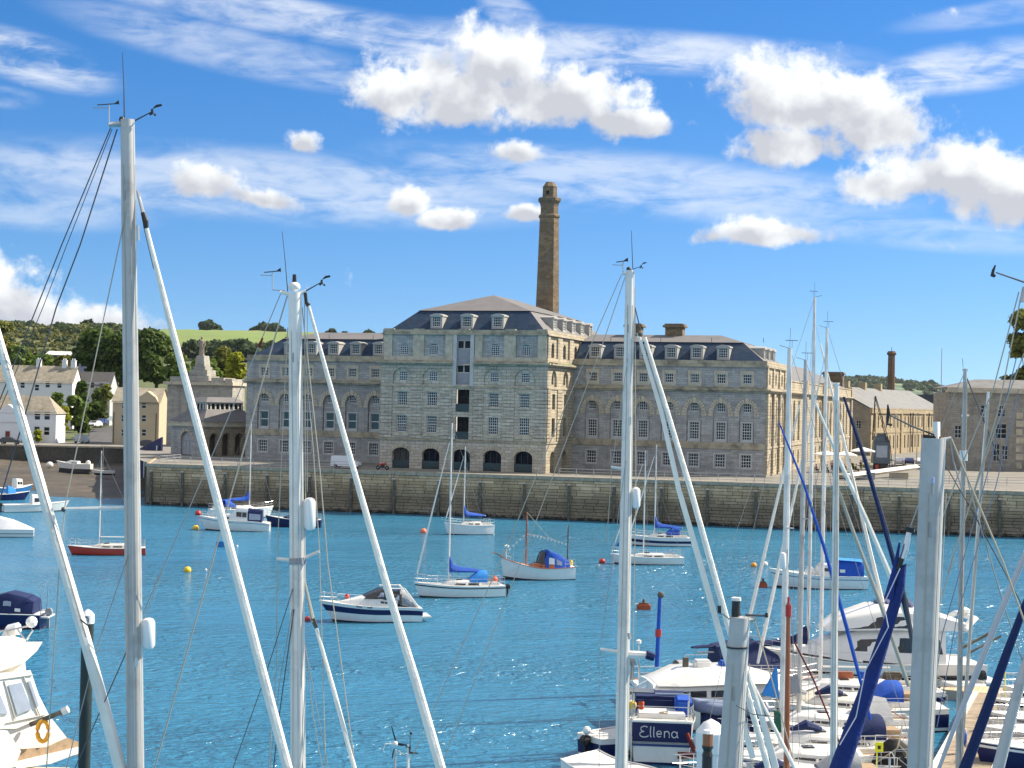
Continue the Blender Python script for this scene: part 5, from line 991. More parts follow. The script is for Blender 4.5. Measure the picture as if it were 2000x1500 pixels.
def rig(o, base, H_, mm=whitemast, r=.07, spread=(.55,), sw=.9, fore=None, back=None, furl=None, hw=1.2, wr=.012, shr=True, top=True, chain_x=None):
    """mast with spreaders and its stays; base = deck point, H_ = mast height"""
    b = Vector(base); t = b+Vector((0, 0, H_)); MB().tube([b, b+Vector((0, 0, H_*.7)), t], [r, r, r*.7], 8).obj('mast', mm, o, smooth=True)
    for f in spread:
        z = b.z+H_*f
        for s in (-1, 1): MB().tube([(b.x, b.y, z), (b.x-.12, b.y+s*sw, z+.06)], [r*.32, r*.2], 5).obj('spreader', mm, o)
    def stay(a, c, rr=wr, m=wire, nm='stay'): MB().tube([a, c], rr, 5).obj(nm, m, o)
    if shr:
        for s in (-1, 1):
            z = b.z+H_*spread[-1] if spread else b.z+H_*.6; tip = (b.x-.12, b.y+s*sw, z+.06); stay(t-Vector((0, 0, .15)), tip, nm='shroud'); stay(tip, (b.x-.15, b.y+s*hw, b.z-.15), nm='shroud')
            stay((b.x, b.y, z-.1), (b.x-.5, b.y+s*hw, b.z-.15), nm='shroud')
    if back: stay(t, back, nm='backstay')
    if fore:
        f = Vector(fore); ft = t-Vector((0, 0, H_*.06))
        stay(ft, f, nm='forestay')
        if furl: d = ft-f; MB().tube([f+d*.05, f+d*.10, f+d*.5, f+d*.93], [furl*.8, furl*1.25, furl, furl*.45], 7).obj('furled_headsail', sailcloth if furl > 0 else sailcloth, o, smooth=True)
    if top: q = MB(); q.tube([t, t+Vector((0, .05, .9))], .008, 4).tube([t, t+Vector((.45, 0, .12))], .012, 4).tube([t+Vector((-.1, 0, 0)), t+Vector((-.1, 0, .35))], .008, 4).tube([t+Vector((-.35, 0, .35)), t+Vector((.2, 0, .35))], .014, 4); q.obj('masthead_gear', black, o)
    return t
def sailboat(label, stern, bow, mast_px=None, mast_top=None, m=white, dm=deckw, B=None, fb=(.75, .72, 1.05), boot=black, stripe=None, sk=(.86, .93), cov=bluecloth, hood=None, furl=.07, cabin=(.30, .74), ch=.42, boom=True, boom_len=.36, rk=.6, grp='sailing yachts on their moorings', name='sailing_yacht', cat='yacht', rail=True, mm=whitemast, toe=None, boomdir=-1, mr=.075, cabm=None, extra=None, wheelh=False, radar=None, sr=0.0, lscale=1.0, tilt=None, winlong=True):
    loc, rz, L = berth(stern, bow); L *= lscale; B = B or L*.33; o = thing(name, label, cat, loc, rz, grp); H = Hull(L, B, *fb, rake=rk, srake=sr)
    hull_parts(o, H, m, dm, boot, stripe, *sk, toe=toe); x0, x1 = -L/2+L*cabin[0], -L/2+L*cabin[1]; w0, w1 = H.deck_hb(x0)*.68, H.deck_hb(x1)*.50
    xm = (x0+x1)/2; secs = [(x0, w0*1.0, w0*.88, H.deck_z(x0)-.05, H.deck_z(x0)+ch), (xm, w0*1.02, w0*.88, H.deck_z(xm)-.05, H.deck_z(xm)+ch), (x1-.55, w1*1.08, w1*.9, H.deck_z(x1)-.05, H.deck_z(x1)+ch*.78), (x1, w1*.8, w1*.5, H.deck_z(x1)-.05, H.deck_z(x1)+.06)]
    body(o, 'coachroof', cabm or m, secs)
    if winlong:
        l_ = x1-x0-.9; side_win(o, secs, [(x0+.15, .34), (x0+.15+l_*.42, .34), (x0+.12+l_*.42, .74), (x0+.2, .74)]); side_win(o, secs, [(x0+.3+l_*.46, .36), (x0+.25+l_*.9, .36), (x0+.2+l_*.84, .70), (x0+.3+l_*.46, .72)])
    b = MB(); xh = x0+(x1-x0)*.55; b.box(xh-.25, xh+.25, -.25, .25, H.deck_z(xh)+ch*.9, H.deck_z(xh)+ch+.09); b.obj('hatch', glass, o, bevel=.02)
    xc0, xc1 = -L/2+L*.06, x0-.02; wc = H.deck_hb(xc0)*.62; zc = H.deck_z(xc0); b = MB(); b.box(xc0, xc1, -wc, -wc+.22, zc-.05, zc+.26).box(xc0, xc1, wc-.22, wc, zc-.05, zc+.26).box(xc0, xc0+.15, -wc+.22, wc-.22, zc-.05, zc+.2); b.obj('cockpit_coaming', m, o, bevel=.03)
    b = MB(); b.box(xc0+.15, xc1, -wc+.22, wc-.22, zc-.02, zc+.05); b.obj('cockpit_sole', teak, o); b = MB(); b.tube([(xc0+.3, 0, zc+.1), (xc0+1.0, .1, zc+.55)], .025, 5); b.obj('tiller', varnish, o)
    if rail: rails(o, H, .10, .88)
    pulpit(o, H); pushpit(o, H)
    if hood:
        w_ = w0*.98; z0 = H.deck_z(x0)+ch*.75; n = 8; secs2 = [[(x0+.9-1.5*u, -w_*math.cos(PI*i/n), z0+.95*(.25+.75*min(1, u*1.8))*math.sin(PI*i/n)**.6) for i in range(n+1)] for u in (0, .3, .6, 1)]
        b = MB(); b.loft(secs2, cap=False); b.obj('spray_hood', hood, o, smooth=True); b = MB(); b.loft([[(p[0]+.02, p[1]*.7, z0+(p[2]-z0)*.82+.02) for p in secs2[0]], [(p[0]+.05, p[1]*.62, z0+(p[2]-z0)*.8+.05) for p in secs2[1]]], cap=False); b.obj('hood_window', clear, o)
    if mast_px is not None:
        t = (mast_px-stern[0])/(bow[0]-stern[0]); X = -L/2+L*t*1.0; wp = loc+Vector((X*math.cos(rz), X*math.sin(rz), 0)); zb = H.deck_z(X)+(ch*.85 if x0 < X < x1 else 0); mh = at(mast_px, mast_top, wp.y).z-zb
        rig(o, (X, 0, zb), mh, mm, mr, fore=(H.x(1)-.08, 0, H.fb+.05), back=(H.x(0)+.1, 0, H.fs+.1), furl=furl, hw=H.deck_hb(X)*.92)
        if boom:
            e = X-L*boom_len; g = (X-.12, 0, zb+.75); MB().tube([g, (e, 0, zb+.72)], [.06, .05], 6).obj('boom', mm, o)
            if cov: cover(o, (X-.02, 0, zb+.78), (e+.1, 0, zb+.74), cov)
        if radar: b = MB(); z = zb+mh*radar; b.lathe([(.05, 0), (.2, .03), (.2, .2), (.05, .24)], (X+.3, 0, z), 10); b.obj('radar', white, o)
    if 'berthed' in (grp or ''):
        for t in (.22, .45, .66): p_ = H.pt(t, .9, -1, .12); b = MB(); b.lathe([(.03, -.62), (.11, -.5), (.12, -.05), (.03, .08)], (p_[0], p_[1], p_[2]), 9); b.obj('fender', [fender, navycloth, white][int(t*10) % 3], o, smooth=True); b = MB(); b.tube([(p_[0], p_[1], p_[2]+.08), (p_[0], p_[1]+.1, H.deck_z(p_[0])+.5)], .012, 4); b.obj('fender_line', rope, o)
        for k_ in range(4): xw = x0+.3+(x1-x0)*.22*k_; b = MB(); b.lathe([(.09, 0), (.10, .05), (.06, .08), (.08, .15)], (xw, (-1)**k_*w0*.95, H.deck_z(xw)+.05), 9); b.obj('winch', steel, o)
        b = MB(); b.tube([(x0+.5+.16*math.cos(a), -w0*.4+.16*math.sin(a), H.deck_z(x0)+ch+.05+.004*a) for a in np.linspace(0, 12, 40)], .018, 4); b.obj('rope_coil', rope, o)
        b = MB(); b.tube([H.pt(.95, 1, -1), (H.L/2+.4, -1.2, .9), (H.L/2+1.2, -2.0, .6)], .018, 4).tube([H.pt(.03, 1, -1), (-H.L/2-.5, -1.6, .8), (-H.L/2-1.0, -2.2, .6)], .018, 4); b.obj('mooring_line', rope, o)
    return o, H
def motorboat(label, stern, bow, fb=(.9, 1.0, 1.35), B=None, m=white, dm=deckw, stripe=None, sk=(.6, .82), boot=black, secs=(), wins=(), canopy=None, cwins=(), cm=navycloth, rail=True, rk=.9, grp='motor boats on the water', name='motor_boat', cat='motor boat', cabm=None, tr=.86, full=2.6, ob=None, toe=None, lscale=1.0, screen=None, cwm=None):
    """secs: superstructures [(name, material, [(x fraction, half width fraction, top factor, z0, z1)...])]; fractions of length from the stern"""
    loc, rz, L = berth(stern, bow); L *= lscale; B = B or L*.36; o = thing(name, label, cat, loc, rz, grp); H = Hull(L, B, *fb, rake=rk, tr=tr, full=full)
    hull_parts(o, H, m, dm, boot, stripe, *sk, toe=toe); S = []
    for nm, mm_, ss in secs:
        q = [(-L/2+L*x, B/2*w_, B/2*w_*tp, z0, z1) for x, w_, tp, z0, z1 in ss]; S.append(q); body(o, nm, mm_, q)
    for k, poly, wm in wins: side_win(o, S[k], [(-L/2+L*x, f) for x, f in poly], wm or glass)
    if rail: rails(o, H, .45, .86, h=.55, n=5, wires=1); pulpit(o, H, h=.6)
    if ob: outboard(o, -L/2-.25, 0, .55, ob, 1.15)
    return o, H, S
def buoy(label, px, py, m, r_px=7, top=None, cat='buoy', sz=1.0, grp='mooring buoys on the water'):
    p = atz(px, py, 0); r = r_px*p.y/F; o = thing('mooring_buoy', label, cat, (p.x, p.y, r*.45*sz), 0, grp); b = MB(); b.ball((0, 0, 0), r, 14, 8, sz); b.obj('float', m, o, smooth=True)
    b = MB(); b.lathe([(r*.3, r*.85*sz), (r*.2, r*1.0*sz), (r*.08, r*1.15*sz)], n=8); b.obj('top_eye', top or rubber, o); return o
# ------------------------------------------------------------------ moored boats
o, H = sailboat('white sloop with black sheer line, blue sail cover and blue spray hood in mid harbour', (982, 1164), (822, 1166), 875, 826, stripe=black, sk=(.83, .90), hood=skycloth, fb=(.95, .95, 1.25), cov=bluecloth, boom_len=.46, boot=mat('green_antifoul', (.012, .03, .022), .6))
b = MB(); b.ball((-H.L/2+.5, -.9, H.fs+.35), .28, 10, 6); b.obj('orange_float', orange, o, smooth=True); outboard(o, -H.L/2-.2, .5, .5, black, .9)
o, H = sailboat('small white sloop with blue sail cover nearest the quay wall arches', (962, 1043), (876, 1044), 905, 872, hood=None, fb=(1.15, 1.15, 1.45), cov=bluecloth, boom_len=.5, furl=.05)
sailboat('white sloop with royal blue sail cover moored behind the white cabin cruiser', (410, 1012), (525, 1010), 486, 820, fb=(1.2, 1.2, 1.5), cov=bluecloth, hood=bluecloth, boom_len=.5, furl=0)
sailboat('dark blue hulled sloop partly hidden by the second tall mast', (627, 1030), (527, 1028), None, None, m=navy, fb=(1.0, 1.0, 1.45), hood=bluecloth, boot=navy)
sailboat('red hulled sailing boat with varnished boom behind the left mast', (284, 1083), (143, 1083), 193, 880, m=mat('red_hull', (.52, .035, .012), .35, .08, 1, coat=.3), fb=(.75, .72, .95), cov=None, furl=0, mr=.06, ch=.36, cabm=cream, boom_len=.42, boot=mat('dark_red', (.10, .01, .008), .5))
sailboat('white sailing boat with blue hood, farther of the pair by the third mast', (1348, 1067), (1238, 1065), 1278, 868, fb=(1.0, 1.0, 1.25), hood=bluecloth, cov=bluecloth, boom_len=.5, stripe=navy, sk=(.5, .72))
sailboat('white low dayboat with blue cabin stripe, nearer of the pair by the third mast', (1333, 1102), (1203, 1101), 1256, 880, fb=(.75, .75, 1.05), cov=None, furl=.05, ch=.34, mr=.06, boom=False, winlong=True)
# white cabin cruiser with navy canopy
o, H, S = motorboat('white cabin cruiser with navy wheelhouse canopy near the left of the quay', (527, 1037), (404, 1035), fb=(.95, 1.25, 1.75), B=3.0, secs=[('cabin', white, [(.50, .86, .9, 1.1, 2.0), (.62, .84, .86, 1.2, 2.05), (.80, .6, .8, 1.3, 1.9), (.88, .3, .7, 1.4, 1.55)]), ('wheelhouse', white, [(.34, .84, .86, 1.0, 2.75), (.52, .84, .84, 1.0, 2.85), (.60, .82, .78, 1.1, 2.0)]), ('canopy', navycloth, [(.12, .82, .86, .95, 2.55), (.345, .845, .87, .95, 2.72)])],
    wins=[(1, [(.36, .5), (.43, .5), (.43, .92), (.36, .92)], None), (1, [(.44, .5), (.52, .5), (.525, .92), (.44, .92)], None), (2, [(.14, .35), (.32, .35), (.32, .88), (.14, .88)], clear), (0, [(.64, .4), (.70, .4), (.70, .75), (.64, .75)], None), (0, [(.73, .4), (.78, .4), (.78, .7), (.73, .7)], None)], stripe=mat('blue_line', (.03, .05, .2), .4), sk=(.84, .87))
# white motor cruiser with navy stripe
o, H, S = motorboat('white motor cruiser with broad navy hull stripe and grey canopy', (820, 1211), (655, 1213), fb=(1.0, 1.15, 1.55), B=2.7, rk=1.2, stripe=navy, sk=(.60, .86), secs=[('foredeck_cabin', white, [(.30, .92, .9, 1.0, 1.75), (.50, .88, .85, 1.1, 1.95), (.68, .72, .75, 1.2, 1.85), (.86, .40, .6, 1.3, 1.6), (.95, .1, .5, 1.4, 1.5)]), ('windscreen_frame', glass, [(.25, .86, .84, 1.3, 2.25), (.48, .82, .76, 1.75, 2.42), (.68, .62, .6, 1.72, 1.90)]), ('canopy', greycloth, [(.05, .8, .86, 1.0, 1.25), (.12, .86, .84, 1.1, 1.75), (.20, .86, .82, 1.2, 2.2), (.27, .86, .82, 1.3, 2.38)])],
    wins=[(2, [(.10, .3), (.19, .3), (.24, .85), (.19, .85)], clear), (1, [(.28, .35), (.44, .35), (.44, .85), (.28, .85)], clear), (1, [(.46, .3), (.60, .3), (.50, .85), (.46, .85)], clear), (0, [(.42, .5), (.50, .5), (.50, .72), (.42, .72)], None)])
b = MB()
for s_ in (-1, 1): b.tube([(-H.L/2+H.L*.06, s_*1.1, 1.2), (-H.L/2+H.L*.22, s_*1.1, 2.5), (-H.L/2+H.L*.47, s_*.98, 2.5)], .06, 6)
b.tube([(-H.L/2+H.L*.24, -1.05, 2.5), (-H.L/2+H.L*.24, 1.05, 2.5)], .07, 6); b.obj('hardtop_frame', white, o)
for t in (.58, .68):
    for s in (-1, 1): MB().add([H.pt(t, .93, s, .03), H.pt(t+.05, .93, s, .03), H.pt(t+.05, .985, s, .03), H.pt(t, .985, s, .03)], [(0, 1, 2, 3)]).obj('porthole', glass, o)
b = MB(); b.box(-H.L/2-.7, -H.L/2+.02, -1.0, 1.0, .28, .42); b.obj('bathing_platform', white, o, bevel=.04); b = MB(); b.ball((H.L*.36, -.5, 1.75), .2, 10, 6); b.obj('red_fender', red, o, smooth=True)
# classic white motor sailer with bunting
o, H = sailboat('old white motor sailer with varnished rail, blue wheelhouse cover and white bunting', (1118, 1130), (984, 1131), 1026, 1000, fb=(1.2, 1.1, 2.05), B=2.9, cov=None, boom=False, cabin=(.38, .64), ch=.35, toe=varnish, mm=varnish, furl=0, mr=.08, rk=.35, rail=False, cabm=varnish, grp=None, name='motor_sailer')
q = [(-H.L*.42, .95, .85, 1.0, 1.7), (-H.L*.26, 1.05, .92, 1.0, 2.35), (-H.L*.12, 1.05, .92, 1.0, 2.7), (-H.L*.06, .95, .8, 1.0, 2.0)]; body(o, 'wheelhouse', bluecloth, q); side_win(o, q, [(-H.L*.19, .35), (-H.L*.11, .35), (-H.L*.11, .8), (-H.L*.19, .8)], white, 'white_panel'); side_win(o, q, [(-H.L*.30, .35), (-H.L*.22, .35), (-H.L*.22, .8), (-H.L*.30, .7)], clear); side_win(o, q, [(-H.L*.19, .0), (-H.L*.11, .0), (-H.L*.11, .33), (-H.L*.19, .33)], varnish, 'wood_panel')
q = [(-H.L*.06, .8, .7, 1.1, 2.65), (-H.L*.02, .75, .6, 1.1, 2.4), (H.L*.02, .7, .5, 1.1, 1.7)]; body(o, 'windscreen', glass, q)
b = MB(); b.tube([(-H.L*.42, 0, 1.2), (-H.L*.425, 0, 5.0)], .07, 7); b.obj('mizzen_mast', timber, o); b = MB(); b.box(-H.L*.425-.02, -H.L*.425+.02, -.5, 0, 4.4, 4.9); b.obj('ensign', mat('pale_flag', (.40, .45, .55), .8), o)
ln = [Vector((H.L*.5, 0, 2.4)), Vector((H.L*.2, 0, 4.25)), Vector((-H.L*.1, 0, 3.9)), Vector((-H.L*.42, 0, 3.3))]; b = MB(); b.tube(ln, .012, 4); b.obj('bunting_line', rope, o)
for p, p2 in zip(ln, ln[1:]):
    for k in range(6): c = p+(p2-p)*(k+.5)/6; MB().add([c+Vector((-.13, 0, 0)), c+Vector((.13, 0, 0)), c+Vector((0, .03, -.28))], [(0, 1, 2)]).obj('bunting_flag', sailcloth, o)
b = MB(); b.lathe([(.02, 2.9), (.22, 2.95), (.24, 3.1), (.02, 3.2)], (H.L*.46, -.2, 0), 10); b.tube([(H.L*.46, -.2, 1.9), (H.L*.46, -.2, 2.9)], .03, 5); b.obj('radar_dome', white, o); b = MB(); b.lathe([(.17, .8), (.2, 1.5), (.1, 1.7)], (-H.L*.5, -.6, 0), 9); b.obj('yellow_fender', yellow, o)
b = MB(); b.tube([(H.L*.5, 0, 2.0), (H.L*.66, 0, 2.5)], .06, 6); b.obj('bowsprit', varnish, o)
# white launch with blue canopy at the right
o, H, S = motorboat('white fishing launch with bright blue aft canopy at the right of the harbour', (1688, 1149), (1520, 1147), fb=(1.15, 1.2, 1.75), B=2.9, secs=[('wheelhouse', white, [(.36, .68, .86, 1.2, 2.2), (.52, .66, .8, 1.2, 2.25), (.56, .6, .7, 1.2, 1.8)]), ('canopy', bluecloth, [(.05, .8, .9, 1.1, 2.35), (.14, .82, .88, 1.1, 2.6), (.34, .8, .86, 1.15, 2.55)])], wins=[(0, [(.38, .5), (.5, .5), (.5, .85), (.38, .85)], None), (1, [(.27, .35), (.33, .35), (.33, .6), (.27, .6)], white)], stripe=mat('blue_line', (0, 0, 0)), sk=(.78, .82), rail=False)
b = MB(); b.loft([[(-H.L*.46, y, 2.45+.22*math.cos(y*1.1)) for y in (-1.1, -.5, 0, .5, 1.1)], [(-H.L*.15, y, 2.6+.22*math.cos(y*1.1)) for y in (-1.1, -.5, 0, .5, 1.1)]], cap=False); b.obj('canopy_roof', skycloth, o, smooth=True)
b = MB(); b.box(H.L*.10, H.L*.17, -.35, .35, 1.3, 1.9); b.obj('foredeck_locker', white, o, bevel=.08)
# boats along the left edge
motorboat('open white motor boat with small cabin and black outboard at the left edge', (6, 1000), (122, 998), fb=(1.0, 1.0, 1.4), B=2.3, secs=[('cabin', white, [(.46, .8, .8, .9, 2.4), (.60, .8, .7, .95, 2.3), (.78, .6, .7, 1.0, 1.6)])], wins=[(0, [(.5, .4), (.58, .4), (.57, .85), (.5, .85)], None)], ob=black, rail=False)
motorboat('blue hulled open boat at the left edge behind the white motor boat', (-40, 977), (46, 976), m=navy, fb=(.9, .9, 1.3), B=2.3, boot=navy, secs=[('cuddy', skycloth, [(.62, .8, .8, .9, 2.2), (.80, .6, .7, 1.0, 1.7)])], rail=False)
motorboat('bright blue small boat with white wheelhouse against the mud', (-5, 966), (54, 964), m=mat('mid_blue_paint', (.02, .16, .42), .4, .1, 1), fb=(1.1, 1.0, 1.5), B=2.3, boot=navy, secs=[('wheelhouse', white, [(.55, .7, .85, 1.0, 2.5), (.75, .65, .8, 1.0, 2.4)])], wins=[(0, [(.58, .5), (.65, .5), (.65, .85), (.58, .85)], None), (0, [(.67, .5), (.73, .5), (.73, .85), (.67, .85)], None)], rail=False)
motorboat('white speedboat under a pale grey tent cover at the left edge', (66, 1048), (-70, 1048), fb=(.85, .9, 1.2), B=2.4, stripe=greycloth, sk=(.55, .65), secs=[('tent_cover', mat('pale_grey_cover', (.55, .56, .60), .8, .08, 2), [(.03, .9, .6, .85, 1.0), (.3, .9, .45, .9, 1.9), (.55, .85, .4, .95, 2.4), (.8, .6, .4, 1.0, 1.6)])], rail=False)
o, H, S = motorboat('dark navy launch with full navy canopy at the left edge', (86, 1225), (-70, 1222), m=navy, fb=(1.0, 1.05, 1.4), B=2.8, toe=white, boot=mat('dark_red', (.10, .01, .008)), secs=[('canopy', navycloth, [(.09, .86, .84, 1.0, 1.9), (.2, .88, .84, 1.0, 2.2), (.42, .88, .82, 1.05, 2.45), (.66, .8, .7, 1.1, 2.1), (.8, .6, .6, 1.2, 1.5)])], wins=[(0, [(.36, .5), (.46, .5), (.46, .8), (.36, .8)], clear), (0, [(.24, .2), (.31, .2), (.31, .42), (.24, .42)], white)], rail=False)
outboard(o, -H.L/2-.3, .3, .7, greycloth, 1.1); b = MB()
for y in (-.8, .8): b.tube([(-H.L/2+.05, y, 1.0), (-H.L/2+.02, y, 3.0)], .03, 5)
b.tube([(-H.L/2+.02, -.8, 3.0), (-H.L/2+.02, .8, 3.0)], .03, 5); b.obj('stern_gantry', steel, o); b = MB(); b.box(-H.L/2-.5, -H.L/2, -.9, .9, .75, .85); b.obj('stern_platform', white, o)
# boats lying on the mud
for (st, bw, lb, y) in (((180, 918), (116, 920), 'white boat lying on the mud below the village wall', 0),):
    loc = at(148, 915, 290); L = 6.2; o = thing('stranded_boat', lb, 'boat', (loc.x, loc.y, loc.z-.1), PI-.1); H = Hull(L, 2.2, 1.0, 1.0, 1.5); hull_parts(o, H, white, deckw); q = [(-.6, .8, .7, .9, 1.5), (1.0, .75, .6, 1.0, 1.6), (2.0, .4, .3, 1.1, 1.3)]; body(o, 'cabin', white, q); side_win(o, q, [(-.4, .3), (.6, .3), (.6, .7), (-.4, .7)]); b = MB(); b.box(-3, 3, -.8, .8, -.8, -.1); b.obj('dark_cradle', rubber, o)
    b = MB(); b.ball((-2.4, 0, 1.2), .5, 10, 6); b.obj('stern_cover', white, o, smooth=True)
loc = at(205, 925, 283); o = thing('beached_dinghy', 'small white dinghy with bare mast on the mud', 'dinghy', (loc.x, loc.y, loc.z), PI+.2); H = Hull(3.6, 1.4, .5, .5, .75); hull_parts(o, H, white, deckw); rig(o, (.4, 0, .5), at(203, 892, 283).z-loc.z-.5+2, alum, .035, spread=(), shr=False, top=False)
loc = at(97, 913, 296); b = MB(); b.ball((0, 0, .5), .7, 12, 7, .9); o = b.obj('mooring_buoy', white, smooth=True); o.location = loc; tag(o, 'white round buoy lying on the mud by the stranded boat', 'buoy')
# buoys
buoy('red and white buoy left of the cabin cruiser bow', 387, 1006, red, 6.5); buoy('yellow buoy below the cabin cruiser bow', 382, 1034, yellow, 6); buoy('yellow buoy alone in open water at the left', 366, 1117, yellow, 7.5)
buoy('orange pink buoy left of the small sloop near the wall', 827, 1041, mat('pink_orange', (.75, .18, .10), .5), 6.5); buoy('red buoy just right of the motor sailer', 1176, 1100, red, 6.5); buoy('yellow orange buoy left of the white and dark buoy', 1472, 1107, mat('amber_plastic', (.80, .28, .02), .5), 6); buoy('white and dark buoy right of the amber buoy', 1494, 1105, white, 6, rubber)
buoy('small orange buoy at the bow of the dayboat', 1197, 1087, orange, 4); buoy('small blue float at the bow of the pair by the third mast', 1209, 1066, mat('mid_blue_paint', (0, 0, 0)), 5); buoy('tiny white buoy in the open water below the cabin cruiser', 463, 1068, white, 2.5); buoy('tiny white buoy left of the furled forestay', 402, 1114, white, 2.5); buoy('red buoy showing beside the second mast', 600, 1212, red, 6)
p = atz(434, 1068, 0); b = MB(); b.prism([(-.62, -.1), (.62, -.1), (.62, .35), (.1, .62), (-.62, .6)], 'y', -.35, .35); o = b.obj('float', mat('mid_blue_paint', (0, 0, 0)), bevel=.05); o.location = p; tag(o, 'blue block shaped float between the wires of the left mast', 'float')
for px, py, lb, w_ in ((1257, 1190, 'red mooring raft with a central post in the open water', 13), (1490, 1147, 'dark orange mooring raft left of the blue canopy launch', 8)):
    p = atz(px, py, 0); r = w_*p.y/F; o = thing('mooring_raft', lb, 'mooring raft', p, 0, 'mooring rafts'); b = MB(); b.box(-r, r, -r*.6, r*.6, -.1, .42); b.obj('raft', mat('rusty_orange', (.40, .07, .02), .7, .2, 2), o, bevel=.08); b = MB(); b.lathe([(.14, .4), (.10, .8), (.04, .85)], n=8).box(-r*.7, r*.7, -.15, .15, .42, .52); b.obj('post', mat('rusty_iron', (0, 0, 0)), o)
# ------------------------------------------------------------------ marina: pontoon
pdeck = mat('pontoon_boards', (.33, .26, .18), .85, .2, .8, rnd=.14, c2=(.24, .19, .14), c2s=.6)
PA, PB = atz(1815, 1500, .55), atz(1900, 1352, .55); PC, PD_ = atz(1950, 1500, .55), atz(1985, 1352, .55)
pd = (PB-PA).normalized(); pr = Vector((pd.y, -pd.x, 0)); PW = (PC-PA).dot(pr); PL = (PB-PA).dot(pd); pang = math.atan2(pd.y, pd.x)
po = thing('pontoon', 'wooden walkway pontoon running away between the berthed boats', 'pontoon', PA - pd*14, pang)
b = MB(); b.box(0, PL+14, -PW, 0, -.8, -.06); b.obj('float_frame', mat('pontoon_side', (.30, .30, .28), .8), po)
k = 0; x = 0; pm0 = MB().box(0, .235, -PW+.3, -.3, -.055, 0).mesh('board', pdeck)
while x < PL+14-.24: place('board', pm0, po, (x, 0, rng.uniform(-.004, .004))); x += .25
for y in (-.3, -PW): b = MB(); b.box(0, PL+14, y, y+.3, -.1, .06); b.obj('edge_fender', mat('pontoon_edge', (.62, .60, .54), .7, .1, 2), po, bevel=.02)
p2 = thing('cross_pontoon', 'pale cross pontoon closing off the far end of the walkway', 'pontoon', PB + pd*1.0 - pr*.8, pang)
b = MB(); b.box(-1.0, 1.3, -14, 1.0, -.7, -.05); b.obj('float_frame', mat('pontoon_side', (0, 0, 0)), p2); bm0 = MB().box(-.98, 1.28, 0, .235, -.045, .012).mesh('board', mat('pale_boards', (.50, .40, .26), .85, .15, 1, rnd=.1))
for k in range(58): place('board', bm0, p2, (0, .8-.255*k, 0))
for k in range(9):
    c = PA + pd*(k*2.6-2) + pr*(PW-.15); o = thing('mooring_cleat', f'pale cleat {["nearest", "second nearest", "third", "fourth", "fifth", "sixth", "third farthest", "second farthest", "farthest"][k]} along the right edge of the walkway', 'cleat', c+Vector((0, 0, .06)), pang, 'cleats on the walkway'); b = MB(); b.box(-.05, .05, -.05, .05, 0, .1).tube([(-.22, 0, .12), (.22, 0, .12)], .04, 6); b.obj('horn', rail_m, o)
for (px, py, lb) in ((1965, 1372, 'white rounded dock box at the far right of the walkway'), (1938, 1420, 'white dock box in the middle of the walkway right edge'), (1921, 1455, 'white dock box near the lower end of the walkway right edge')):
    p = atz(px, py, .6); b = MB(); b.box(-.35, .35, -.3, .3, 0, .55, .04); o = b.obj('dock_box', white, bevel=.06); o.location = p; o.rotation_euler.z = pang; tag(o, lb, 'dock box', 'white dock boxes on the pontoon')
p = atz(1881, 1470, .6); o = thing('dock_stand', 'blue padded stand on splayed grey legs on the walkway', 'stand', p, .3); b = MB(); b.lathe([(.10, .35), (.16, .5), (.17, .85), (.10, 1.0)], n=8); b.obj('blue_pad', bluecloth, o, smooth=True)
for a in (0, 2.1, 4.2): b = MB(); b.tube([(.1*math.cos(a), .1*math.sin(a), .5), (.3*math.cos(a), .3*math.sin(a), 0)], .025, 5); b.obj('leg', rail_m, o)
b = MB(); b.tube([(-.12, 0, .9), (-.12, 0, 1.12)], .06, 6).tube([(.1, 0, .9), (.1, 0, 1.12)], .06, 6); b.obj('white_grip', white, o)
# ------------------------------------------------------------------ boats berthed at the right
GB = 'boats berthed at the right hand pontoon'
FBOAT = [(1.0, 1.05, 1.5)]
# big flybridge motor yacht, farthest
o, H, S = motorboat('large white flybridge motor yacht, farthest of the boats berthed left of the walkway', (1900, 1338), (1500, 1342), fb=(1.5, 1.6, 2.5), B=4.3, rk=1.6, grp=GB, name='motor_yacht', cat='motor yacht',
    secs=[('saloon', white, [(.20, .82, .92, 1.5, 3.6), (.40, .84, .88, 1.6, 3.75), (.60, .76, .75, 1.8, 3.5), (.78, .5, .6, 2.2, 2.7)]), ('flybridge', white, [(.10, .78, .96, 3.5, 4.0), (.28, .84, .98, 3.55, 4.75), (.50, .82, .9, 3.6, 4.85), (.68, .6, .8, 3.5, 4.2), (.75, .4, .8, 3.4, 3.6)]), ('foredeck', white, [(.6, .8, .8, 1.7, 2.4), (.9, .35, .6, 2.2, 2.6)])],
    wins=[(0, [(.215, .38), (.44, .38), (.44, .88), (.23, .88)], None), (0, [(.45, .38), (.74, .40), (.60, .88), (.45, .88)], None), (1, [(.36, .12), (.67, .12), (.55, .78), (.38, .80)], None)], stripe=mat('black_hull_band', (.012, .012, .018), .25, coat=.4), sk=(.52, .66), rail=True)
for x, y in ((.34, -.7), (.34, .6), (.42, -.3)): b = MB(); b.tube([(-H.L/2+H.L*x, y, 4.8), (-H.L/2+H.L*x+.3, y, 5.15), (-H.L/2+H.L*x+.7, y, 4.85)], .28, 8, 1.4); b.obj('seat_cover', mat('slate_blue_canvas', (.08, .09, .19), .8), o, smooth=True)
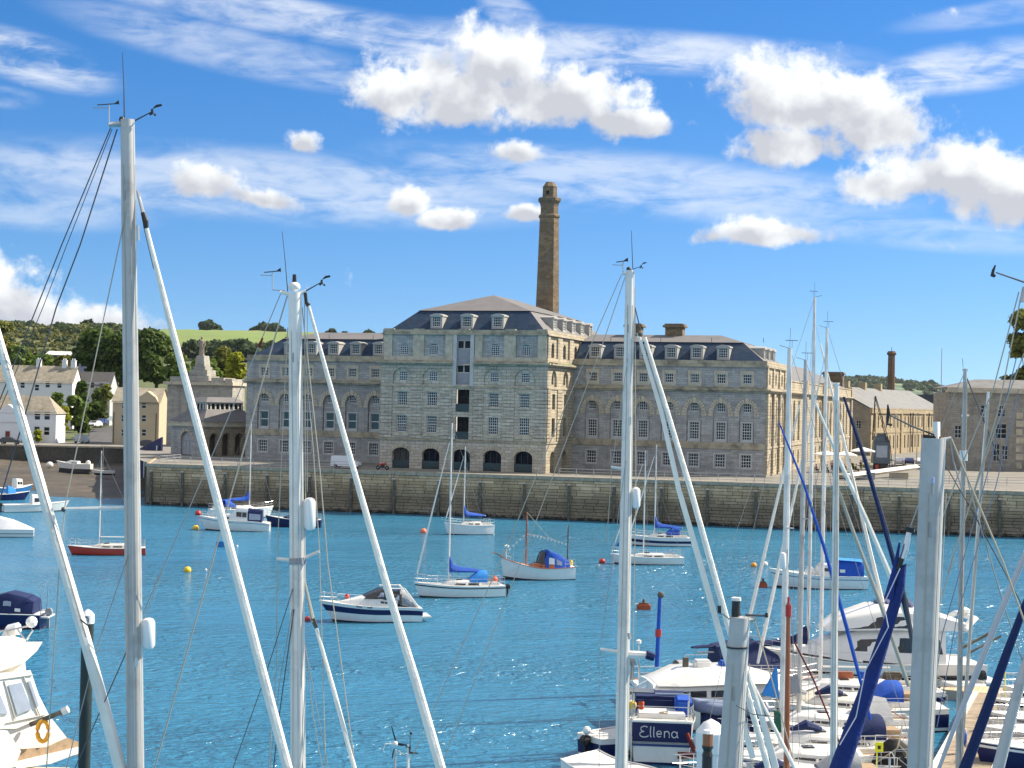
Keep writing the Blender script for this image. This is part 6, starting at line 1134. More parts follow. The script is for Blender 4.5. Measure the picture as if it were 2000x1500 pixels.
b = MB(); b.tube([(-H.L/2+1.4, -1.6, 3.6), (-H.L/2+.6, -1.2, 4.2), (-H.L/2+.6, 1.2, 4.2), (-H.L/2+1.4, 1.6, 3.6)], .16, 6, 1.8); b.obj('radar_arch', white, o); b = MB(); b.lathe([(.05, 4.3), (.3, 4.4), (.32, 4.6), (.05, 4.75)], (-H.L/2+.7, .2, 0), 10); b.obj('radar_dome', white, o)
b = MB(); b.box(-H.L/2-1.1, -H.L/2+.1, -1.9, 1.9, .35, .5); b.obj('bathing_platform', white, o, bevel=.05); b = MB(); b.tube([(-H.L/2+.4, -1.0, 2.0), (-H.L/2-1.6, -1.0, 3.0)], .09, 6).tube([(-H.L/2+.4, .3, 2.0), (-H.L/2-1.6, .3, 3.0)], .07, 6); b.obj('passerelle', timber, o)
p = atz(1878, 1340, .5); o = thing('tender', 'pale inflatable tender with black outboard behind the flybridge yacht', 'dinghy', (p.x, p.y, .5), R(200))
def rib(o, L=2.6, B=1.25, m=None, r=.22, seat=True):
    P = [(-L/2, -B/2+r, 0), (L*.2, -B/2+r, .02), (L*.42, -B/4+r/2, .12), (L*.5, 0, .18), (L*.42, B/4-r/2, .12), (L*.2, B/2-r, .02), (-L/2, B/2-r, 0)]
    MB().tube(P, [r*.75, r, r*.98, r*.95, r*.98, r, r*.75], 10).obj('tube', m, o, smooth=True); b = MB(); b.box(-L/2+.1, L*.3, -B/2+r, B/2-r, -.14, -.06); b.obj('floor', greycloth, o); b = MB(); b.box(-L/2+.02, -L/2+.1, -B/2+r, B/2-r, -.1, .3); b.obj('transom', white, o)
    if seat: b = MB(); b.box(-.1, .15, -B/2+r, B/2-r, .12, .16); b.obj('thwart', varnish, o)
rib(o, 2.6, 1.3, mat('pale_hypalon', (.55, .55, .54), .6)); outboard(o, -1.35, 0, .3, black, .9)
# sailing yachts behind
o, H = sailboat('white yacht with long navy boom cover and navy cockpit tent, behind the trawler style cruiser', (1345, 1345), (1735, 1340), 1574, 580, fb=(1.05, 1.0, 1.4), cov=None, boom=True, boom_len=.55, furl=.10, grp=GB, mr=.12, hood=navycloth, boot=navy, stripe=navy, sk=(.62, .72), B=3.7)
X = -H.L/2+H.L*.58; cover(o, (X, 0, 2.6), (-H.L/2+.1, 0, 2.45), navycloth, .26, .15, .6); q = [(-H.L*.38, 1.35, .95, 1.1, 2.5), (-H.L*.2, 1.4, .9, 1.2, 2.9), (-H.L*.08, 1.3, .8, 1.3, 2.0)]; body(o, 'cockpit_tent', navycloth, q); side_win(o, q, [(-H.L*.34, .4), (-H.L*.26, .35), (-H.L*.24, .85), (-H.L*.33, .8)], clear)
p = atz(1362, 1335, 1.9); o = thing('davit_dinghy', 'grey inflatable dinghy hung on edge at the navy tented yacht stern', 'dinghy', (p.x, p.y, 1.9), R(8)); o.rotation_euler.x = R(62); rib(o, 2.9, 1.45, mat('grey_hypalon', (.20, .21, .20), .6), .24)
o, H = sailboat('white yacht with blue and brown deck boxes, in front of the flybridge yacht', (1830, 1386), (1490, 1384), 1600, 640, fb=(1.2, 1.15, 1.5), cov=None, boom=True, boom_len=.4, furl=.09, grp=GB, mr=.11, B=3.5, stripe=navy, sk=(.60, .82))
for k, (x, m_, nm) in enumerate(((-.12, bluecloth, 'blue_deck_bag'), (-.26, timber, 'brown_deck_box'), (.02, varnish, 'plank'))): b = MB(); b.box(H.L*x-.5, H.L*x+.5, -.9, -.4, 1.5, 1.95); b.obj(nm, m_, o, bevel=.08)
o, H = sailboat('white topped yacht with black hull band below its silver mast', (1800, 1460), (1440, 1456), 1558, 703, fb=(1.25, 1.2, 1.55), cov=None, boom=False, furl=.09, grp=GB, mr=.12, mm=alum, B=3.6, stripe=mat('black_hull_band', (.012, .012, .018), .25, coat=.4), sk=(.38, .86))
b = MB(); b.loft([[(-H.L*.30, y, 1.4+1.0*math.cos(y*1.05)) for y in (-1.4, -.9, 0, .9, 1.4)], [(-H.L*.18, y, 1.4+1.2*math.cos(y*1.05)) for y in (-1.4, -.9, 0, .9, 1.4)]], cap=False); b.obj('bimini', greycloth, o, smooth=True)
o, H = sailboat('white yacht with thin blue deck line, nearest of the berthed yachts', (1790, 1536), (1395, 1532), 1525, 680, fb=(1.25, 1.2, 1.5), cov=None, boom=False, furl=0, grp=GB, mr=.14, mm=whitemast, B=3.5, stripe=mat('blue_line', (0, 0, 0)), sk=(.90, .94))
b = MB(); b.lathe([(.05, 0), (.20, .04), (.20, .95), (.05, 1.0)], n=10); bpy.context.view_layer.update()
for (st, bw, lb, hd, tm, cm_) in (((1838, 1421), (1478, 1417), 'cream decked yacht with blue spray hood between two white yachts', bluecloth, navy, cream), ((1806, 1499), (1425, 1495), 'white yacht with navy spray hood just behind the nearest yacht', navycloth, navy, white), ((1770, 1582), (1340, 1576), 'white yacht whose deck just enters the bottom of the photo', greycloth, navy, white)):
    o, H = sailboat(lb, st, bw, None, None, fb=(1.2, 1.15, 1.45), furl=0, grp=GB, B=3.3, hood=hd, stripe=tm, sk=(.36, .82) if st[1] < 1500 else (.8, .93), cabm=cm_)
    for x_, r_, m_ in ((.12, .45, navycloth), (.30, .35, greycloth)): b = MB(); b.tube([(H.L*x_-r_*1.6, .2, 1.75), (H.L*x_, .2, 1.95), (H.L*x_+r_*1.6, .2, 1.72)], [.10, .24, .08], 8, 1.5); b.obj('stowed_sail_bag', m_, o, smooth=True)
    b = MB(); b.box(-H.L*.36, -H.L*.26, -.5, .5, 1.45, 1.8); b.obj('cockpit_table', teak, o, bevel=.04); b = MB(); b.tube([(-H.L*.42, 0, 1.3), (-H.L*.42, 0, 2.1)], .05, 6); n_ = 14; b.tube([(-H.L*.43, .42*math.cos(2*PI*k/n_), 1.95+.42*math.sin(2*PI*k/n_)) for k in range(n_+1)], .025, 5); b.obj('steering_wheel', steel, o)
# trawler-style cruiser with arched windows
o, H, S = motorboat('white cruiser with arched black side windows behind the navy named stern', (1225, 1418), (1565, 1412), fb=(1.35, 1.35, 2.0), B=3.6, rk=.7, grp=GB, name='motor_yacht', cat='motor yacht', secs=[('cabin', white, [(.12, .84, .95, 1.35, 2.35), (.5, .88, .92, 1.35, 2.45), (.72, .8, .85, 1.5, 2.4), (.84, .6, .7, 1.7, 2.0)]), ('coach_roof', white, [(.14, .84, .7, 2.3, 2.4), (.28, .94, .78, 2.3, 2.95), (.62, .94, .78, 2.4, 3.05), (.84, .8, .7, 2.35, 2.5)])], rail=False, stripe=greycloth, sk=(.93, .99), lscale=1.05)
A_ = [(.20 + .14*(1-math.cos(PI*i/8))/2, .45 + .30*math.sin(PI*min(1, i/8)*.5)) for i in range(9)]
side_win(o, S[0], [(-H.L/2+H.L*x, f) for x, f in [(.20, .42)] + [(.20+.03*(1-math.cos(a)), .42+.36*math.sin(a)) for a in (.3, .6, .9, 1.2, 1.57)] + [(.40, .80), (.40, .42)]]); side_win(o, S[0], [(-H.L/2+H.L*x, f) for x, f in [(.425, .42), (.62, .42), (.60, .74), (.56, .80), (.425, .80)]])
b = MB()
for s in (-1, 1): b.tube([(-H.L*.44, s*1.55, 1.45), (-H.L*.1, s*1.66, 1.5), (H.L*.3, s*1.3, 1.85)], .09, 6)
b.obj('rubbing_strake', mat('pale_dormer_lead', (0, 0, 0)), o); b = MB(); b.tube([(-H.L*.40, -1.3, 1.4), (-H.L*.34, -1.35, 2.3), (-H.L*.22, -1.35, 2.35)], .05, 6).tube([(-H.L*.40, 1.3, 1.4), (-H.L*.34, 1.35, 2.3), (-H.L*.22, 1.35, 2.35)], .05, 6); b.obj('cockpit_frame', steel, o)
for x in (-.28, -.21): b = MB(); b.box(H.L*x, H.L*x+.04, -1.82, -1.76, .4, 1.3); b.obj('hull_seam', rubber, o)
for (x, z, m_, nm, r_) in ((.05, 3.1, bluecloth, 'blue_roof_bag', .22), (.13, 3.1, mat('pale_yellow_canvas', (.6, .55, .3), .8), 'yellow_roof_bag', .2), (-.08, 3.1, white, 'white_roof_pod', .28)): b = MB(); b.box(H.L*x-r_*1.6, H.L*x+r_*1.6, -.4, .3, z-r_*.6, z+r_); b.obj(nm, m_, o, bevel=.1)
b = MB(); b.box(-H.L*.17-.12, -H.L*.17+.12, -.2, .1, 2.7, 3.5); b.obj('wooden_post', timber, o)
o, H = sailboat('white yacht with varnished rail and grey outboard, behind the domed cruiser roof', (1238, 1372), (1575, 1368), None, None, fb=(1.1, 1.05, 1.4), toe=varnish, furl=0, grp=GB, B=3.2, hood=greycloth, stripe=mat('blue_line', (0, 0, 0)), sk=(.8, .85), cabm=cream)
outboard(o, -H.L/2+.15, .9, 1.75, greycloth, .9); b = MB(); b.box(-H.L/2+.3, -H.L/2+1.2, -1.2, -.7, 1.3, 1.7); b.obj('red_deck_bag', mat('dark_red_cloth', (.16, .015, .015), .85), o, bevel=.1); b = MB(); b.tube([(-H.L/2+.1, -1.2, 1.1), (-H.L/2-.1, -1.2, 2.6), (-H.L/2-.1, 1.2, 2.6), (-H.L/2+.1, 1.2, 1.1)], .03, 5).tube([(-H.L/2-.1, -.4, 2.6), (-H.L/2-.1, .4, 2.6)], .12, 6); b.obj('stern_arch', steel, o)
b = MB(); b.tube([(-H.L/2+.3, .2, 1.2), (-H.L/2+.25, .2, 3.2)], .035, 6); b.lathe([(.03, 3.2), (.16, 3.24), (.16, 3.4), (.03, 3.46)], (-H.L/2+.25, .2, 0), 9); b.obj('aerial_post', white, o)
# stern-on boat with the name panel
sc_ = atz(1303, 1494, 0); el_ = thing('named_yacht', 'white boat stern on, navy transom panel with white lettering', 'yacht', (sc_.x, sc_.y+4.1, 0), R(84)); el_.rotation_euler.z = R(86); H = Hull(8.2, 3.3, 1.95, 1.7, 1.9, rake=.8, tr=.84); hull_parts(el_, H, white, deckw, boot=navy, stripe=mat('blue_line', (0, 0, 0)), k0=.50, k1=.55)
tx = -H.L/2; hw = H.hb(0)*.98
b = MB(); b.box(tx-.06, tx+.1, -hw, hw, 1.05, 1.93); b.obj('transom_panel', navy, el_, bevel=.03); b = MB(); b.box(tx-.12, tx+.3, -hw-.03, hw+.03, 1.93, 2.03); b.obj('transom_cap', white, el_, bevel=.02); b = MB(); b.box(tx-.13, tx-.02, -hw, hw, .98, 1.05); b.obj('rubbing_strake', greycloth, el_)
def stroke(pts, ox, oz, s): # flat ribbon lettering on the transom, seen from astern (left is +y)
    b.tube([(tx-.075, ox-s*u, oz+s*v) for u, v in pts], .024, 5)
b = MB(); s = .46; ox, oz = 1.02, 1.26
def arc(cx, cy, rx, ry, a0, a1, n=9): return [(cx+rx*math.cos(R(a0+(a1-a0)*i/n)), cy+ry*math.sin(R(a0+(a1-a0)*i/n))) for i in range(n+1)]
stroke(arc(.52, .80, .38, .27, 40, 265) , ox, oz, s); stroke(arc(.50, .27, .46, .28, 95, 335), ox, oz, s)
stroke([(1.12, 1.08), (1.10, .5), (1.12, .08), (1.2, 0)], ox, oz, s); stroke([(1.45, 1.05), (1.43, .5), (1.45, .08), (1.53, 0)], ox, oz, s)
stroke([(1.75, .32)] + arc(1.98, .34, .25, .30, 0, 315), ox, oz, s); stroke([(1.74, .33), (2.22, .35)], ox, oz, s)
stroke([(2.5, .64), (2.5, 0)], ox, oz, s); stroke([(2.5, .38)] + arc(2.74, .38, .24, .25, 180, 0) + [(2.98, 0)], ox, oz, s)
stroke(arc(3.48, .32, .27, .31, 20, 340), ox, oz, s); stroke([(3.76, .62), (3.76, .2), (3.86, 0)], ox, oz, s); b.obj('name_lettering', wfr, el_)
b = MB(); b.box(tx+.4, tx+1.8, -1.1, 1.1, 1.95, 2.25); b.obj('aft_locker', white, el_, bevel=.06); b = MB(); b.box(tx+1.2, tx+2.8, -1.45, -.65, 1.95, 2.75); b.obj('blue_canopy', bluecloth, el_, bevel=.12); b = MB(); b.box(tx+2.6, tx+4.6, -1.3, 1.3, 1.9, 2.6); b.obj('coachroof', navycloth, el_, bevel=.15)
b = MB(); b.tube([(tx+.2, hw-.1, 1.95), (tx-.2, hw-.1, 3.3), (tx-.2, -hw+.1, 3.3), (tx+.2, -hw+.1, 1.95)], .03, 6).tube([(tx+.5, hw-.1, 2.0), (tx+.3, hw-.1, 3.3), (tx-.2, hw-.1, 3.3)], .025, 5).tube([(tx+.5, -hw+.1, 2.0), (tx+.3, -hw+.1, 3.3), (tx-.2, -hw+.1, 3.3)], .025, 5); b.obj('stern_gantry', steel, el_); b = MB(); b.box(tx-.55, tx+.45, .35, 1.5, 3.34, 3.39); b.obj('solar_panel', glass, el_)
rails(el_, H, .05, .9); b = MB(); b.tube([(tx+.3, -1.2, 2.05), (tx+.3, -1.2, 2.9)], .02, 4).tube([(tx+.9, 1.3, 2.05), (tx+.7, 1.3, 3.6)], .02, 4); b.obj('aerial_post', steel, el_); b = MB(); b.lathe([(.05, 2.45), (.14, 2.5), (.14, 2.8), (.05, 2.85)], (tx+.2, .95, 0), 10); b.obj('orange_light_buoy', orange, el_)
b = MB(); b.tube([(tx+.5+.2*math.cos(a), -.1+.2*math.sin(a), 2.27+.004*a) for a in np.linspace(0, 12, 36)], .02, 4); b.obj('rope_coil', rope, el_)
pushpit(el_, H); b = MB(); b.tube([(tx-.1, -1.15, 1.5), (tx-.35, -1.5, .75)], .10, 6); b.obj('red_ensign_roll', mat('dark_red_cloth', (.16, .015, .015), .85), el_); b = MB(); b.box(tx-.10, tx-.02, -1.55, -.75, .32, .62); b.obj('dark_red_board', mat('dark_red_cloth', (0, 0, 0)), el_)
for y in (1.5, -1.6): b = MB(); b.lathe([(.04, -.1), (.15, .05), (.17, .5), (.04, .7)], (tx-.16, y, .75), 9); b.obj('fender', fender, el_, smooth=True)
b = MB(); b.lathe([(.14, -.16), (.2, -.1), (.2, .1), (.14, .16)], n=12); me = b.mesh('horseshoe_buoy', yellow, smooth=True); o = place('horseshoe_buoy', me, el_, (tx+.4, 1.35, 2.6)); o.rotation_euler = (0, R(90), 0)
p = atz(1420, 1412, 1.1); o = thing('blue_tender', 'slate blue inflatable tender on chocks right of the navy named stern', 'dinghy', (p.x, p.y-1, 2.0), R(175)); rib(o, 3.6, 1.6, mat('slate_hypalon', (.16, .20, .30), .6), .30); b = MB(); b.box(-1.6, 1.4, -.7, .7, -1.3, -.2); b.obj('navy_skirt', navycloth, o, bevel=.1)
# outboard boat with grey fenders at far left of the berths
o, H, S = motorboat('small white boat with navy band and fat grey fenders, leftmost of the berths', (1150, 1480), (1250, 1462), fb=(1.0, .95, 1.1), B=2.0, stripe=navy, sk=(.35, .8), rail=False, grp=GB, tr=.8); outboard(o, -H.L/2-.15, 0, .4, black, 1.1)
for x, y, z, r_ in ((.6, -1.2, 1.55, .38), (.25, -1.25, .35, .40)): b = MB(); b.ball((x, y, z), r_, 12, 8); b.obj('ball_fender', fender, o, smooth=True)
b = MB(); b.tube([(.2, -1.1, 1.2), (.4, -1.1, .5)], .32, 9); b.obj('rolled_tube', mat('pale_hypalon', (0, 0, 0)), o, smooth=True); b = MB(); b.box(.9, 1.5, -1.0, -.5, .4, 1.9); b.obj('dark_cover', black, o, bevel=.2); b = MB(); b.ball((-H.L/2-.35, -.2, 1.35), .2, 9, 6); b.tube([(-H.L/2-.3, -.2, 1.3), (-H.L/2+.3, -.2, 1.1)], .05, 6); b.obj('white_ball_float', white, o)
o, H, S = motorboat('pale hull quarter with swim platform below the grey fenders', (1130, 1546), (1275, 1580), fb=(1.6, 1.3, 1.5), B=2.8, rail=False, grp=GB, tr=.9, name='motor_boat'); b = MB(); b.box(-H.L/2-1.0, -H.L/2+.1, -.9, .9, .3, .42); b.obj('bathing_platform', teak, o)
# boats right of the walkway: bows towards it
for k, (st, bw, mm_, lb, stp) in enumerate((((2260, 1386), (1975, 1392), white, 'white bow with black name blocks, farthest of the boats right of the walkway', None), ((2240, 1450), (1950, 1448), white, 'white bow second from far right of the walkway, grey stripe', greycloth), ((2230, 1500), (1925, 1510), navy, 'navy hulled bow with white rail at the lower right corner', white), ((2250, 1418), (1962, 1420), white, 'white bow between the two far bows right of the walkway', navy), ((2235, 1474), (1938, 1478), white, 'white bow with cream hood above the navy hulled bow', None))):
    o, H = sailboat(lb, st, bw, None, None, m=mm_, fb=(1.2, 1.15, 1.5), B=3.3, grp='boats right of the walkway', stripe=stp, sk=(.86, .93), boot=navy, hood=[None, creamcloth, None, greycloth, creamcloth][k], furl=0)
    if k == 0:
        for q in range(3): t = .80+.045*q; MB().add([H.pt(t, .6, 1, .02), H.pt(t+.028, .6, 1, .02), H.pt(t+.028, .85, 1, .02), H.pt(t, .85, 1, .02)], [(0, 1, 2, 3)]).obj('hull_port', black, o)
for px, py0, py1, lb in ((1712, 1450, 1510, 'fluorescent yellow danbuoy flag at the nearest yacht stern'), (1962, 1278, 1370, 'fluorescent yellow danbuoy flag right of the walkway')):
    p = atz(px, py1, 1.0); h = at(px, py0, p.y).z-1; k = p.y/F; o = thing('danbuoy', lb, 'danbuoy', p, 0, 'yellow danbuoys'); b = MB(); b.tube([(0, 0, -.6), (0, 0, h)], .03, 6); b.obj('staff', hiviz, o); b = MB(); b.box(-4*k, (12 if px < 1900 else 2)*k, -.02, .02, h-(18*k), h); b.obj('flag', hiviz, o)
    if px < 1900: b = MB(); b.box(1*k, 7*k, -.03, -.021, h-13*k, h-6*k); b.obj('dark_square', rubber, o)
p = atz(1745, 1500, 1.0); o = thing('black_cover', 'black canvas cover with white lashings behind the yellow danbuoy', 'cover', p); b = MB(); b.lathe([(.95, -.6), (1.0, .2), (.7, .9), (.25, 1.25)], n=10, sy=.7); b.obj('canvas', mat('black_canvas', (.010, .010, .011), .85, bump=.5, bscale=4), o, smooth=True); b = MB(); b.tube([(-.9, -.5, .3), (0, -.6, 1.0), (.3, -.2, 1.9)], .03, 5).tube([(.9, -.5, .3), (.1, -.5, 1.1), (.3, -.2, 1.9)], .03, 5); b.obj('lashing', rope, o)
# standing gear among the berths
def polething(name, label, cat, x0, y0, x1, y1, w0, w1, Y, m, extra=None, n=8, zlow=None, pts=None):
    a, c = at(x0, y0, Y), at(x1, y1, Y); k = Y/F
    if zlow is not None and c.z > zlow: c = a+(c-a)*((a.z-zlow)/(a.z-c.z)); w1 = w0+(w1-w0)*((a-c).length/(at(x0, y0, Y)-at(x1, y1, Y)).length)
    o = thing(name, label, cat, c); b = MB(Matrix.Translation(-c)); b.tube([a+(c-a)*t for t in (0, .33, .66, 1)], [(w0+(w1-w0)*t)*k/2 for t in (0, .33, .66, 1)], n); b.obj('pole', m, o, smooth=True); return o, a, c, k
o, a, c, k = polething('covered_mast', 'slim mast in a royal blue sleeve with a red band, left of the berths', 'mast', 1289, 1162, 1283, 1302, 7, 9, 74, bluecloth); b = MB(); b.ball((a-c)+Vector((.04, 0, 0)), .17, 9, 6); b.obj('ball_top', timber, o); b = MB(); b.tube([(a-c)*.42, (a-c)*.52], .15, 8); b.obj('red_band', red, o)
o, a, c, k = polething('varnished_mast', 'reddish brown varnished wooden mast standing among the berthed yachts', 'mast', 1540, 1178, 1536, 1500, 8, 12, 62, mat('orange_brown_varnish', (.36, .10, .03), .4, .15, 2, coat=.3), zlow=.9); b = MB(); b.tube([(a-c), (a-c)+Vector((0, 0, .25))], .05, 6); b.obj('mast_cap', red, o); b = MB(); b.tube([(a-c)*.93, (a-c)*.99], .12, 8); b.obj('red_band', red, o)
for (pts, m_, lb, Y, nm) in (([(1516, 1305), (1520, 1362), (1490, 1356)], skycloth, 'bright blue triangular sail bag hanging beside a white mast', 72, 'sail_bag'), ([(1556, 1318), (1562, 1352), (1530, 1352), (1528, 1330)], greycloth, 'grey canvas dodger behind the varnished mast', 73, 'dodger'), ([(1514, 1390), (1522, 1392), (1524, 1428), (1514, 1426)], mat('green_canvas', (.03, .14, .07), .8), 'green canvas bag at the foot of the nearest white mast', 60, 'deck_bag')):
    q = [at(x, y, Y) for x, y in pts]; c = sum(q, Vector())/len(q); b = MB(); n = len(q); vs = [p-c+Vector((0, -.12, 0)) for p in q]+[p-c+Vector((0, .12, 0)) for p in q]; b.add(vs, [tuple(range(n)), tuple(range(2*n-1, n-1, -1))]+[(i, (i+1) % n, n+(i+1) % n, n+i) for i in range(n)]); o = b.obj(nm, m_, bevel=.03); o.location = c; tag(o, lb, 'bag' if 'bag' in nm else 'dodger')
# mooring piles
def pile(label, px, top, base, w, Y, m, capm):
    a, c = at(px, top, Y), at(px, base, Y); k = Y/F; r = w*k/2; o = thing('mooring_pile', label, 'pile', (a.x, a.y, -1), 0, 'mooring piles'); h = a.z+1; ch = (1.15*w)*k
    MB().lathe([(r*.93, 0), (r*.93, h-ch*.9)], n=18).obj('shaft', m, o, smooth=True); MB().lathe([(r, h-ch*.95), (r*1.02, h-ch*.38), (r*.55, h-ch*.12), (r*.05, h)], n=18).obj('cap', capm, o, smooth=True); return o, r, h, ch
capm = mat('pile_cap_white', (.76, .76, .74), .5, .05, 2)
o, r, h, ch = pile('tall dark green pile with white pointed cap at the left', 172, 1190, 1500, 25, 38, mat('tarred_pile', (.014, .024, .022), .5, .3, 1.2, c2=(.05, .045, .03), c2s=.8), capm)
b = MB(); b.tube([(-.055, -r*1.03, h-ch*.82), (-.055, -r*1.03, h-ch*.55), (-.02, -r*1.05, h-ch*.46), (.02, -r*1.05, h-ch*.46), (.055, -r*1.03, h-ch*.55), (.055, -r*1.03, h-ch*.82)], .016, 5); b.obj('arch_mark', black, o)
o, r, h, ch = pile('thick white pile with pointed cap beside the grey mast at the right', 1389, 1404, 1500, 58, 36, mat('white_pile', (.72, .72, .71), .5, .05, .7), capm)
p = at(1382, 1462, 26); o = thing('mast_lantern', 'dark navigation lantern with amber lens in front of the white pile', 'lantern', (p.x, p.y, p.z)); k = 26/F; b = MB(); b.lathe([(11*k, -14*k), (8*k, -4*k), (11*k, 2*k), (11*k, 6*k)], n=10).lathe([(11*k, -150*k), (10*k, -14*k)], n=8); b.obj('lantern_base', black, o); b = MB(); b.lathe([(10*k, 6*k), (10*k, 30*k)], n=10); b.obj('amber_lens', mat('amber_lens', (.28, .10, .03), .2, coat=.4), o); b = MB(); b.lathe([(12*k, 30*k), (9*k, 36*k), (1*k, 38*k)], n=10); b.obj('lantern_cap', white, o)
# cream flybridge cruiser at the lower left
base = atz(60, 1530, 0); base = at(60, 1488, 52); o = thing('flybridge_cruiser', 'cream flybridge cruiser with canvas cockpit tent at the lower left', 'motor yacht', (base.x-3.2, base.y+1.5, 0), R(180+12)); H = Hull(10.5, 3.6, 1.5, 1.55, 2.2, rake=1.2, tr=.88); hull_parts(o, H, white, deckw, boot=navy)
k = 52/F; bl = o.matrix_basis.copy(); bpy.context.view_layer.update(); inv = o.matrix_world.inverted()
def Lp(px, py, Y): return inv @ at(px, py, Y)
def slab(nm, pts, Y0, Y1, m, bevel=.04):
    q0 = [Lp(x, y, Y0+(x-60)*.016) for x, y in pts]; q1 = [Lp(x, y, Y1+(x-60)*.016) for x, y in pts]; n = len(pts); b = MB(); b.add(q0+q1, [tuple(range(n)), tuple(range(2*n-1, n-1, -1))]+[(i, (i+1) % n, n+(i+1) % n, n+i) for i in range(n)]); return b.obj(nm, m, o, bevel=bevel)
slab('flybridge', [(-90, 1290), (-90, 1255), (30, 1258), (76, 1258), (70, 1268), (46, 1290), (0, 1306)], 51, 54.5, white, .08); slab('flybridge_seat', [(-20, 1262), (-20, 1248), (24, 1246), (46, 1252), (48, 1260)], 52, 54, white, .08)
slab('aft_cabin_side', [(-90, 1330), (-90, 1300), (0, 1304), (48, 1290), (50, 1312), (0, 1330)], 51.4, 54, mat('cream_gelcoat', (0, 0, 0)), .02)
slab('cockpit_tent', [(-90, 1420), (-90, 1326), (58, 1312), (74, 1360), (92, 1395), (32, 1420)], 50.6, 53.8, creamcloth, .05)
slab('tent_window', [(16, 1338), (42, 1333), (62, 1385), (34, 1396)], 50.5, 50.56, clear, 0); slab('tent_window', [(54, 1330), (60, 1330), (76, 1378), (72, 1382)], 50.5, 50.56, mat('clear_vinyl', (0, 0, 0)), 0); slab('tent_window', [(-30, 1345), (2, 1360), (16, 1394), (-30, 1394)], 50.5, 50.56, clear, 0)
slab('cockpit_side', [(-90, 1480), (-90, 1418), (30, 1420), (96, 1404), (128, 1445), (60, 1462), (28, 1480)], 50.8, 53.6, white, .08); slab('stern_platform', [(30, 1488), (40, 1466), (90, 1462), (130, 1444), (153, 1452), (150, 1472), (100, 1486)], 50, 53.4, teak, .05); slab('platform_edge', [(26, 1490), (153, 1460), (153, 1470), (100, 1490), (34, 1500)], 49.8, 50.1, white, .03); slab('quarter', [(-60, 1500), (-60, 1430), (10, 1436), (32, 1470), (24, 1490)], 49.5, 50.4, white, .15)
for pts in ([(8, 1330), (30, 1405)], [(46, 1322), (78, 1398)], [(-20, 1330), (64, 1318)], [(12, 1412), (88, 1396)]): b = MB(); b.tube([Lp(x, y, 50.55+(x-60)*.016) for x, y in pts], .025, 5); b.obj('canvas_seam', mat('seam_grey', (.45, .42, .38), .8), o)
b = MB(); b.tube([Lp(60, 1415, 50.5), Lp(98, 1400, 50.3), Lp(132, 1386, 50.2)], .09, 6); b.obj('boarding_pole', timber, o); b = MB(); b.tube([Lp(122, 1390, 50.2), Lp(133, 1385, 50.2)], .13, 6); b.obj('white_pole_tip', white, o)
b = MB(); c = Lp(84, 1428, 50.3); b.tube([c+Vector((.0, .0, .42))+Vector((.18*math.sin(a)*1.0, 0, .34*math.cos(a)-.42)) for a in np.linspace(0, 2*PI, 15)], .075, 7); b.obj('yellow_lifebuoy', mat('lifebuoy_yellow', (.80, .36, .02), .6), o)
b = MB()
for pts in ([(-40, 1238), (10, 1232), (58, 1222), (64, 1232), (52, 1250)], [(10, 1232), (28, 1252)], [(34, 1228), (50, 1252)]): b.tube([Lp(x, y, 52) for x, y in pts], .035, 5)
b.obj('flybridge_rail', steel, o); b = MB(); b.tube([Lp(14, 1248, 52.5), Lp(22, 1230, 52.5), Lp(36, 1228, 52.5)], .22, 7, 1.6); b.obj('radar_scanner', white, o); b = MB(); b.ball(Lp(62, 1215, 52), .2, 9, 6); b.obj('aerial_dome', white, o)
p = at(40, 1497, 50); b = MB(); b.box(-6, 1.6, -.5, .6, -3.0, 0); o2 = b.obj('finger_pontoon', mat('pale_boards', (0, 0, 0))); o2.location = (p.x, p.y-.6, p.z); tag(o2, 'narrow pale finger pontoon below the cream cruiser at the bottom left', 'pontoon')
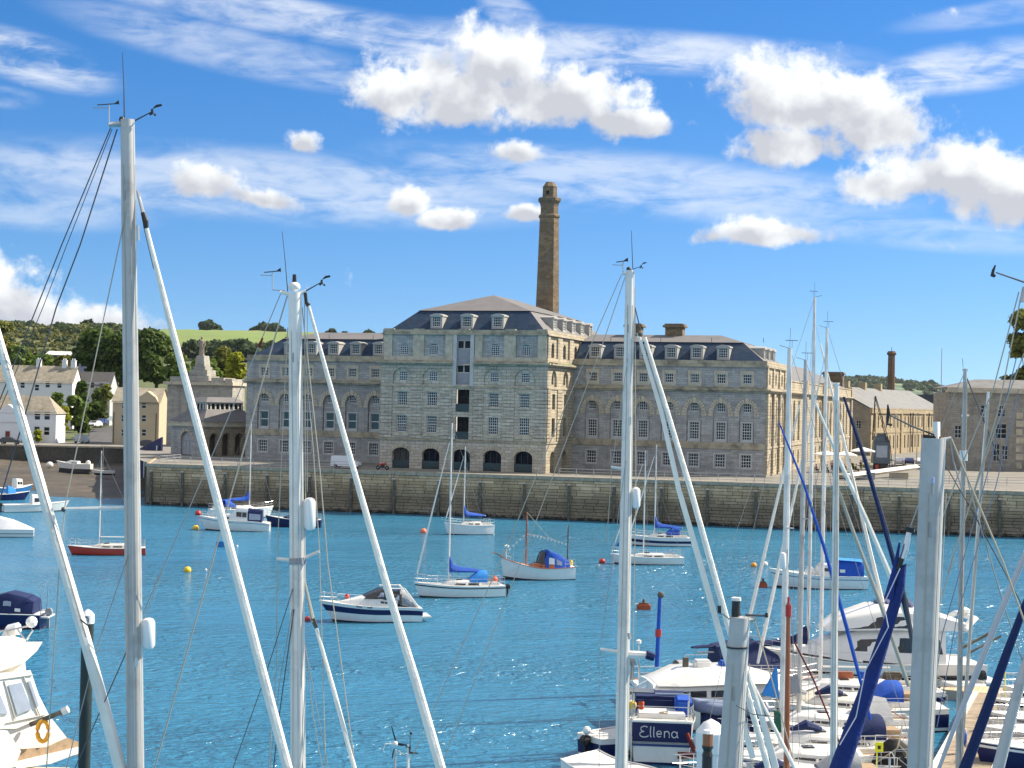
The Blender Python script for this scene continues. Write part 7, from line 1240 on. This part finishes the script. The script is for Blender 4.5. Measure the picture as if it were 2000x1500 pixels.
# ------------------------------------------------------------------ near masts of boats moored below the camera
tan_wire = mat('tan_wire', (.42, .38, .31), .6); dkwire = mat('dark_wire', (.06, .065, .075), .5)
class Near:
    def __init__(s, label, name='yacht_mast', cat='mast', Y=20.0, root=(0, 0), group=None):
        s.Y = Y; s.k = Y/F; s.o = thing(name, label, cat, at(*root, Y), 0, group); s.T = Matrix.Translation(-s.o.location)
    def line(s, nm, pts, w, m, n=6, Y=None, sq=1.0, smooth=False):
        """pts in photo pixels (x, y[, distance]); w width in pixels"""
        ws = w if isinstance(w, (list, tuple)) else [w]*len(pts); P = [at(p[0], p[1], p[2] if len(p) > 2 else (Y or s.Y)) for p in pts]
        return MB(s.T).tube(P, [max(.0035, q*p.y/F/2) for q, p in zip(ws, P)], n, sq).obj(nm, m, s.o, smooth=smooth)
    def ball(s, nm, x, y, r, m, sz=1, Y=None): c = at(x, y, Y or s.Y); return MB(s.T).ball(c, r*c.y/F, 10, 6, sz).obj(nm, m, s.o, smooth=True)
    def mast(s, x0, y0, x1, y1, w0, w1, m, track=True):
        a, c = at(x0, y0, s.Y), at(x1, y1, s.Y); d = c-a; e = a+d*((a.z-1.0)/(a.z-c.z)); kk = (a-e).length/d.length; ts = [0, .12, .3, .5, .75, 1]
        W = lambda t: min(w1*1.04, w0+(w1-w0)*min(1, t*kk*1.4))*s.k/2
        MB(s.T).tube([a+(e-a)*t for t in ts], [W(t) for t in ts], 16, 1.0).obj('mast', m, s.o, smooth=True)
        if track: MB(s.T).tube([a+(e-a)*t+Vector((W(t)*.93, -W(t)*.25, 0)) for t in ts], W(1)*.16, 5).obj('sail_track', whitemast, s.o)
        for q, (dx, dy) in enumerate(((-.55, -.95), (.35, -1.12), (.95, -.75))):
            MB(s.T).tube([a+(e-a)*t+Vector((W(t)*dx+(.03*math.sin(9*t+q) if 0 < t < 1 else 0)*W(1)*8, W(t)*dy*1.08, 0)) for t in (.03, .12, .3, .5, .75, 1)], max(.004, 1.1*s.k/2), 4).obj('halyard', [rope, wire, tan_wire][q], s.o)
        for q in range(6):
            t = kk*(.10+.15*q+.05*math.sin(q*5.1+w1)); t = min(t, .98); c = a+(e-a)*t; u = -.35 if q % 2 else .45
            if q % 3 == 0: MB(s.T).box(c.x+W(t)*u-.022, c.x+W(t)*u+.022, c.y-W(t)*1.06, c.y-W(t)*.8, c.z-.06, c.z+.06).obj('mast_fitting', steel, s.o, bevel=.008)
            elif q % 3 == 1: MB(s.T).tube([c+Vector((W(t)*.9, -W(t)*.3, -.05)), c+Vector((W(t)*1.25, -W(t)*.35, 0)), c+Vector((W(t)*.9, -W(t)*.3, .05))], .010, 5).obj('mast_tang', steel, s.o)
            else: MB(s.T).tube([c+Vector((0, 0, -.018)), c+Vector((0, 0, .018))], W(t)*1.04, 16).obj('mast_band', greycloth, s.o)
        for t in (.05,): MB(s.T).tube([a+(e-a)*t+Vector((-W(t)*.2, -W(t)*.98, -.06)), a+(e-a)*t+Vector((-W(t)*.2, -W(t)*.98, .06))], W(t)*.12, 5).obj('sheave_plate', wire, s.o)
    def vane(s, x, y, xl, xr, ytop):
        s.line('wind_vane', [(x, y), (x, ytop)], 2.2, alum); s.line('wind_vane_arm', [(xl, ytop+1), (xr, ytop-2)], 2.4, dkwire); b = MB(s.T); q = [at(xr-8, ytop-2, s.Y), at(xr, ytop-8, s.Y), at(xr+1, ytop, s.Y)]; t = Vector((0, .012, 0)); b.add([p-t for p in q]+[p+t for p in q], [(0, 1, 2), (5, 4, 3), (0, 1, 4, 3), (1, 2, 5, 4), (2, 0, 3, 5)]).obj('vane_tail', black, s.o); s.line('vane_reference_arm', [(x, ytop+7), (xl-8, ytop+6)], 1.6, wire)
    def anemo(s, x0, y0, x1, y1, sc=1.0):
        s.line('instrument_arm', [(x0, y0), (x1, y1)], [3.4*sc, 2.2*sc], dkwire); s.line('cup_shaft', [(x1, y1-5*sc), (x1+1, y1+5*sc)], 5*sc, black); s.line('instrument_fin', [(x1+2, y1-6*sc), (x1+9*sc, y1-11*sc), (x1+19*sc, y1-13*sc)], [2*sc, 6*sc, 5*sc], black, sq=.3)
        for dx, dy in ((-3, 5), (6, 6)): s.ball('wind_cup', x1+dx*sc, y1+dy*sc, 2.6*sc, black)
    def capsule(s, nm, x, y0, y1, w, m=None): s.line(nm, [(x, y0), (x, y0+w*.10), (x, y0+w*.35), (x, y1-w*.35), (x, y1-w*.10), (x, y1)], [w*.3, w*.75, w, w, w*.75, w*.3], m or mat('reflector_white', (.78, .78, .77), .4), 12, smooth=True)
# left edge: furled headsail of a yacht out of frame
n = Near('white furled headsail rising past the left edge of the photo', 'furled_headsail', 'furled sail', 19, (120, 1070)); n.line('sail_roll', [(-60, 470), (0, 672), (100, 1020), (170, 1260), (235, 1500), (400, 2100)], [14, 18, 21, 23, 25, 26], sailcloth, 9, smooth=True); n.line('luff_seam', [(8, 690, 18.93), (168, 1245, 18.93)], 2, wire); n.line('sail_tie', [(157, 1210, 18.9), (172, 1222, 18.9)], 3, dkwire)
# tallest mast
n = Near('tallest silver mast at the left with wind instruments and furled white forestay', Y=19, root=(265, 1500)); n.mast(249, 234, 265, 1500, 27, 33, alum); n.line('mast_crane', [(213, 244), (240, 242)], [10, 12], alum, 4); n.ball('masthead_lamp', 238, 233, 6, black); n.line('aerial', [(243, 238), (242, 170), (239, 102)], [3, 2, 1.2], dkwire)
n.vane(213, 240, 190, 232, 204); n.anemo(259, 238, 297, 218)
n.line('backstay', [(216, 250), (121, 477), (72, 600), (-20, 830)], 2.4, dkwire); n.line('backstay', [(219, 252), (131, 477), (84, 600), (0, 800)], 1.6, dkwire); n.line('topping_lift', [(229, 252), (157, 477), (110, 600), (48, 813), (-40, 1110)], 2.8, dkwire)
n.line('shroud', [(250, 395, 18.9), (207, 600), (127, 988), (115, 1119), (91, 1497), (78, 1700)], 2.2, tan_wire); n.line('lower_shroud', [(250, 1085, 18.9), (190, 1262), (144, 1444), (110, 1580)], 2.0, wire); n.line('lower_shroud', [(246, 1276, 18.9), (149, 1495), (90, 1625)], 2.0, dkwire); n.line('lower_shroud', [(319, 1108), (280, 1215), (262, 1280)], 1.8, wire)
n.line('spreader', [(124, 994), (250, 992)], [7, 10], whitemast); n.ball('spreader_end', 124, 995, 5, dkwire)
n.line('halyard_fitting', [(268, 372), (279, 415)], [5, 8], alum); n.line('furling_swivel', [(279, 415), (284, 432), (286, 446)], [9, 12, 9], black, 8); n.line('furled_headsail', [(272, 385), (288, 452), (330, 620), (420, 960), (500, 1265), (562, 1500), (640, 1790)], [5, 8, 13, 17, 19, 20, 21], sailcloth, 9, smooth=True); n.line('halyard', [(270, 380), (281, 445), (300, 525)], 1.5, dkwire)
n.capsule('radar_reflector', 290, 1207, 1268, 26); n.line('reflector_bracket', [(266, 1212), (284, 1212)], 4, alum); n.line('mast_fitting', [(269, 440, 18.9), (270, 470, 18.9)], 5, alum)
# second mast
n = Near('second white mast from the left, dark anchor light on its cap, oval reflector', Y=20, root=(582, 1500)); n.mast(576, 572, 582, 1500, 25, 29, whitemast); n.line('mast_crane', [(547, 570), (575, 578)], [6, 12], whitemast, 5); n.line('mast_crane', [(578, 578), (598, 568)], [12, 6], whitemast, 5); n.ball('masthead_dome', 575, 560, 12, whitemast, .8); n.line('anchor_light', [(575, 552), (575, 536)], [9, 7], black, 8); n.line('aerial', [(562, 570), (557, 510), (551, 452)], [2, 1.6, 1.0], dkwire)
n.vane(532, 566, 516, 548, 531); n.line('vane_bracket', [(532, 566), (556, 568)], 2, wire); n.anemo(598, 568, 628, 551, .9)
n.line('backstay', [(548, 574), (507, 672), (397, 930), (245, 1276), (149, 1495)], 2.0, wire); n.line('backstay_insulator', [(513, 660, 19.9), (505, 678, 19.9)], [4, 6], mat('dark_red_cloth', (0, 0, 0))); n.line('backstay', [(561, 578), (534, 668), (465, 917), (302, 1500)], 3.0, tan_wire); n.line('shroud', [(590, 600), (625, 920), (640, 1100), (690, 1470), (700, 1560)], 2.4, tan_wire); n.line('shroud', [(596, 700), (612, 880), (624, 1078), (636, 1500)], 2.0, tan_wire); n.line('shroud', [(562, 640), (541, 1088), (540, 1300), (520, 1560)], 2.0, tan_wire)
n.line('halyard', [(595, 590), (597, 1000)], 1.8, tan_wire); n.line('halyard', [(600, 600), (601, 760), (600, 960)], 1.4, wire); n.line('lower_shroud', [(572, 1150, 19.9), (515, 1330), (455, 1500)], 1.8, dkwire); n.line('lower_shroud', [(574, 1190, 19.9), (545, 1400), (528, 1560)], 2.2, dkwire); n.line('lower_shroud', [(590, 1220), (612, 1400), (640, 1560)], 1.8, wire); n.line('lower_shroud', [(592, 1240), (622, 1400), (645, 1520)], 1.6, wire); n.line('lower_shroud', [(571, 1190, 19.9), (546, 1330), (530, 1480), (524, 1560)], 1.6, wire)
n.line('furling_swivel', [(596, 572), (598, 590), (603, 597)], [7, 7, 10], black, 8); n.line('furled_headsail', [(603, 598), (640, 735), (700, 950), (760, 1160), (812, 1330), (861, 1500), (930, 1730)], [6, 9, 12, 15, 18, 20, 21], sailcloth, 9, smooth=True); n.line('inner_forestay_fitting', [(594, 1130), (612, 1215)], [4, 9], tan_wire); n.line('inner_forestay_toggle', [(611, 1208), (618, 1226)], [10, 8], timber); n.line('inner_furled_sail', [(618, 1228), (655, 1360), (692, 1500), (715, 1580)], [7, 9, 9, 9], sailcloth, 8, smooth=True)
n.line('spreader', [(540, 1091), (576, 1095)], [7, 9], whitemast); n.line('spreader', [(586, 1094), (624, 1077)], [8, 7], whitemast); n.line('spreader_collar', [(581, 1089), (582, 1101)], 33, greycloth, 16); n.capsule('radar_reflector', 605, 972, 1036, 25); n.line('track_end', [(594, 1000), (595, 1150)], 5, alum)
# third mast
n = Near('third tall white mast, in front of the right wing, two furled forestays', Y=23, root=(1212, 1500)); n.mast(1230, 528, 1213, 1500, 16, 24, whitemast); n.line('mast_crane', [(1215, 534), (1230, 536)], [5, 9], whitemast, 4); n.ball('masthead_lamp', 1228, 526, 5, black); n.line('aerial', [(1236, 525), (1233, 450)], [2, 1], dkwire); n.vane(1217, 532, 1204, 1226, 511); n.anemo(1236, 526, 1252, 520, .55)
n.line('backstay', [(1214, 536), (1173, 630), (1083, 843), (985, 1080), (885, 1300), (800, 1490)], 1.8, tan_wire); n.line('backstay', [(1221, 541), (1178, 669), (1110, 850), (1020, 1090), (860, 1500)], 1.8, tan_wire); n.line('shroud', [(1226, 700, 22.9), (1195, 912), (1185, 1060)], 1.6, tan_wire); n.line('shroud', [(1240, 560), (1242, 960), (1236, 1300), (1232, 1500)], 1.8, tan_wire); n.line('shroud', [(1222, 900, 22.9), (1172, 1270), (1170, 1500)], 1.4, wire)
n.line('forestay_wire', [(1240, 600), (1252, 648)], 2.6, dkwire); n.ball('furling_swivel', 1250, 652, 6, timber); n.line('furled_headsail', [(1259, 659), (1301, 797), (1349, 957), (1410, 1177), (1440, 1285), (1500, 1500)], [7, 10, 11, 12, 12, 12], sailcloth, 8, smooth=True); n.line('inner_furled_sail', [(1246, 650), (1291, 800), (1326, 957), (1372, 1116), (1421, 1293), (1470, 1480)], [6, 9, 10, 12, 12, 12], sailcloth, 8, smooth=True)
n.capsule('radar_reflector', 1242, 952, 993, 17); n.line('spreader', [(1193, 912), (1228, 917)], [6, 8], whitemast); n.line('spreader', [(1172, 1268), (1214, 1274)], [6, 9], whitemast); n.line('radar_pod', [(1226, 1278), (1262, 1280)], [16, 14], whitemast, 8); n.line('blue_pod_cover', [(1262, 1278), (1278, 1284)], [18, 16], navycloth, 8); n.line('winch', [(1228, 1236, 22.8), (1230, 1248, 22.8)], 8, alum)
# blue-sleeved and plain stays of masts among the berths
for (lb, nm, m_, pts, w_, Y) in (('bright royal blue thin furled stay crossing the row of white masts', 'furled_stay', bluecloth, [(1522, 826), (1570, 945), (1610, 1070), (1655, 1230), (1700, 1405)], [3, 5, 7, 8, 6], 50), ('dark navy thin furled stay right of the white masts', 'furled_stay', navycloth, [(1648, 775), (1690, 900), (1722, 1010), (1755, 1130), (1786, 1265)], [5, 8, 9, 10, 9], 50), ('white furled stay leading down behind the blue sail bundle', 'furled_stay', sailcloth, [(1592, 785), (1640, 900), (1690, 1010), (1735, 1115), (1790, 1250)], [4, 8, 9, 10, 10], 56), ('grey brown stay between the white masts and the blue bundle', 'furled_stay', tan_wire, [(1625, 920), (1660, 1020), (1720, 1180), (1775, 1340)], [4, 7, 8, 8], 56), ('dark red stay in front of the varnished mast', 'stay', mat('dark_red_cloth', (0, 0, 0)), [(1552, 1255), (1590, 1330), (1635, 1440), (1665, 1510)], 3.5, 50), ('white furled stay right of the grey mast', 'furled_stay', sailcloth, [(1458, 1310), (1485, 1390), (1515, 1500)], [11, 13, 14], 40), ('second white stay right of the grey mast', 'furled_stay', sailcloth, [(1462, 1318), (1502, 1400), (1552, 1500)], [5, 7, 8], 40)):
    n = Near(lb, nm, 'furled sail', Y, pts[-1], 'furled stays among the berths'); n.line('sail_roll', [(p[0], p[1]) for p in pts], w_, m_, 7, smooth=True)
# fourth: white masts of the row
n = Near('white mast with white reflector, leftmost of the row of thin masts', Y=44, root=(1632, 1300)); n.mast(1634, 748, 1629, 1300, 9, 13, whitemast); n.line('mast_crane', [(1628, 750), (1640, 750)], 6, whitemast); n.o['label'] = 'thin white mast rightmost of the row of four beside the navy stay'; n.line('shroud', [(1634, 760), (1560, 1100)], 1.2, wire); n.line('shroud', [(1634, 760), (1700, 1120)], 1.2, wire)
n = Near('white capsule radar reflector lashed to the leftmost thin mast', 'radar_reflector', 'radar reflector', 58, (1529, 1095)); n.capsule('capsule', 1529, 1079, 1112, 12)
# grey mast with the black cap light
n = Near('thick grey mast with black masthead light and short instrument arm at the lower right', Y=14, root=(1428, 1500)); n.mast(1444, 1205, 1424, 1500, 37, 46, alum); n.line('masthead_light', [(1438, 1203), (1437, 1195), (1438, 1172)], [20, 17, 16], black, 10, smooth=True); n.line('light_cap', [(1438, 1173), (1438, 1167)], [20, 19], whitemast, 10); n.line('mast_crane', [(1455, 1212), (1476, 1208)], [20, 7], alum, 5); n.line('instrument_arm', [(1456, 1201), (1500, 1203)], [5, 4], dkwire); n.line('instrument_tip', [(1497, 1197), (1497, 1206)], 6, black); n.line('aerial_bracket', [(1405, 1198), (1412, 1200), (1430, 1213), (1432, 1222)], 3, wire); n.line('black_sensor', [(1405, 1183), (1405, 1197)], 8, black); n.line('mast_band', [(1440, 1262), (1440, 1265)], 43, black, 16); n.line('halyard', [(1462, 1215), (1454, 1330), (1448, 1500)], 3, tan_wire); n.line('stay', [(1474, 1212), (1500, 1300), (1548, 1480)], 3, rope); n.line('stay_cable', [(1438, 1378, 13.7), (1470, 1395), (1520, 1400)], 2, dkwire)
# thick silver mast at the right
n = Near('thick silver mast at the right with white box and black arms on its head', Y=13, root=(1797, 1500)); n.mast(1822, 856, 1795, 1500, 44, 46, alum); n.line('white_head_box', [(1829, 824), (1830, 862)], [15, 13], white, 4); n.line('black_bracket', [(1803, 852), (1836, 856)], [9, 8], black, 6); n.line('instrument_arm', [(1826, 850), (1780, 832), (1738, 811)], [4, 4, 3], dkwire); n.line('instrument_fin', [(1734, 790), (1735, 806), (1733, 830)], [3, 8, 4], black, sq=.4); n.line('fin_foot', [(1731, 828), (1742, 830)], 5, black); n.line('mast_crane', [(1836, 860), (1858, 855)], [9, 6], alum, 4); n.line('stay', [(1858, 857), (1880, 910), (1960, 1100), (2010, 1240)], 4, rope); n.line('stay', [(1857, 860), (1862, 900), (1880, 960)], 3, wire); n.line('track_slot', [(1822, 938, 12.72), (1821, 966, 12.72)], 7, wire); n.line('slot_mark', [(1822, 932, 12.71), (1822, 944, 12.71)], 8, mat('slot_blue', (.35, .38, .55), .5))
# blue sail bundle
bundle = mat('deep_blue_sailcloth', (.004, .022, .15), .85, .3, 3, bump=.9, bscale=4, c2=(.003, .014, .10), c2s=2.2)
n = Near('thick royal blue rolled sail on its furling gear beside the silver mast', 'furled_blue_sail', 'furled sail', 15, (1640, 1500)); n.line('sail_roll', [(1752, 1140), (1764, 1105), (1757, 1150), (1735, 1220), (1700, 1330), (1668, 1420), (1640, 1500), (1600, 1620)], [4, 15, 20, 23, 29, 34, 38, 41], bundle, 10, smooth=True); n.line('sail_neck', [(1757, 1060), (1748, 1110), (1736, 1170)], [4, 10, 20], bundle, 8, smooth=True); n.line('swivel', [(1775, 1040), (1768, 1075), (1762, 1092)], [10, 13, 12], steel, 9); n.line('swivel_ring', [(1778, 1030), (1776, 1038)], [22, 20], black, 10); n.line('swivel_base', [(1760, 1090), (1753, 1112)], [14, 12], black, 9); n.line('stay_wire', [(1777, 1032), (1794, 985)], 2.4, wire); n.line('lashing', [(1758, 1110, 14.8), (1726, 1180, 14.75), (1735, 1225, 14.7), (1690, 1310, 14.7), (1672, 1400, 14.7), (1640, 1455, 14.6)], 2.2, mat('pale_line', (.55, .55, .62), .8))
n = Near('black tapered stay running from the blue bundle to the silver mast', 'black_stay', 'stay', 15, (1790, 1290)); n.line('stay_sleeve', [(1752, 1095), (1768, 1170), (1780, 1240), (1790, 1290)], [6, 8, 10, 11], dkwire, 7)
# right edge stays
n = Near('pale grey furled headsail slanting down across the walkway', 'furled_headsail', 'furled sail', 18, (1838, 1480)); n.line('sail_roll', [(2030, 1020), (1995, 1100), (1950, 1205), (1905, 1320), (1868, 1410), (1838, 1490), (1800, 1590)], [11, 12, 13, 13, 10, 8, 8], mat('pale_grey_sleeve', (.48, .47, .49), .7, .08, 2), 8, smooth=True)
n = Near('dark navy sleeved headsail slanting down at the right edge', 'furled_headsail', 'furled sail', 17, (1885, 1500)); n.line('sail_roll', [(2040, 1090), (1998, 1192), (1965, 1280), (1930, 1378), (1900, 1460), (1885, 1500), (1850, 1600)], [12, 14, 17, 20, 21, 23, 23], navycloth, 9, smooth=True)
n = Near('silver mast slanting at the right edge over the white bows', Y=24, root=(1955, 1500)); n.line('mast', [(2012, 1270), (1985, 1360), (1950, 1500), (1925, 1600)], [18, 21, 23, 24], alum, 12, smooth=True); n.line('shroud', [(1990, 570), (1940, 760), (1880, 905), (1800, 1120)], 2.6, tan_wire); n.line('shroud', [(1998, 560), (1950, 800), (1890, 1000), (1850, 1120)], 2.6, tan_wire); n.line('shroud', [(2000, 690), (1940, 850), (1870, 1060), (1830, 1200)], 2.4, tan_wire)
n.line('shroud', [(1878, 880), (1895, 960), (1960, 1180), (2010, 1330)], 2.6, wire); n.line('instrument_arm', [(1945, 532), (2006, 553)], [3, 4], dkwire); n.line('instrument_fin', [(1937, 540), (1940, 528), (1944, 518)], [6, 6, 3], black); n.ball('wind_cup', 1941, 538, 4, black); n.line('masthead', [(2001, 560), (1997, 590)], [4, 14], alum)
n.line('blue_halyard', [(1985, 700), (1930, 920), (1840, 1240), (1815, 1420)], 2.0, mat('slate_hypalon', (0, 0, 0))); n.line('blue_halyard', [(1990, 760), (1945, 950), (1870, 1200), (1830, 1420)], 1.8, mat('slate_hypalon', (0, 0, 0))); n.line('shroud', [(1830, 880), (1900, 1000), (1990, 1170), (2020, 1230)], 2.2, dkwire)
n = Near('short bare mast with small wind gear left of the end pavilion', Y=60, root=(1880, 960)); n.mast(1885, 720, 1880, 985, 7, 9, alum); n.line('mast_crane', [(1880, 722), (1890, 722)], 4, alum); n.line('stay', [(1885, 730), (1925, 830), (1960, 920)], 2.6, dkwire); n.line('spreader', [(1878, 812), (1892, 812)], 5, whitemast); n.line('white_radar', [(1882, 880), (1882, 900)], [16, 16], white, 8); n.line('aerial', [(1881, 718), (1880, 700)], 1, dkwire); n.line('stay', [(1884, 728), (1864, 770), (1790, 960)], 1.4, wire)
n = Near('thin bare white pole mast between short mast and right edge', Y=60, root=(1918, 960)); n.mast(1930, 765, 1916, 950, 5, 6, whitemast, False)
for (lb, x0, y0, x1, y1, w_) in (('thin white mast standing behind the third forestays, left one', 1258, 880, 1250, 1060, 4), ):
    pass
# wind generator at the bottom centre
n = Near('small wind generator with black blades on a pole at the bottom of the photo', 'wind_generator', 'wind generator', 30, (772, 1500)); n.line('pole', [(773, 1464), (771, 1500), (766, 1640)], [4, 5, 5], alum); n.ball('hub', 772, 1453, 5.5, white, 1.1); n.line('blade', [(773, 1447), (769, 1434), (765, 1419)], [3.6, 3.2, 1.6], black, sq=.4); n.line('blade', [(777, 1453), (785, 1454), (795, 1456)], [5, 5, 2], black, sq=.4); n.line('blade', [(770, 1462), (767, 1474), (766, 1482)], [2.4, 3, 1.6], black, sq=.4); n.line('tail_arm', [(767, 1453), (753, 1453), (748, 1464), (751, 1469)], [3, 2.6, 2.6, 1.6], white)
n = Near('slim pole with black wind vane beside the wind generator', 'instrument_pole', 'pole', 30, (797, 1500)); n.line('pole', [(797, 1455), (797, 1500), (795, 1640)], [4, 7, 7], whitemast); n.line('upper_rod', [(801, 1460), (801, 1436)], 2, dkwire); n.ball('wind_cup', 803, 1432, 3, black); n.line('vane', [(793, 1458), (801, 1460), (800, 1470), (817, 1471)], [4, 5, 5, 2], black); n.line('brace', [(778, 1467), (793, 1478)], 2.4, alum)
# ------------------------------------------------------------------ the air
b = MB(); b.box(-2500, 3000, -80, 5200, -4, 165)
me = bpy.data.meshes.new('haze'); me.from_pydata([tuple(p) for p in b.v], [], b.f); hz = bpy.data.objects.new('haze', me); COL.objects.link(hz); hz['kind'] = 'stuff'
m = bpy.data.materials.new('haze_air'); m.use_nodes = True; m.node_tree.nodes.clear(); n = NT(m.node_tree)
pv_ = n.node('ShaderNodeVolumePrincipled', {'Color': (.80, .88, 1.0), 'Density': .00002, 'Anisotropy': .2}); n.l.new(pv_.outputs[0], n.node('ShaderNodeOutputMaterial').inputs['Volume']); me.materials.append(m)
